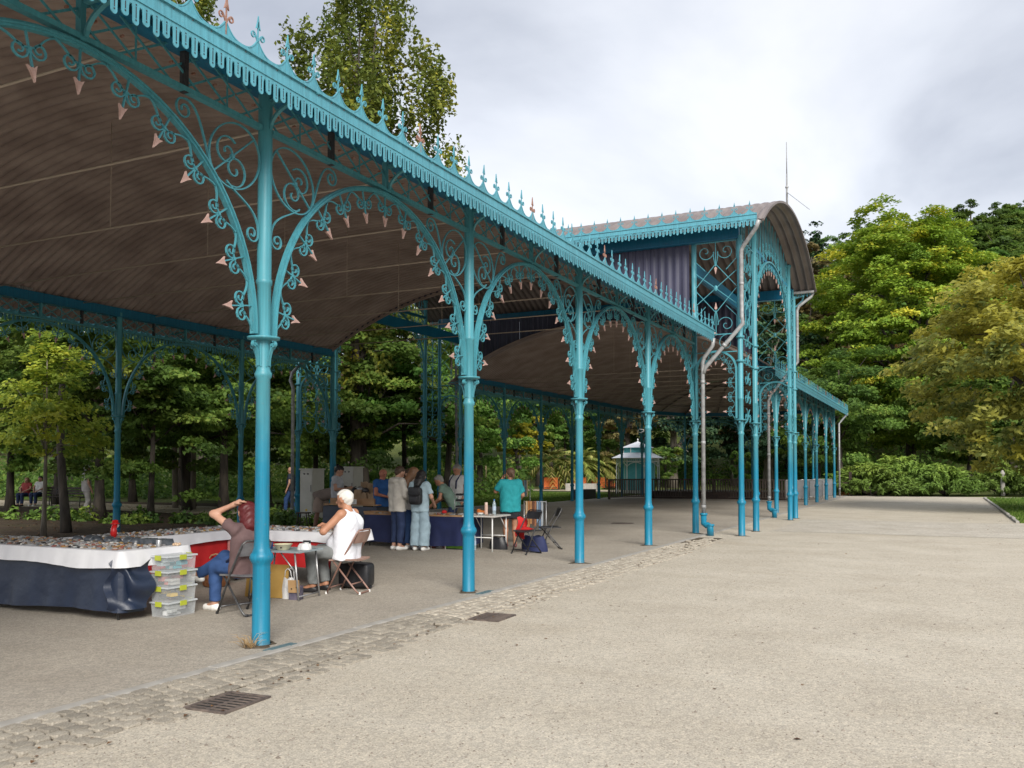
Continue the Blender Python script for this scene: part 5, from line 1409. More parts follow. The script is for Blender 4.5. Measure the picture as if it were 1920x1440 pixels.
# ---- stack of clear boxes
conts = [((.30, .36, .38), (.05, .30, .36)), ((.34, .33, .31), (.42, .14, .12)), ((.50, .33, .03), (.05, .05, .055)), ((.30, .31, .30), (.55, .55, .55))]
bl = ["topmost", "second from the top", "third from the top, with yellow contents", "bottom"]
for i in range(4):
    z = .018 + (3 - i) * .170
    b = empty("storage_box", (-7.80 + random.uniform(-.006, .006), 7.30 + random.uniform(-.008, .008), z), random.uniform(-.02, .02), "clear plastic storage box, %s of the stack" % bl[i], "box", "clear storage boxes")
    mb = MB(); W, L, h = .13, .20, .148
    lo = [(-W * .93, -L * .95), (W * .93, -L * .95), (W * .93, L * .95), (-W * .93, L * .95)]; hi = [(-W, -L), (W, -L), (W, L), (-W, L)]
    vs = [(x, y, 0) for x, y in lo] + [(x, y, h) for x, y in hi]; mb.add(vs, [(3, 2, 1, 0)] + [(k, (k + 1) % 4, 4 + (k + 1) % 4, 4 + k) for k in range(4)], None, False); mb.build("tub", CLEARP, b)
    mb = MB(); mb.cbox((0, 0, h + .010), (W * 2 + .028, L * 2 + .028, .018), .005); mb.build("lid", CLEARL, b)
    for sx, sy in ((0, -1), (1, 0), (-1, 0), (0, 1)):
        mb = MB()
        if sy: mb.bbox((-.045, sy * (L + .014), h - .03), (.045, sy * (L + .024), h + .024)); 
        else: mb.bbox((sx * (W + .014), -.045, h - .03), (sx * (W + .024), .045, h + .024))
        mb.build("clip", LIME, b)
    for k in range(9):
        mb = MB(); c = conts[i][k % 2]; r = random.Random(i * 20 + k); sz = (r.uniform(.04, .09), r.uniform(.05, .13), r.uniform(.02, .05))
        mb.cbox((r.uniform(-.07, .07), r.uniform(-.12, .12), .012 + sz[2] / 2 + (k // 4) * .04), sz, .008, Matrix.Rotation(r.uniform(-.2, .2), 4, 'Z'))
        nm = "content_%d%d" % (i, k % 2)
        mb.build("contents", MAT.get(nm) or M_(nm, c, .6, tuple(min(.9, q * 1.5) for q in c), 9), b)
# ---- wicker basket under the middle table
bk = empty("wicker_basket", (-9.18, 9.35, .016), 0, "brown wicker basket with a handle below the red skirt", "basket")
mb = MB(); mb.lathe([(.13, 0), (.17, .02), (.185, .20), (.195, .215), (.185, .23), (.17, .2), (.12, .03), (.001, .03)], 18, cap=False); mb.build("bowl", WICKER, bk)
mb = MB(); mb.tube([(-.18, 0, .2), (-.17, 0, .34), (-.09, 0, .43), (.0, 0, .45), (.09, 0, .43), (.17, 0, .34), (.18, 0, .2)], .011, 6); mb.build("handle", M_("cane", (.5, .36, .2), .6), bk)
for k in range(18):
    mb = MB(); a = k * pi / 9; mb.tube([(.172 * cos(a), .172 * sin(a), .02), (.19 * cos(a), .19 * sin(a), .21)], .006, 4); mb.build("stake", WICKER, bk)
mb = MB()
for k in range(6): mb.ball((.08 * cos(k), .08 * sin(k), .2), (.06, .06, .045), 8, 6)
mb.build("contents", BLACK, bk)

# ---- folding chairs
def folding_chair(loc, rz, frame, seat, label, group="folding chairs", rust=False, s=1.0):
    """faces +Y"""
    c = empty("folding_chair", loc, rz, label, "chair", group); w = .205; c.scale = (s, s, s)
    mb = MB(); r = .0125
    top = [(-w, .24, .0), (-w, .02, .45), (-w, -.15, .72), (-w + .01, -.19, .80), (-w + .05, -.205, .835), (w - .05, -.205, .835), (w - .01, -.19, .80), (w, -.15, .72), (w, .02, .45), (w, .24, .0)]
    mb.tube(top, r, 8); mb.build("front_frame", frame, c)
    mb = MB(); q = w - .03
    mb.tube([(-q, .17, .44), (-q, -.16, .06), (-q + .01, -.20, .018), (-q + .05, -.21, .014), (q - .05, -.21, .014), (q - .01, -.20, .018), (q, -.16, .06), (q, .17, .44)], r, 8); mb.build("rear_frame", frame, c)
    mb = MB(); mb.tube([(-w, .20, .085), (w, .20, .085)], r * .8, 6); mb.build("stretcher", frame, c)
    mb = MB(); mb.tube([(-q, -.10, .13), (q, -.10, .13)], r * .8, 6); mb.build("stretcher", frame, c)
    mb = MB()
    def sf(u, v): return ((u - .5) * .40, -.19 + .40 * v, .452 + .012 * (2 * u - 1) ** 2 - .012 * v * v)
    mb.grid(sf, 8, 8); mb.grid(lambda u, v: tuple(a - b for a, b in zip(sf(1 - u, v), (0, 0, .022))), 8, 8)
    for e in (0, 1):
        mb.grid(lambda u, v: (sf(u, e)[0], sf(u, e)[1], sf(u, e)[2] - .022 * (v if e == 0 else 1 - v)), 8, 1); mb.grid(lambda u, v: (sf(e, u)[0], sf(e, u)[1], sf(e, u)[2] - .022 * (1 - v if e == 0 else v)), 8, 1)
    mb.build("seat", seat, c)
    mb = MB()
    def bf(u, v):
        x = (u - .5) * .39; z = .665 + .15 * v + (0 if abs(2 * u - 1) < .8 else -.02 * (abs(2 * u - 1) - .8) * 5 * v); return (x, -.150 - .055 * v - .025 * (1 - (2 * u - 1) ** 2), z)
    mb.grid(bf, 8, 4); mb.grid(lambda u, v: tuple(a + b for a, b in zip(bf(1 - u, v), (0, .014, 0))), 8, 4)
    for e in (0, 1): mb.grid(lambda u, v: (bf(u, e)[0], bf(u, e)[1] + .014 * (1 - v if e == 0 else v), bf(u, e)[2]), 8, 1)
    mb.build("backrest", seat, c)
    for x, y in ((-w, .24), (w, .24), (-q + .03, -.21), (q - .03, -.21)):
        mb = MB(); mb.lathe([(.016, 0), (.017, .02), (.014, .03)], 8, Matrix.Translation((x, y, 0))); mb.build("foot_cap", BLACK if not rust else WHITEP, c)
    return c
folding_chair((-7.15, 7.74, .017), radians(80), STEEL_D, M_("grey_vinyl", (.10, .10, .11), .5, (.16, .16, .17), 10), "grey folding chair under the red-haired woman")
folding_chair((-7.12, 9.66, .017), radians(100), BROWN_FR, BROWN_SEAT, "brown folding chair under the man in the white vest", rust=True)
folding_chair((-7.30, 15.62, .017), radians(158), BLACK, BLACK, "front black folding chair beside the white folding table")
folding_chair((-7.32, 16.75, .017), radians(125), STEEL_D, BLACK, "rear black folding chair standing behind the front one")
# red jacket on the front black chair, dark bag below it
mb = MB(); mb.grid(lambda u, v: (-7.62 + .20 * u + .03 * sin(6 * v), 15.80 + .10 * sin(3 * u) - .05 * v, .70 - .38 * v - .06 * u * v + .02 * sin(9 * u)), 10, 10); mb.grid(lambda u, v: (-7.60 + .3 * u, 15.66 + .3 * v, .475 + .05 * sin(pi * u) * sin(pi * v)), 8, 8)
tag(mb.build("red_jacket", RED_CLOTH), "red jacket hung over the front black chair", "jacket")
def sack(name, loc, d, mat, label, cat, seed=0, handle=False):
    r = random.Random(seed); mb = MB(); ph = [r.uniform(0, 6) for _ in range(4)]
    def fn(u, v):
        a = 2 * pi * u; k = (1 - .28 * v ** 2) * (1 + .07 * sin(3 * a + ph[0] + 2 * v) + .05 * sin(7 * a + ph[1]))
        return (d[0] / 2 * k * cos(a), d[1] / 2 * k * sin(a), d[2] * v * (1 + .05 * sin(4 * a + ph[2])))
    mb.grid(fn, 24, 8); mb.add([(d[0] / 2 * .72 * cos(a) * .9, d[1] / 2 * .72 * sin(a) * .9, d[2] * .97) for a in [2 * pi * i / 12 for i in range(12)]], [tuple(range(12))])
    o = mb.build(name, mat, None, loc)
    if handle:
        m = MB()
        for s in (-1, 1): m.tube([(-.06, s * .02, d[2] * .9), (-.04, s * .03, d[2] + .09), (0, s * .03, d[2] + .12), (.04, s * .03, d[2] + .09), (.06, s * .02, d[2] * .9)], .007, 5)
        m.build("handle", mat, o)
    return tag(o, label, cat)
sack("sports_bag", (-7.40, 16.15, .016), (.55, .35, .30), NAVY_CLOTH, "dark navy bag on the floor behind the black chairs", "bag", 3)
# ---- small folding table with bowl
ft = empty("folding_table", (-7.62, 8.95, .016), radians(8), "small grey folding table between the two seated vendors", "table")
mb = MB(); mb.cbox((0, 0, .605), (.78, .58, .022), .005); mb.build("tabletop", M_("table_laminate", (.20, .25, .27), .4, (.26, .31, .33), 5), ft)
for s in (-1, 1):
    mb = MB(); mb.tube([(s * .30, -.25, .59), (s * .36, -.25, .0)], .012, 8); mb.build("leg", STEEL, ft)
    mb = MB(); mb.tube([(s * .30, .25, .59), (s * .36, .25, .0)], .012, 8); mb.build("leg", STEEL, ft)
    mb = MB(); mb.tube([(s * .10, -.25, .59), (s * .33, -.25, .33)], .008, 6); mb.build("brace", STEEL, ft)
    mb = MB(); mb.tube([(s * .355, -.25, .05), (s * .355, .25, .05)], .010, 6); mb.build("cross_bar", STEEL, ft)
bw = empty("enamel_bowl", (-7.55, 8.83, .633), 0, "cream enamel bowl with a dark flower on the small table", "bowl")
mb = MB(); mb.lathe([(.07, 0), (.075, .004), (.115, .07), (.125, .075), (.113, .072), (.07, .012), (.001, .01)], 20, cap=False); mb.build("bowl", CREAM, bw)
mb = MB(); mb.box((0, 0, 0), (.026, .003, .026)); o = mb.build("flower_print", DARKWOOD, bw); place(o, (.045, -.088, .04), radians(25), radians(-28))
sack("plastic_bag", (-7.33, 8.98, .633), (.20, .15, .075), BAGP, "crumpled clear plastic bag on the small table", "plastic bag", 5)
cup = tag(MB().lathe([(.03, 0), (.035, .06), (.034, .085), (.001, .085)], 14, cap=False).build("mug", M_("blue_mug", (.02, .05, .16), .3), None, (-7.78, 8.86, .633)), "dark blue mug on the small table", "mug")
jar = empty("jar", (-7.90, 8.80, .633), 0, "small white jar on the left end of the small table", "jar")
MB().lathe([(.028, 0), (.03, .06), (.028, .07)], 12).build("glass", WHITEP, jar); MB().lathe([(.030, .071), (.030, .085)], 12).build("lid", M_("lid_blue", (.05, .12, .3), .4), jar)
fr = empty("desk_frame", (-7.42, 9.14, .633), .2, "dark little picture frame at the back of the small table", "frame")
mb = MB(); mb.bbox((-.05, -.008, 0), (.05, .008, .10)); mb.build("frame", BLACK, fr); mb = MB(); mb.bbox((-.03, -.0105, .03), (.03, -.0085, .075)); mb.build("picture", WHITEP, fr)
mb = MB(); mb.cbox((0, 0, .15), (.26, .20, .30), .01); tag(mb.build("wooden_crate_box", OCHRE, None, (-7.95, 9.18, .016), .3), "ochre wooden box standing under the small table", "box")
mb = MB(); mb.bbox((-.30, -.01, 0), (.30, .01, .42)); o = mb.build("cardboard_sheet", OCHRE, None, (-7.80, 8.80, .02), .15); o.rotation_euler[0] = -.16; tag(o, "ochre cardboard sheet leaning under the small table", "cardboard")
sack("shopping_bag", (-7.50, 8.90, .016), (.20, .16, .26), BAGP, "white plastic shopping bag on the floor by the small table", "plastic bag", 7, True)
bx = empty("carton", (-7.36, 8.86, .016), .35, "small dark carton with a brown cardboard lid by the shopping bag", "box")
mb = MB(); mb.cbox((0, 0, .085), (.15, .11, .17), .004); mb.build("body", M_("carton_dark", (.06, .055, .09), .5, (.14, .12, .16), 12), bx)
mb = MB(); mb.bbox((-.075, -.06, .10), (.07, -.056, .26)); o = mb.build("flap", CARD, bx); o.rotation_euler[0] = .12
for x, z in ((-.03, .15), (.035, .17)): mb = MB(); mb.box((x, -.064, z), (.016, .004, .016)); o = mb.build("hole", BLACK, bx); o.rotation_euler[0] = .12
cs = empty("black_case", (-7.30, 10.05, .016), .2, "black wheeled case behind the man's brown chair", "case")
mb = MB(); mb.rbox((0, 0, .19), (.46, .26, .33), .3); mb.build("body", BLACK, cs)
for s in (-1, 1): mb = MB(); mb.lathe([(.03, -.012), (.03, .012)], 10, Matrix.Translation((s * .2, 0, .03)) @ Matrix.Rotation(pi / 2, 4, 'X')); mb.build("wheel", BLACK, cs)

# ---- second-hand stall: long table with navy skirt
trestle((-9.95, 16.10, .016), 2.5, .82, .70, "long wooden table of the second-hand stall with a navy skirt")
skirt("table_skirt", [(-11.2, 16.5), (-11.2, 15.69), (-8.72, 15.69), (-8.70, 16.4)], .10, .685, NAVY_CLOTH, "navy skirt of the long table where the women stand", .018, 11)
trinkets("wares", [(-11.1, 15.72, -8.75, 16.05, .717), (-11.1, 16.05, -8.75, 16.45, .717)], 240, "small second-hand wares laid out on the long table", (.02, .07))
for i, (x, l) in enumerate(((-11.05, "left"), (-10.62, "middle"), (-10.10, "right"))):
    mb = MB(); mb.bbox((-.19, -.14, 0), (.19, .14, .010))
    for a, b in (((-.19, -.14), (.19, -.125)), ((-.19, .125), (.19, .14)), ((-.19, -.124), (-.175, .124)), ((.175, -.124), (.19, .124))): mb.bbox((a[0], a[1], .0105), (b[0], b[1], .035))
    tag(mb.build("wooden_tray", WOODT, None, (x, 15.86, .719), .1 * i), "%s shallow wooden tray on the long table" % ("leftmost" if i == 0 else l), "tray", "wooden trays")
# metal rack of watches/binoculars on the table
rk = empty("display_rack", (-9.05, 16.15, .717), .1, "small metal rack of black items on the long table", "rack")
for sx in (-1, 1):
    for sy in (-1, 1): mb = MB(); mb.tube([(sx * .14, sy * .08, 0), (sx * .14, sy * .08, .40)], .008, 6); mb.build("post", STEEL, rk)
for z in (.14, .27, .39):
    mb = MB(); mb.bbox((-.15, -.09, z - .006), (.15, .09, z)); mb.build("shelf", STEEL, rk)
    for k in range(3): mb = MB(); mb.cbox((-.09 + .09 * k, 0, z + .022), (.075, .14, .04), .012); mb.build("item", BLACK, rk)
tag(MB().ball((0, 0, .04), (.06, .06, .042)).build("red_purse", RED_CLOTH, None, (-9.40, 16.0, .72)), "dark red purse among the wares", "purse")
# boxes under the long table
gb = empty("green_crate", (-8.98, 15.95, .016), 0, "bright green fruit carton under the right end of the long table", "crate")
mb = MB(); mb.bbox((-.26, -.17, 0), (.26, .17, .02)); mb.build("bottom", BLACK, gb)
for a, b in (((-.26, -.17), (.26, -.155)), ((-.26, .155), (.26, .17)), ((-.26, -.154), (-.245, .154)), ((.245, -.154), (.26, .154))):
    mb = MB(); mb.bbox((a[0], a[1], .021), (b[0], b[1], .19)); mb.build("side", GREENP, gb)
tag(MB().cbox((0, 0, .10), (.30, .24, .2), .01).build("brown_parcel", M_("terracotta_box", (.3, .09, .05), .8, (.38, .13, .08), 6), None, (-9.72, 15.98, .016)), "reddish-brown parcel under the long table", "box")
sack("paper_sack", (-9.47, 15.93, .016), (.16, .14, .22), BAGP, "small whitish bag under the long table", "bag", 9)
sack("pink_bag", (-9.33, 15.96, .016), (.16, .15, .2), M_("pink_plastic", (.5, .22, .25), .5, (.6, .3, .32), 6), "pink bag under the long table beside a white pole", "bag", 10)
for i, x in enumerate((-9.56, -9.22)):
    mb = MB(); mb.tube([(0, 0, 0), (0, 0, .68)], .012, 6); tag(mb.build("tent_pole", WHITEP, None, (x, 15.74, .016)), "%s white pole standing at the skirt opening of the long table" % ("left" if i == 0 else "right"), "pole", "white poles")
# ---- white folding table with bottles
wt = empty("folding_table", (-8.36, 15.92, .016), radians(3), "white folding table with bottles beside the black chairs", "table")
mb = MB(); mb.cbox((0, 0, .70), (.72, .80, .028), .008); mb.build("tabletop", M_("white_laminate", (.5, .48, .45), .4, (.58, .56, .52), 5), wt)
for s in (-1, 1):
    mb = MB(); mb.tube([(-.28, s * .34, .685), (-.28, s * .34, 0)], .014, 8); mb.build("leg", WHITEP, wt); mb = MB(); mb.tube([(.28, s * .34, .685), (.28, s * .34, 0)], .014, 8); mb.build("leg", WHITEP, wt)
    mb = MB(); mb.tube([(-.28, s * .34, .28), (.28, s * .34, .28)], .010, 6); mb.build("cross_bar", WHITEP, wt)
    mb = MB(); mb.tube([(.28 * s, .05, .685), (.28 * s, .33, .42)], .009, 6); mb.build("brace", WHITEP, wt)
def bottle(loc, h, label, mat=None, cap=(.05, .2, .6), s=1.0):
    b = empty("water_bottle", loc, 0, label, "bottle"); b.scale = (s, s, s)
    MB().lathe([(.034, 0), (.038, .01), (.038, h * .62), (.03, h * .75), (.014, h * .9), (.013, h * .93)], 14).build("body", mat or GLASS_B, b)
    nm = "cap_%02d" % int(cap[2] * 50); MB().lathe([(.015, h * .93), (.015, h), (.001, h)], 12, cap=False).build("cap", MAT.get(nm) or M_(nm, cap, .4), b)
    MB().lathe([(.0388, h * .28), (.0388, h * .55)], 14, cap=False).build("wrapper", MAT.get("wrapper") or M_("wrapper", (.45, .55, .68), .4), b)
bottle((-8.22, 15.98, .732), .31, "tall clear water bottle on the white folding table")
th = empty("thermos", (-8.34, 15.86, .732), 0, "pale pink thermos flask on the white folding table", "thermos")
MB().lathe([(.034, 0), (.035, .01), (.035, .20)], 14).build("body", M_("rose_metal", (.62, .42, .34), .35), th); MB().lathe([(.032, .201), (.030, .25), (.001, .255)], 14, cap=False).build("cup", M_("rose_cup", (.66, .50, .42), .4), th)
tag(MB().ball((0, 0, .04), (.07, .06, .045)).ball((.06, .03, .035), (.05, .05, .038)).ball((-.05, .04, .06), (.05, .04, .04)).build("orange_pouch", M_("orange_fabric", (.62, .14, .03), .7, (.7, .25, .05), 12), None, (-8.62, 16.12, .732)), "orange pouch on the back of the white folding table", "pouch")
tag(MB().lathe([(.05, 0), (.065, .03), (.066, .04), (.001, .04)], 14, cap=False).build("food_box", WHITEP, None, (-8.48, 15.88, .732)), "white round food box on the white folding table", "food box")
trinkets("table_clutter", [(-8.68, 15.6, -8.1, 16.25, .732)], 30, "cups and papers on the white folding table", (.02, .05))
bottle((-8.58, 15.80, .016), .33, "large clear bottle standing on the floor under the white table", cap=(.5, .5, .5), s=1.05)
sack("black_bag", (-8.25, 16.25, .016), (.40, .26, .24), BLACK, "black bag under the white folding table", "bag", 12)
# ---- belts hanging on racks
def belt_rack(loc, rz, n, h, label, cols, s=1.0):
    k = empty("belt_rack", loc, rz, label, "rack"); k.scale = (s, s, s); w = n * .05 / 2 + .05
    for sx in (-1, 1):
        mb = MB(); mb.tube([(sx * w, 0, 0), (sx * w, 0, h)], .012, 6); mb.build("post", STEEL, k); mb = MB(); mb.tube([(sx * w, -.2, .012), (sx * w, .2, .012)], .012, 6); mb.build("foot", STEEL, k)
    mb = MB(); mb.tube([(-w, 0, h - .02), (w, 0, h - .02)], .011, 6); mb.build("bar", STEEL, k)
    for i in range(n):
        x = -w + .06 + i * .05; L = random.uniform(.50, .62); mb = MB()
        mb.bbox((x - .018, -.018, h - L), (x + .018, -.014, h - .012)); mb.bbox((x - .018, .014, h - L * .95), (x + .018, .018, h - .012)); mb.bbox((x - .018, -.018, h - .0115), (x + .018, .018, h - .008))
        nm = "leather_%d" % (i % len(cols)); c = cols[i % len(cols)]; mb.build("belt", MAT.get(nm) or M_(nm, c, .55, tuple(q * 1.3 for q in c), 10), k)
LEATH = [(.50, .36, .22), (.36, .15, .05), (.40, .20, .08), (.12, .05, .03), (.28, .12, .06), (.20, .28, .36), (.10, .16, .26), (.30, .33, .36)]
belt_rack((-8.05, 17.6, .016), .15, 8, .95, "rack of coloured leather belts beside the teal-shirted woman", LEATH)
belt_rack(at(980, 27.0) + Vector((0, 0, .016)), .3, 8, 1.45, "farther rack of dark belts seen over the teal woman's shoulder", LEATH[3:] + LEATH[:2], .9)
# ---- paper-bag stall
trestle((-12.25, 16.95, .016), 1.5, .7, .84, "table of the paper-bag stall behind the women")
skirt("table_skirt", [(-13.0, 17.3), (-13.0, 16.58), (-11.48, 16.58), (-11.48, 17.3)], .12, .80, NAVY_PLASTIC, "shiny navy skirt of the paper-bag stall", .02, 14)
mb = MB()
for a, b in (((-.62, -.24), (.62, -.22)), ((-.62, .22), (.62, .24)), ((-.62, -.219), (-.60, .219)), ((.60, -.219), (.62, .219))): mb.bbox((a[0], a[1], 0), (b[0], b[1], .13))
mb.bbox((-.60, -.219, 0), (.60, .219, .01)); tag(mb.build("goods_crate", WOODT, None, (-12.25, 16.92, .857)), "shallow wooden crate holding the paper bags", "crate")
def paper_bag(loc, rz, h, label):
    r = random.Random(int(loc[0] * 1000) + int(h * 1000)); mb = MB(); w, d = .075, .045; N = 16; rows = []
    for j, v in enumerate((0, .5, .9, 1.0)):
        k = 1 + .12 * v; ring = []
        for i in range(N):
            a = 2 * pi * i / N; sx = max(-1, min(1, 1.35 * cos(a))); sy = max(-1, min(1, 1.35 * sin(a)))
            zz = h * v + (r.uniform(-.02, .025) if j == 3 else 0); ring.append((sx * w * k + r.uniform(-.006, .006), sy * d * k + r.uniform(-.006, .006), zz))
        rows.append(ring)
    vs = sum(rows, []); fs = [(j * N + i, j * N + (i + 1) % N, (j + 1) * N + (i + 1) % N, (j + 1) * N + i) for j in range(3) for i in range(N)]
    mb.add(vs, fs + [tuple(reversed(range(N)))], None, False); o = mb.build("paper_bag", KRAFT, None, loc, rz); return tag(o, label, "paper bag", "brown paper bags on the stall")
ordn = ["first", "second", "third", "fourth", "fifth", "sixth"]
for i in range(6): paper_bag((-12.72 + i * .19, 17.02, .870), random.uniform(-.7, .7), random.uniform(.28, .50), "%s brown paper bag from the left in the back row of the stall" % ordn[i])
for i in range(5): paper_bag((-12.60 + i * .20, 16.83, .870), random.uniform(-.8, .8), random.uniform(.18, .32), "%s low brown paper bag from the left in the stall's front row" % ordn[i])
for i, (x, c) in enumerate(((-12.35, BLACK), (-12.2, STEEL), (-12.05, STEEL_D))):
    tag(MB().ball((0, 0, 0), (.09, .07, .07)).build("foil_packet", c, None, (x, 16.92, 1.16 + .03 * (i % 2))), ["black", "silver", "dark grey"][i] + " packet lying on top of the paper bags", "packet")
sg = empty("price_card", (-12.10, 16.55, .858), 0, "small white price card on the paper-bag stall", "sign")
mb = MB(); mb.bbox((-.07, -.003, 0), (.07, .003, .11)); mb.build("card", WHITEP, sg)
for z in (.03, .055, .08): mb = MB(); mb.bbox((-.05, -.0045, z - .004), (.045, -.0032, z + .004)); mb.build("text_line", STEEL_D, sg)
# ---- electrical cabinets, stool, stones
def cabinet(loc, w, d, h, label, vents):
    c = empty("electrical_cabinet", loc, 0, label, "cabinet", "grey electrical cabinets")
    mb = MB(); mb.bbox((-w / 2, -d / 2, .06), (w / 2, d / 2, h)); mb.build("body", CABIN, c)
    mb = MB(); mb.bbox((-w / 2 - .02, -d / 2 - .02, 0), (w / 2 + .02, d / 2 + .02, .059)); mb.build("plinth", KERB, c)
    mb = MB(); mb.bbox((-w / 2 - .025, -d / 2 - .03, h + .001), (w / 2 + .025, d / 2 + .03, h + .04)); mb.build("cap", CABIN, c)
    for z0, z1 in ((.10, h * .55), (h * .55 + .012, h - .02)):
        mb = MB(); mb.bbox((-w / 2 + .015, -d / 2 - .014, z0), (w / 2 - .015, -d / 2 - .001, z1)); o = mb.build("door", CABIN, c)
    mb = MB(); mb.bbox((w / 2 - .05, -d / 2 - .03, h * .6), (w / 2 - .035, -d / 2 - .0145, h * .72)); mb.build("handle", STEEL_D, c)
    for k in range(vents):
        mb = MB(); mb.lathe([(.028, 0), (.028, .006), (.001, .006)], 12, Matrix.Translation((-.07 + k * .14, -d / 2 - .0145, h - .12)) @ Matrix.Rotation(pi / 2, 4, 'X'), cap=False); mb.build("lock", STEEL_D, c)
    mb = MB(); mb.box((.02, -d / 2 - .0155, .42), (.07, .002, .07)); mb.build("warning_sticker", M_("sticker_%d" % vents, (.6, .4, .03), .5), c)
cabinet((-17.15, 21.35, .016), .46, .55, 1.62, "tall grey cabinet nearest the zinc rain pipe", 2)
cabinet((-16.85, 22.75, .016), .75, .5, 1.68, "wider grey cabinet behind the tall one", 3)
sl = empty("stool", (-16.0, 19.55, .016), .3, "dark wooden stool in front of the grey cabinets", "stool")
mb = MB(); mb.cbox((0, 0, .43), (.34, .26, .035), .008); mb.build("seat", DARKWOOD, sl)
for sx in (-1, 1):
    for sy in (-1, 1): mb = MB(); mb.tube([(sx * .11, sy * .08, .415), (sx * .17, sy * .12, 0)], .016, 6); mb.build("leg", DARKWOOD, sl)
mb = MB(); mb.tube([(-.14, 0, .15), (.14, 0, .15)], .011, 6); mb.tube([(-.14, -.1, .15), (-.14, .1, .15)], .011, 6); mb.tube([(.14, -.1, .15), (.14, .1, .15)], .011, 6); mb.build("stretcher", DARKWOOD, sl)
tag(MB().cbox((0, 0, .13), (.35, .35, .26), .01).build("concrete_block", KERB, None, (-11.75, 16.3, .016)), "pale concrete block by the corner of the long table", "block")
mb = MB(); mb.bbox((-.12, -1, 0), (.12, 1, .10)); bm = mb.mesh("edging_stone", KERB)
ed = empty("bed_edging"); tag(ed, "stone edging between the floor and the planted bed", "kerb", kind="structure")
for i in range(13): inst("edging_stone", bm, ed, (-17.83 + random.uniform(-.01, .01), 9.0 + i * 2.01, -.01))
# ---- park benches behind
def bench(loc, rz, label):
    b = empty("park_bench", loc, rz, label, "bench", "park benches by the path")
    for k in range(4): mb = MB(); mb.bbox((-.9, -.20 + k * .11, .42), (.9, -.11 + k * .11, .45)); mb.build("seat_slat", DARKWOOD, b)
    for k in range(3): mb = MB(); mb.bbox((-.9, -.27 - .04 * k, .52 + k * .12), (.9, -.24 - .04 * k, .61 + k * .12)); mb.build("back_slat", DARKWOOD, b)
    for s in (-1, 1):
        mb = MB(); mb.tube([(s * .75, .22, 0), (s * .75, .18, .40), (s * .75, -.20, .40), (s * .75, -.30, 0)], .022, 6); mb.tube([(s * .75, -.20, .40), (s * .75, -.36, .88)], .02, 6); mb.build("side_frame", DARKIRON, b)
bench(at(62, 40), radians(200), "park bench with two people sitting on it, far left")
bench(at(128, 39.5), radians(196), "empty park bench behind the walking person in white")
# ================================================================== beyond the far wing
def railing(pts, label):
    r = empty("slatted_railing", (pts[0][0], pts[0][1], 0), 0, label, "railing"); O = Vector((pts[0][0], pts[0][1], 0))
    sm = MB(); sm.bbox((-.035, -.012, .12), (.035, .012, 1.06)); SM = sm.mesh("slat", RAILWOOD); pm = MB(); pm.bbox((-.05, -.05, 0), (.05, .05, 1.12)); PM = pm.mesh("post", RAILWOOD)
    for a, b in zip(pts[:-1], pts[1:]):
        a, b = Vector((*a, 0)), Vector((*b, 0)); L = (b - a).length; ang = atan2(b.y - a.y, b.x - a.x); n = int(L / .145)
        for i in range(n): inst("slat", SM, r, a.lerp(b, (i + .5) / n) - O, ang)
        inst("post", PM, r, a - O, ang)
        for z, h in ((.10, .05), (1.05, .07)):
            mb = MB(); mb.bbox((0, -.03, z), (L, .03, z + h)); mb.build("rail", RAILWOOD, r, a - O, ang)
    return r
railing([(-16.5, 45.8), (-15.3, 48.6), (-11.5, 48.9), (-7.4, 48.3)], "dark slatted wooden railing across the far wing")
stg = MB(); stg.bbox((-15.2, 48.75, .017), (-7.6, 53.8, .42)); tag(stg.build("stage", DARKWOOD), "low dark stage behind the slatted railing", "stage")
def barrier(loc, rz, label):
    b = empty("crowd_barrier", loc, rz, label, "barrier", "grey crowd barriers"); b.scale = (.62, 1, 1)
    mb = MB(); mb.tube([(-1.0, 0, .12), (-1.0, 0, 1.02), (-.94, 0, 1.08), (.94, 0, 1.08), (1.0, 0, 1.02), (1.0, 0, .12)], .022, 8); mb.tube([(-1, 0, .18), (1, 0, .18)], .018, 8); mb.build("frame", STEEL, b)
    mb = MB(); mb.bbox((-.97, -.006, .20), (.97, .006, 1.05)); mb.build("panel", M_("barrier_sheet", (.15, .155, .165), .5, (.2, .205, .21), 3) if "barrier_sheet" not in MAT else MAT["barrier_sheet"], b)
    for s in (-.7, .7): mb = MB(); mb.tube([(s, -.32, .02), (s, -.05, .18), (s, .05, .18), (s, .32, .02)], .018, 6); mb.build("foot", STEEL, b)
for i, (x, y, lb) in enumerate(((-6.75, 46.8, "grey crowd barrier nearest the hall corner, behind the first thin column"), (-6.45, 49.6, "middle grey crowd barrier between the thin columns of the far wing"), (-6.2, 52.3, "grey crowd barrier farthest along the far wing"))):
    barrier((x, y, .016), radians(28 + 5 * i), lb)
# ---- turquoise kiosk
KTEAL = M_("kiosk_teal", (0.09, 0.42, 0.47), .6, (0.12, 0.48, 0.52), 3); KWH = M_("kiosk_white", (.78, .79, .78), .55, (.84, .85, .84), 4); KROOF = M_("kiosk_roof", (.66, .67, .70), .4, (.76, .77, .80), 3)
kp = at(1196, 60.5)
kk = empty("kiosk", kp, .2, "octagonal turquoise kiosk with white veranda posts and two-tier white roof", "kiosk")
def octo(r, a0=pi / 8): return [(r * cos(a0 + i * pi / 4), r * sin(a0 + i * pi / 4)) for i in range(8)]
def frustum(mb, r0, z0, r1, z1, cap=True):
    a, b = octo(r0), octo(r1); vs = [(x, y, z0) for x, y in a] + [(x, y, z1) for x, y in b]
    mb.add(vs, [(i, (i + 1) % 8, 8 + (i + 1) % 8, 8 + i) for i in range(8)] + ([tuple(range(8, 16)), tuple(reversed(range(8)))] if cap else []), None, False)
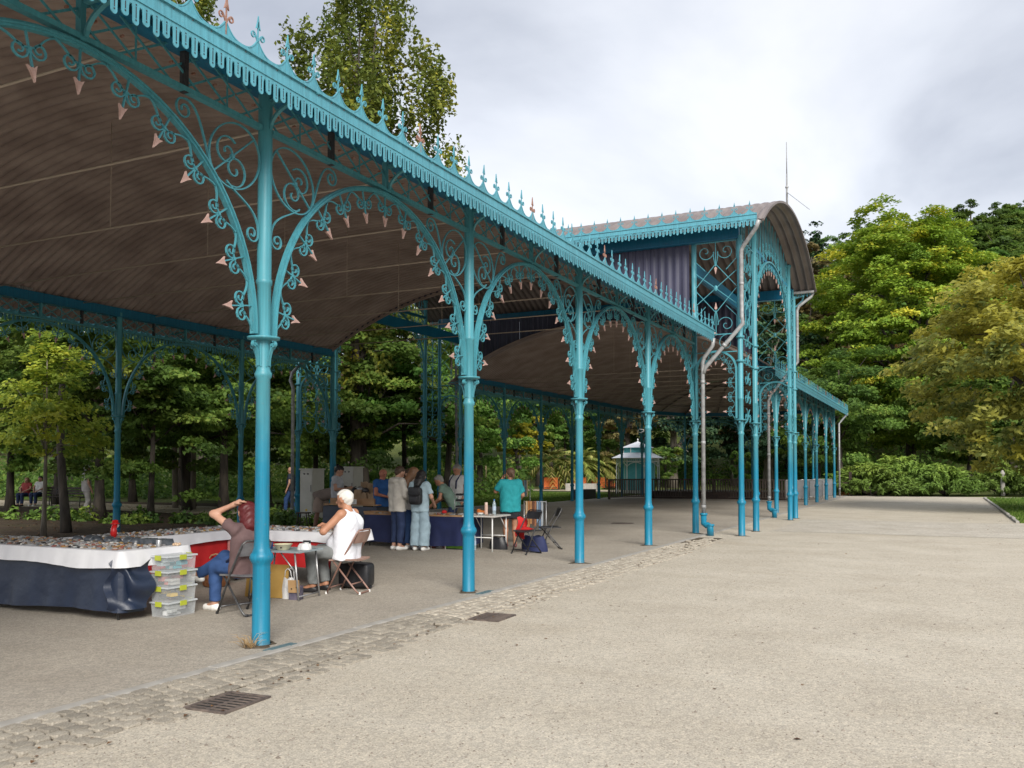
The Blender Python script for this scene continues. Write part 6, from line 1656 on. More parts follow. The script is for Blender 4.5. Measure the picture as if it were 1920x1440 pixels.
A, B = octo(1.18), octo(1.5)
for i in range(8):
    (x0, y0), (x1, y1) = A[i], A[(i + 1) % 8]; L = math.dist(A[i], A[(i + 1) % 8]); c = ((x0 + x1) / 2, (y0 + y1) / 2, 0); an = atan2(y1 - y0, x1 - x0)
    mb = MB(); mb.bbox((-L / 2, -.03, .25), (L / 2, .03, 2.5)); mb.build("wall_panel", KTEAL, kk, c, an)
    mb = MB(); mb.bbox((-L / 2 - .02, -.05, 0), (L / 2 + .02, .04, .249)); mb.build("plinth_panel", KWH, kk, c, an)
    mb = MB(); mb.bbox((-.02, -.045, .25), (.02, -.031, 2.45)); mb.build("batten", KWH, kk, c, an)
for i in range(8):
    mb = MB(); x, y = B[i]; mb.lathe([(.05, 0), (.05, .3), (.035, .34), (.035, 2.2), (.05, 2.24), (.05, 2.3)], 8, Matrix.Translation((x, y, 0))); mb.build("veranda_post", KWH, kk)
    (x0, y0), (x1, y1) = B[i], B[(i + 1) % 8]; L = math.dist(B[i], B[(i + 1) % 8]); c = ((x0 + x1) / 2, (y0 + y1) / 2, 0); an = atan2(y1 - y0, x1 - x0)
    mb = MB(); pp = [(L / 2 * cos(pi - pi * k / 12), 1.72 + .40 * sin(pi - pi * k / 12)) for k in range(13)]; mb.ribbon(pp, .04, .04)
    mb.bbox((-L / 2, -.025, 2.14), (L / 2, .025, 2.2)); mb.bbox((-L / 2, -.025, 2.36), (L / 2, .025, 2.42))
    for k in range(9): u = -L / 2 + (k + .5) * L / 9; mb.ribbon([(u - .05, 2.2), (u + .05, 2.36)], .02, .02); mb.ribbon([(u + .05, 2.2), (u - .05, 2.36)], .02, .016)
    mb.build("veranda_arch", KWH, kk, c, an)
mb = MB(); frustum(mb, 1.85, 2.42, 1.02, 2.78); mb.build("lower_roof", KROOF, kk)
mb = MB(); frustum(mb, .98, 2.781, .98, 3.12, False); mb.build("lantern", KTEAL, kk)
for i in range(8): x, y = octo(.99)[i]; mb = MB(); mb.lathe([(.03, 2.78), (.03, 3.12)], 6, Matrix.Translation((x, y, 0))); mb.build("lantern_post", KWH, kk)
mb = MB(); frustum(mb, 1.18, 3.121, .06, 3.55); mb.build("upper_roof", KROOF, kk)
mb = MB(); mb.lathe([(.05, 3.55), (.02, 3.62), (.05, 3.68), (.001, 3.78)], 8, cap=False); mb.build("finial", KWH, kk)
# ---- palms in orange tubs
L_PALM = leaf_mat("palm_leaf", (0.10, 0.14, 0.03), (0.22, 0.25, 0.055), (0.40, 0.36, 0.12), .3)
def palm_crown(seed, R, n, fan):
    r = random.Random(seed); mb = MB(); V = []; Fq = []; tt = []
    for k in range(n):
        a = k * 2.4 + r.uniform(-.2, .2); e = r.uniform(-.35, 1.25); L = R * r.uniform(.75, 1.1)
        rib = []
        for i in range(9):
            t = i / 8; rad = L * t * cos(e) ; z = L * (t * sin(e) - .55 * t * t * (1.1 - .4 * sin(e)))
            rib.append(np.array([rad * cos(a), rad * sin(a), z]))
        side = np.array([-sin(a), cos(a), 0])
        for i in range(2 if not fan else 5, 9):
            for s in (-1, 1):
                for q in range(2 if not fan else 4):
                    b = rib[i] if q == 0 else (rib[i] + rib[i - 1]) / 2; d = (rib[min(8, i)] - rib[i - 1]); d = d / (np.linalg.norm(d) + 1e-6)
                    tip = b + (side * s * .8 + d * .8 + np.array([0, 0, -.35])) * L * r.uniform(.2, .3); w = np.cross(d, side) * .0 + d * .035 * R
                    j = len(V); V += [b - w, b + w, tip]; Fq.append((j, j + 1, j + 2)); tt.append(min(1, max(0, .5 + .3 * r.gauss(0, 1))))
    return np_mesh("palm_fronds", V, Fq, L_PALM, attr=tt)
PC = [palm_crown(1, 2.3, 54, False), palm_crown(2, 2.0, 60, True)]
mb = MB(); mb.tube([(0, 0, .7), (0, 0, 1.5), (.05, 0, 2.0)], [.16, .15, .13], 9); PT = mb.mesh("palm_trunk", BARK)
def palm(px, Z, k, s, label, tub_s=1.0):
    p = at(px, Z)
    t = empty("palm_tub", p, .3, "orange wooden tub " + label, "tub", "orange palm tubs"); t.scale = (tub_s,) * 3
    for i in range(4):
        for j in range(5):
            m = MB(); m.bbox((-.58 + j * .232 + .002, -.60, .10), (-.58 + (j + 1) * .232 - .002, -.56, .98)); m.build("board", ORANGE, t, (0, 0, 0), i * pi / 2)
        m = MB(); m.bbox((-.62, -.66, .02), (-.54, -.58, 1.04)); m.build("corner_post", DARKWOOD, t, (0, 0, 0), i * pi / 2)
        m = MB(); m.bbox((-.53, -.625, .16), (.53, -.605, .20)); m.build("strap", DARKIRON, t, (0, 0, 0), i * pi / 2)
    m = MB(); m.bbox((-.555, -.555, .3), (.555, .555, .92)); m.build("soil", SOIL, t)
    o = empty("palm", p + Vector((0, 0, .92 * tub_s - .7)), px, "palm " + label.replace("holding", "growing in the tub holding") if False else "palm growing in the orange tub " + label.split(" holding")[0], "palm", "palms in tubs")
    o.scale = (s, s, s); inst("fronds", PC[k], o, (.05, 0, 2.0)); inst("trunk", PT, o)
palm(1034, 72, 1, 1.0, "farthest left of the row behind the lawn")
palm(1087, 74, 0, 1.0, "second from the left behind the lawn")
palm(1122, 76, 0, .9, "half hidden behind the third column")
palm(1143, 78, 1, .8, "rightmost beside the kiosk", .9)
mb = MB(); mb.bbox((-1.2, -.3, 0), (1.2, .3, .55)); tag(mb.build("low_wall", KERB, None, at(1090, 69), .2), "low grey wall in front of the palm tubs", "wall")
mb = MB(); mb.cbox((0, 0, .27), (.6, 1.9, .54), .02); tag(mb.build("dark_planter", STEEL_D, None, at(1094, 49.5), -.1), "low dark planter box beside the third column", "planter")
# stakes round a young trunk, white post, gate post
for i, px in enumerate((898, 911)):
    mb = MB(); mb.tube([(0, 0, 0), (0, 0, 2.0)], .05, 6); tag(mb.build("tree_stake", M_("stake_wood_%d" % i, (.38, .30, .18), .8), None, at(px, 58 + i)), "%s pale stake beside the trunk behind the second column" % ("left" if i == 0 else "right"), "stake")
wp = empty("white_post", at(1879, 55.2), 0, "small white post standing among the right junipers", "post")
mb = MB(); mb.lathe([(.13, 0), (.13, .9), (.10, .95), (.10, 1.3), (.14, 1.34), (.14, 1.42), (.04, 1.6)], 10); mb.build("shaft", KERB, wp)
gp = empty("gate_post", at(1594, 55), 0, "dark wooden gate post beside the end of the far wing", "post")
mb = MB(); mb.bbox((-.08, -.08, 0), (.08, .08, 1.5)); mb.build("post", DARKWOOD, gp); mb = MB(); mb.bbox((-.5, -.05, .75), (-.081, .05, .85)); mb.build("rail", DARKWOOD, gp)
RF = leaf_mat("red_flower", (0.35, 0.05, 0.03), (0.5, 0.1, 0.05), (0.6, 0.2, 0.1), .2)
sp_ = [(*at(random.uniform(1480, 1596), random.uniform(56, 62))[:2], 0, .5, .35) for _ in range(30)]
bushes("flower_bed", sp_, .12, RF, "red flowers along the hedge behind the far wing", 40)
# ================================================================== people
SKIN = M_("skin", (0.46, 0.25, 0.17), .55, (0.52, 0.29, 0.20), 9); SKIN_T = M_("skin_tan", (0.40, 0.19, 0.11), .55, (0.47, 0.23, 0.14), 9); SKIN_D = M_("skin_dark", (0.20, 0.10, 0.07), .55, (0.25, 0.13, 0.09), 9)
def cmat(name, c, rough=.8): return MAT.get(name) or M_(name, c, rough, tuple(min(.9, q * 1.25 + .004) for q in c), 7, 4, bump=.35, bscale=14, bdist=.02)
EYE = M_("eye", (.012, .010, .010), .3); LIP = M_("lip", (.30, .10, .09), .5)

def surface_net(fn, lo, hi, h):
    lo = np.array(lo) - 2 * h; hi = np.array(hi) + 2 * h; n = np.ceil((hi - lo) / h).astype(int) + 1
    ax = [lo[i] + h * np.arange(n[i]) for i in range(3)]
    X, Y, Z = np.meshgrid(*ax, indexing='ij'); P = np.stack([X, Y, Z], -1).reshape(-1, 3)
    D = fn(P).reshape(n); S = D < 0
    c = n - 1; acc = np.zeros((*c, 3)); cnt = np.zeros(c)
    for d in range(3):
        sl0 = [slice(None)] * 3; sl1 = [slice(None)] * 3; sl0[d] = slice(0, -1); sl1[d] = slice(1, None)
        a, b = D[tuple(sl0)], D[tuple(sl1)]; x = (a < 0) != (b < 0); t = np.where(x, a / np.where(a == b, 1, a - b), 0)
        o = [e for e in range(3) if e != d]
        for i in (0, 1):
            for j in (0, 1):
                src = [slice(None)] * 3; src[o[0]] = slice(i, i + c[o[0]]); src[o[1]] = slice(j, j + c[o[1]])
                xx = x[tuple(src)]; tt = t[tuple(src)]; cnt += xx
                acc[..., d] += xx * tt; acc[..., o[0]] += xx * i; acc[..., o[1]] += xx * j
    m = cnt > 0; idx = -np.ones(c, int); idx[m] = np.arange(m.sum())
    g = np.stack(np.meshgrid(*[np.arange(k) for k in c], indexing='ij'), -1)
    V = (g[m] + acc[m] / cnt[m][:, None]) * h + lo
    F = []
    for d in range(3):
        o = [e for e in range(3) if e != d]
        sl0 = [slice(1, -1)] * 3; sl1 = [slice(1, -1)] * 3; sl0[d] = slice(0, -1); sl1[d] = slice(1, None)
        a, b = S[tuple(sl0)], S[tuple(sl1)]; w = np.argwhere(a != b)
        if not len(w): continue
        fl = a[tuple(w.T)]; base = w.copy(); base[:, o[0]] += 1; base[:, o[1]] += 1
        q = []
        for i, j in ((-1, -1), (0, -1), (0, 0), (-1, 0)):
            k = base.copy(); k[:, o[0]] += i; k[:, o[1]] += j; q.append(idx[tuple(k.T)])
        q = np.stack(q, -1); flip = fl if d != 1 else ~fl
        q[~flip] = q[~flip][:, ::-1]; F.append(q)
    return V, np.concatenate(F)
def wrinkle(P, amp, fr):
    return amp * (np.sin(P[:, 2] * fr + 3.1 * np.sin(P[:, 0] * fr * .45) + 1.7 * P[:, 1] * fr * .4) * np.sin(P[:, 0] * fr * .6 + P[:, 1] * fr * .5 + 2 * np.sin(P[:, 2] * 9)))
def sdf(prims, k=.035, wr=None):
    """prims: (a, b, ra, rb, flat)  smooth union of tapered capsules, flat = cut square at b"""
    def fn(P):
        out = None
        for a, b, ra, rb, flat in prims:
            a = np.array(a, float); b = np.array(b, float); v = b - a; L2 = max(1e-9, v @ v)
            t = (P - a) @ v / L2; tc = np.clip(t, 0, 1 if not flat else 1.2)
            d = np.linalg.norm(P - a - tc[:, None] * v, axis=1) - (ra + (rb - ra) * np.clip(tc, 0, 1))
            if flat: d = np.maximum(d, (t - 1) * sqrt(L2))
            if out is None: out = d
            else:
                hh = np.clip(.5 + .5 * (d - out) / k, 0, 1); out = d * (1 - hh) + out * hh - k * hh * (1 - hh)
        return out if wr is None else out + wrinkle(P, *wr)
    lo = np.min([np.minimum(np.array(p[0]) - p[2], np.array(p[1]) - p[3]) for p in prims], 0)
    hi = np.max([np.maximum(np.array(p[0]) + p[2], np.array(p[1]) + p[3]) for p in prims], 0)
    return fn, lo, hi
def lerp3(a, b, t): return tuple(x + (y - x) * t for x, y in zip(a, b))
def add3(a, b): return tuple(x + y for x, y in zip(a, b))
STAND = dict(hip=(0, 0, .92), chest=(0, .0, 1.26), neck=(0, -.01, 1.43), head=(0, .02, 1.575), look=(0, 1, -.05),
             kneeL=(-.10, .03, .50), kneeR=(.10, .03, .50), ankL=(-.10, -.02, .09), ankR=(.10, -.02, .09), toeL=(-.12, .14, .035), toeR=(.12, .14, .035),
             elbL=(-.25, -.03, 1.12), elbR=(.25, -.03, 1.12), wriL=(-.25, .07, .88), wriR=(.25, .07, .88), handL=None, handR=None)
def person(label, loc, rz, H, pose, top, bottom, shoe, hair, skin=None, sleeve=.5, leg=.97, hair_style="short", fat=1.0, belly=0.0, tank=False, wide=0.0, h=.017, hood=False, group=None, hem=.10):
    J = dict(STAND); J.update(pose); sk = skin or SKIN; s = H / 1.70
    hip, chest, neck, head = J['hip'], J['chest'], J['neck'], J['head']
    up = np.array(chest) - np.array(hip); up = up / np.linalg.norm(up); un = np.array(neck) - np.array(chest); un /= np.linalg.norm(un)
    shw = .175 * (1 + .25 * (fat - 1)); shL = add3(neck, (-shw, 0, -.045)); shR = add3(neck, (shw, 0, -.045))
    if abs(up[2]) < .6: shL = tuple(np.array(neck) - un * .05 + np.array((-shw, 0, 0))); shR = tuple(np.array(neck) - un * .05 + np.array((shw, 0, 0)))
    hL, hR = add3(hip, (-.085, 0, -.02)), add3(hip, (.085, 0, -.02))
    f = fat
    B = []; lk = np.array(J['look'], float); lk /= np.linalg.norm(lk); hd = np.array(head); hu = np.array((0, 0, 1.0)) - lk * lk[2]; hu /= np.linalg.norm(hu)
    side = np.cross(lk, hu)
    B += [(hd + hu * .025 - lk * .012, hd + hu * .035 + lk * .005, .088, .086, 0), (hd - hu * .02 + lk * .02, hd - hu * .065 + lk * .045, .07, .048, 0), (hd + lk * .088 - hu * .005, hd + lk * .108 - hu * .03, .012, .017, 0)]
    for q in (-1, 1): B.append((hd + side * q * .083 + hu * .01, hd + side * q * .088 - hu * .025, .014, .011, 0))
    B.append((neck, hd - hu * .04 - lk * .01, .056 * f ** .5, .052, 0))
    B += [(add3(hip, (-.07, 0, 0)), add3(chest, (-.08, 0, 0)), .095 * f, .105 * f, 0), (add3(hip, (.07, 0, 0)), add3(chest, (.08, 0, 0)), .095 * f, .105 * f, 0), (chest, neck, .11 * f, .05, 0), (shL, shR, .058, .058, 0)]
    for S_, sh, hh in (("L", shL, hL), ("R", shR, hR)):
        e, w, kn, an, to = J['elb' + S_], J['wri' + S_], J['knee' + S_], J['ank' + S_], J['toe' + S_]
        B += [(sh, e, .050 * f ** .6, .040 * f ** .4, 0), (e, w, .040 * f ** .4, .027, 0)]
        d = np.array(w) - np.array(e); d /= np.linalg.norm(d); B.append((w, tuple(np.array(w) + d * .075), .027, .034, 0))
        B += [(hh, kn, .080 * f ** .6, .056, 0), (kn, lerp3(kn, an, .35), .054, .058, 0), (lerp3(kn, an, .3), an, .058, .036, 0), (an, to, .036, .03, 0)]
    fn, lo, hi = sdf(B, .028); V, F = surface_net(fn, lo, hi, h)
    nv = len(V); Vs = [V]; Fs = [F]
    mb = MB()                                                    # five fingers on each hand
    for S_ in "LR":
        e, w = np.array(J['elb' + S_]), np.array(J['wri' + S_]); d = (w - e) / np.linalg.norm(w - e); a = np.cross(d, (0, 0, 1.0)); a = a / (np.linalg.norm(a) + 1e-6)
        if np.linalg.norm(np.cross(d, (0, 0, 1.0))) < .3: a = np.array((0, 1.0, 0))
        b = np.cross(a, d); b = b / np.linalg.norm(b); b = -b if b[2] > 0 else b
        for k, (o, L) in enumerate(((-.026, .062), (-.009, .072), (.009, .068), (.026, .052))):
            p0 = w + d * .085 + a * o; p1 = p0 + d * L * .5 + b * L * .12; p2 = p1 + d * L * .32 + b * L * .38
            mb.tube([p0, p1, p2], [.0105, .0095, .0075], 6)
        q = 1 if S_ == "R" else -1; p0 = w + d * .03 - a * .028 * q; p1 = p0 + d * .03 - a * .022 * q + b * .008; mb.tube([p0, p1, p1 + d * .03 + b * .012], [.0125, .011, .0085], 6)
    fv = np.array(mb.v); ff = [x for x in mb.f]
    body = bpy.data.meshes.new("person"); allv = np.concatenate([V, fv]) * s
    body.from_pydata([tuple(x) for x in allv], [], [tuple(x) for x in F] + [tuple(i + nv for i in x) for x in ff]); body.materials.append(sk); body.polygons.foreach_set("use_smooth", [True] * len(body.polygons)); body.update()
    o = inst("person", body, None, loc, rz); tag(o, label, "person", group)
    def part(name, prims, mat, k=.035, hh=None):
        fn, lo, hi = sdf(prims, k, None if name == 'shoe' else (.0055, 34)); V, F = surface_net(fn, lo, hi, hh or h); inst(name, np_mesh(name, V * s, F, mat, True), o)
    # shirt
    g = .016; T = [(add3(hip, (-.07, 0, .02)), add3(chest, (-.08, 0, 0)), .098 * f + g, .108 * f + g, 0), (add3(hip, (.07, 0, .02)), add3(chest, (.08, 0, 0)), .098 * f + g, .108 * f + g, 0)]
    low = tuple(np.array(hip) - up * hem)
    for q in (-.07, .07): T.append((add3(chest, (q, 0, 0)), add3(low, (q, 0, 0)), .105 * f + g, .112 * f + g + .4 * wide * .1, 1))
    if belly: T.append((add3(hip, (0, .10, .10)), add3(chest, (0, .08, -.16)), .12 + belly, .10 + belly, 0))
    if tank:
        T += [(lerp3(chest, neck, .0), lerp3(chest, neck, .45), .11 * f + g, .10, 0)]
        for q in (-1, 1): T.append((add3(lerp3(chest, neck, .4), (q * .075, 0, 0)), add3(neck, (q * .085, -.01, -.02)), .055, .042, 0))
    else:
        T += [(chest, lerp3(chest, neck, .82), .11 * f + g, .062 + g, 0), (add3(shL, (.02, 0, 0)), add3(shR, (-.02, 0, 0)), .060 + g, .060 + g, 0)]
        for S_, sh in (("L", shL), ("R", shR)):
            e, w = J['elb' + S_], J['wri' + S_]
            if sleeve <= 1: T.append((sh, lerp3(sh, e, sleeve), .052 * f ** .6 + g, .052 * f ** .6 + g * 1.1, 1))
            else: T += [(sh, e, .054 * f ** .6 + g, .048 + g, 0), (e, lerp3(e, w, sleeve - 1), .048 + g, .034 + g, 1)]
        if hood: T += [(add3(neck, (-.07, -.09, -.02)), add3(neck, (.07, -.09, -.02)), .055, .055, 0), (add3(neck, (-.08, -.02, .0)), add3(neck, (.08, -.02, 0)), .05, .05, 0)]
    part("shirt", T, top)
    if hair is None: pass
    # trousers
    tk = .022; Q = [(hL, hR, .092 * f + .010, .092 * f + .010, 0), (hip, tuple(np.array(hip) + up * .10), .10 * f, .10 * f, 1)]
    for S_, hh in (("L", hL), ("R", hR)):
        kn, an = J['knee' + S_], J['ank' + S_]
        if leg <= .5: Q.append((hh, lerp3(hh, kn, leg * 2), .084 * f ** .6 + tk + .01, .072 + tk + wide + .008, 1))
        else:
            Q += [(hh, kn, .080 * f ** .6 + .014, .060 + tk + wide, 0), (kn, lerp3(kn, an, (leg - .5) * 2), .060 + tk + wide, .042 + tk + wide * 1.5, 1)]
    part("trousers" if leg > .5 else "shorts", Q, bottom)
    for S_ in "LR":
        an, to = np.array(J['ank' + S_]), np.array(J['toe' + S_]); fd = to - an; fd[2] = 0; fd = fd / (np.linalg.norm(fd) + 1e-6); lowv = to - fd * .20 + np.array((0, 0, (an[2] - .06 - to[2]) * .9))
        part("shoe", [(lowv + np.array((0, 0, .012)), to + np.array((0, 0, .004)), .042, .040, 0), (an - np.array((0, 0, .03)), lowv + fd * .05 + np.array((0, 0, .01)), .042, .040, 0)], shoe, .02, min(h, .013))
    # hair
    if hair is not None:
        C = hd + hu * .03 - lk * .012; HR = [(C + hu * .012 - lk * .018, C + hu * .018 + lk * .012, .096, .090, 0)]
        def hair_fn(prims, extra=None):
            fn0, lo, hi = sdf(prims, .03, (.007, 75) if hair_style != 'long' else (.006, 40))
            def fn(P):
                d = fn0(P); q = P - hd; face = np.maximum(-(q @ lk) + .035 + .55 * np.maximum(q @ hu - .035, -1) * -1.0 * 0, 0) * 0
                u = q @ hu; w = q @ lk
                cut = np.minimum(w - .030, .062 - u)              # remove what lies in front of and below the hairline
                return np.maximum(d, cut)
            return fn, lo, hi
        if hair_style in ("short", "bald"):
            HR.append((C - lk * .04 - hu * .03, C - lk * .045 - hu * .055, .072, .058, 0))
        elif hair_style == "long":
            HR += [(C - lk * .03, hd - hu * .18 - lk * .085, .092, .09, 0), (hd - hu * .18 - lk * .085, hd - hu * .52 - lk * .10, .09, .055, 0)]
        elif hair_style == "bob":
            HR += [(C - lk * .03, hd - hu * .13 - lk * .06, .098, .10, 0), (hd - hu * .12 - lk * .05 + side * .05, hd - hu * .24 - lk * .07, .07, .06, 0)]
        elif hair_style == "pony":
            HR += [(C - lk * .04 - hu * .03, C - lk * .05 - hu * .05, .072, .06, 0), (hd - lk * .10 + hu * .02, hd - lk * .16 - hu * .08, .04, .028, 0)]
        fn, lo, hi = hair_fn(HR); V, F = surface_net(fn, lo, hi, min(h, .014))
        if hair_style != "bald": inst("hair", np_mesh("hair", V * s, F, hair, True), o)
    mb = MB()
    for q in (-1, 1): mb.ball(tuple((hd + lk * .083 + side * q * .033 + hu * .018) * s), .011 * s, 6, 5)
    mb.build("eyes", EYE, o)
    mb = MB(); mb.ball(tuple((hd + lk * .088 - hu * .062) * s), (.022 * s, .012 * s, .006 * s), 6, 5); mb.build("mouth", LIP, o)
    return o
DENIM = cmat("denim", (.022, .060, .17)); DENIM_D = cmat("denim_dark", (.015, .030, .085)); SNEAK = cmat("white_shoe", (.66, .65, .62), .5); BLKS = cmat("black_shoe", (.012, .012, .014), .5)
def face_dir(dx, dy): return atan2(-dx, dy)                       # rz so that local +Y looks along (dx, dy)
# 1 red-haired woman, one hand behind her head
SEATW = dict(hip=(0, -.05, .545), chest=(0, -.10, .86), neck=(0, -.08, 1.03), head=(0, -.05, 1.165), look=(0, 1, .0),
             kneeL=(-.09, .38, .53), ankL=(-.08, .40, .10), toeL=(-.09, .56, .04), kneeR=(.05, .40, .62), ankR=(-.03, .80, .40), toeR=(-.05, .95, .35),
             elbL=(-.26, .20, 1.16), wriL=(-.13, .00, 1.265), elbR=(.24, .0, .80), wriR=(.08, .22, .66))
w1 = person("seated woman with dark red hair, one arm raised behind her head, mauve tee and jeans", (-7.23, 7.77, .0), radians(80), 1.68, SEATW, cmat("mauve_tee", (.105, .062, .062)), DENIM, SNEAK, cmat("red_hair", (.085, .008, .010), .5), sleeve=.42, hair_style="bob", h=.014)
wb = MB(); wb.tube([(-.17, -.10, .70), (-.13, .10, .60), (0, .15, .57), (.13, .1, .58)], .022, 8); wb.build("waist_bag", NAVY_CLOTH, w1)
# 2 man in white vest with folded arms
SEATM = dict(hip=(0, -.06, .545), chest=(0, -.09, .90), neck=(0, -.07, 1.08), head=(0, -.02, 1.215), look=(0, 1, -.08),
             kneeL=(-.14, .38, .54), ankL=(-.12, .36, .10), toeL=(-.14, .53, .04), kneeR=(.13, .38, .54), ankR=(.12, .30, .10), toeR=(.14, .47, .04),
             elbL=(-.30, .12, .82), wriL=(-.02, .27, .84), elbR=(.30, .12, .80), wriR=(.02, .24, .87))
person("seated man with white hair, arms folded, white vest and grey trousers", (-7.23, 9.64, 0), radians(100), 1.74, SEATM, cmat("white_vest", (.66, .67, .72)), cmat("grey_trousers", (.17, .18, .18)), BLKS, cmat("white_hair", (.62, .60, .56), .7), SKIN_T, tank=True, fat=1.25, belly=.05, h=.014)
# 3 man with phone
PH = dict(look=(0, .8, -.45), head=(0, .05, 1.565), elbL=(-.23, .04, 1.13), wriL=(-.06, .29, 1.17), elbR=(.23, .04, 1.13), wriR=(.06, .30, 1.15))
p3 = person("young man in grey tee looking down at his phone by the cabinets", at(633, 22.0), face_dir(.95, .30), 1.74, PH, cmat("grey_tee", (.42, .43, .46)), DENIM_D, BLKS, cmat("black_hair", (.012, .010, .010), .5), h=.018)
mb = MB(); mb.cbox((0, 0, 0), (.075, .15, .01), .003); o = mb.build("phone", BLACK, p3, (0, .42, 1.20)); o.rotation_euler[0] = .5
mb = MB()
for q in (-1, 1): mb.tube([(q * .035 + .02 * cos(a), .145, 1.61 + .018 * sin(a)) for a in [i * pi / 4 for i in range(8)]], .0035, 4, closed=True)
mb.tube([(-.08, .05, 1.615), (-.055, .14, 1.612)], .003, 4); mb.tube([(.08, .05, 1.615), (.055, .14, 1.612)], .003, 4); mb.build("glasses", BLACK, p3)
# 4 stooping person in beige shorts
STOOP = dict(hip=(0, -.10, .93), chest=(0, .26, 1.02), neck=(0, .42, 1.05), head=(0, .55, 1.06), look=(0, .8, -.7), kneeL=(-.1, .10, .53), kneeR=(.1, -.12, .52), ankL=(-.1, .0, .09), ankR=(.1, -.2, .09), toeL=(-.11, .16, .035), toeR=(.11, -.03, .035),
             elbL=(-.2, .45, .80), wriL=(-.15, .55, .62), elbR=(.2, .45, .80), wriR=(.15, .55, .62))
person("stooping person in beige shorts half hidden behind the man with the phone", at(607, 22.9), face_dir(.95, .30), 1.74, STOOP, cmat("taupe_tee", (.20, .16, .14)), cmat("beige_shorts", (.30, .23, .19)), BLKS, cmat("brown_hair", (.06, .035, .02), .6), SKIN_D, leg=.48, wide=.02, h=.02, fat=1.1)
# 5 hooded person
LOOKT = dict(look=(.1, .9, -.45), head=(0, .06, 1.56), elbL=(-.26, .02, 1.12), wriL=(-.12, .26, 1.02), elbR=(.26, .02, 1.12), wriR=(.14, .27, 1.0))
person("person in cream hooded sweatshirt and dark jeans at the long table", (-10.02, 15.18, .016), radians(-22), 1.70, LOOKT, cmat("cream_hoodie", (.50, .47, .42)), DENIM_D, SNEAK, MAT["brown_hair"], sleeve=1.95, hood=True, fat=1.1, h=.017, leg=.93, hem=.14)
# 6 long-haired girl beside
person("girl with very long light-brown hair and white top at the long table", (-9.86, 15.48, .016), radians(-8), 1.68, LOOKT, cmat("white_top", (.60, .59, .57)), DENIM, SNEAK, cmat("light_brown_hair", (.20, .105, .055), .5), sleeve=.5, hair_style="long", h=.018)
# 7 woman in light blue with backpack
p7 = person("black-haired woman in pale blue top and wide pale jeans wearing a backpack", (-9.52, 15.24, .016), radians(4), 1.62, dict(look=(0, .85, -.5), head=(0, .07, 1.55), elbL=(-.27, .0, 1.13), wriL=(-.16, .24, 1.0), elbR=(.27, .0, 1.13), wriR=(.2, .25, .98)), cmat("pale_blue_top", (.33, .44, .50)), cmat("pale_jeans", (.28, .38, .44)), SNEAK, MAT["black_hair"], sleeve=.75, hair_style="bob", wide=.035, h=.017, leg=.99)
bp = empty("backpack", (-9.50, 15.04, .95), radians(4), "black leather backpack worn by the woman in pale blue", "backpack")
mb = MB(); mb.rbox((0, 0, .17), (.27, .15, .35), .4); mb.build("body", BLACK, bp); mb = MB(); mb.rbox((0, -.05, .26), (.275, .08, .18), .4); mb.build("flap", BLACK, bp); mb = MB(); mb.rbox((0, -.075, .10), (.18, .05, .12), .4); mb.build("pocket", BLACK, bp)
mb = MB(); mb.tube([(-.035, 0, .34), (-.03, 0, .40), (.03, 0, .40), (.035, 0, .34)], .008, 6); mb.build("handle", BLACK, bp)
for q in (-1, 1): mb = MB(); mb.tube([(q * .05, .05, .34), (q * .09, .12, .45), (q * .11, .22, .46)], .011, 6); mb.build("strap", BLACK, bp)
# 8 bald man in blue
person("bald sunburnt man in blue shirt behind the paper bags", at(717, 20.3), face_dir(.9, -.2), 1.66, dict(look=(0, .9, -.3), elbL=(-.27, .08, 1.12), wriL=(-.06, .27, 1.05), elbR=(.27, .08, 1.12), wriR=(.06, .27, 1.05)), cmat("blue_shirt", (.02, .10, .30)), DENIM_D, BLKS, None, cmat("skin_red", (.42, .16, .10), .5), fat=1.2, h=.019)
# 9 woman behind the long table
person("brown-haired woman behind the long table, mostly hidden", at(768, 19.6), face_dir(-.1, -1), 1.66, dict(look=(0, .9, -.5)), cmat("rust_top", (.22, .10, .07)), DENIM_D, BLKS, MAT["brown_hair"], hair_style="long", h=.02)
# 10 grey-haired vendor leaning
person("grey-haired vendor in green shirt bending over the long table", at(842, 19.8), face_dir(-.9, -.35), 1.62, dict(hip=(0, -.12, .90), chest=(0, .06, 1.20), neck=(0, .14, 1.35), head=(0, .24, 1.46), look=(0, .8, -.6), elbL=(-.24, .18, 1.05), wriL=(-.15, .36, .92), elbR=(.24, .18, 1.05), wriR=(.15, .36, .92)), cmat("sage_shirt", (.13, .20, .16)), DENIM_D, BLKS, cmat("grey_hair", (.22, .21, .19), .7), SKIN_T, h=.018)
# 11 man in white tee
p11 = person("grey-haired man in white tee with navy rucksack straps standing behind the rack", at(858, 21.6), face_dir(-.35, -1), 1.76, dict(look=(0, .9, -.3)), MAT["white_top"], cmat("camo_trousers", (.10, .09, .06)), BLKS, MAT["grey_hair"], SKIN_T, fat=1.2, h=.019)
for q in (-1, 1): mb = MB(); mb.tube([(q * .12, -.12, 1.42), (q * .125, .02, 1.51), (q * .125, .15, 1.36), (q * .12, .16, 1.18)], .02, 6); mb.build("strap", NAVY_CLOTH, p11)
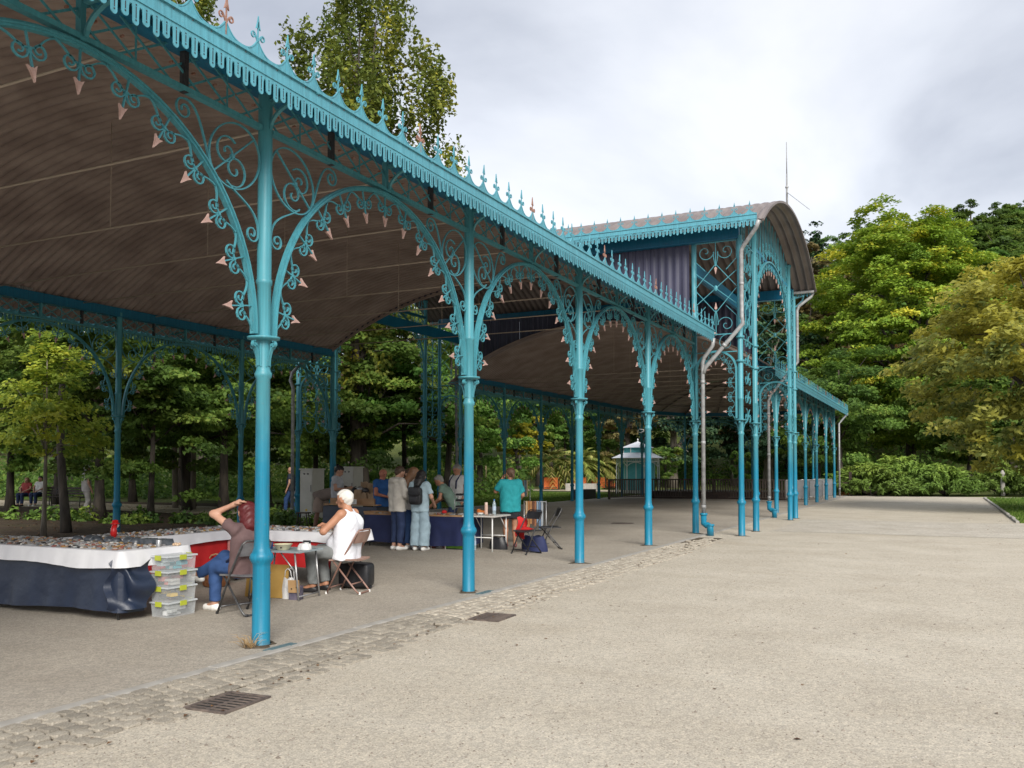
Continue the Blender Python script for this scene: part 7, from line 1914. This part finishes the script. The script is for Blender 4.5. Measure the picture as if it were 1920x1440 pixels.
# 12 woman in teal on the phone
p12 = person("woman in teal tee and dark shorts holding a phone to her ear", (-8.22, 16.72, .016), radians(35), 1.66, dict(look=(-.3, .9, -.1), elbL=(-.30, .10, 1.20), wriL=(-.16, .10, 1.46), elbR=(.27, .02, 1.12), wriR=(.2, .22, .95)), cmat("teal_tee", (.012, .27, .30)), cmat("black_shorts", (.014, .014, .02)), cmat("sandal", (.20, .07, .07), .6), cmat("chestnut_hair", (.11, .06, .035), .5), SKIN_T, sleeve=.8, leg=.34, hair_style="pony", fat=1.25, wide=.02, h=.017, hem=.16)
mb = MB(); mb.cbox((0, 0, 0), (.012, .07, .14), .003); o = mb.build("phone", BLACK, p12, (-.125, .06, 1.54)); o.rotation_euler[1] = .2
# 13 man behind the pipe, 14-16 far figures
p13 = person("man in navy tee carrying a white cloth, walking behind the rain pipe", at(546, 33), face_dir(-.9, -.35), 1.74, dict(kneeL=(-.1, .14, .52), ankL=(-.1, .16, .10), toeL=(-.11, .32, .04), ankR=(.1, -.16, .12), toeR=(.1, .0, .05)), cmat("navy_tee", (.015, .022, .04)), DENIM, SNEAK, MAT["grey_hair"], hair_style="bald", h=.024)
mb = MB(); mb.grid(lambda u, v: (.24 + .05 * sin(5 * u), -.12 + .34 * u, 1.0 - .45 * v + .05 * u), 8, 8); mb.build("cloth", WHITE_CLOTH, p13)
SITF = dict(hip=(0, -.05, .56), chest=(0, -.12, .88), neck=(0, -.13, 1.05), head=(0, -.10, 1.18), kneeL=(-.1, .36, .52), ankL=(-.1, .36, .09), toeL=(-.1, .52, .035), kneeR=(.1, .36, .52), ankR=(.1, .36, .09), toeR=(.1, .52, .035), elbL=(-.25, -.02, .80), wriL=(-.1, .2, .68), elbR=(.25, -.02, .80), wriR=(.1, .2, .68))
b0 = at(62, 40); ca, sa = cos(radians(200)), sin(radians(200))
person("left person on the far bench, in red", b0 + Vector((ca * .35, sa * .35, 0)), radians(200), 1.66, SITF, cmat("red_top", (.30, .04, .04)), DENIM_D, BLKS, MAT["light_brown_hair"], hair_style="bob", h=.026)
person("right person on the far bench, in white top and dark trousers", b0 + Vector((-ca * .30, -sa * .30, 0)), radians(200), 1.74, SITF, MAT["white_top"], DENIM_D, SNEAK, MAT["black_hair"], h=.026)
person("walking person in pale clothes and cap beside the leaning trunk", at(163, 31.5), face_dir(.3, 1), 1.78, dict(kneeL=(-.1, .12, .52), ankL=(-.1, .1, .10), toeL=(-.11, .26, .04), ankR=(.1, -.14, .12), toeR=(.1, .02, .05)), cmat("pale_shirt", (.42, .40, .40)), cmat("pale_trousers", (.38, .36, .34)), SNEAK, cmat("white_cap", (.55, .55, .56), .7), h=.024)
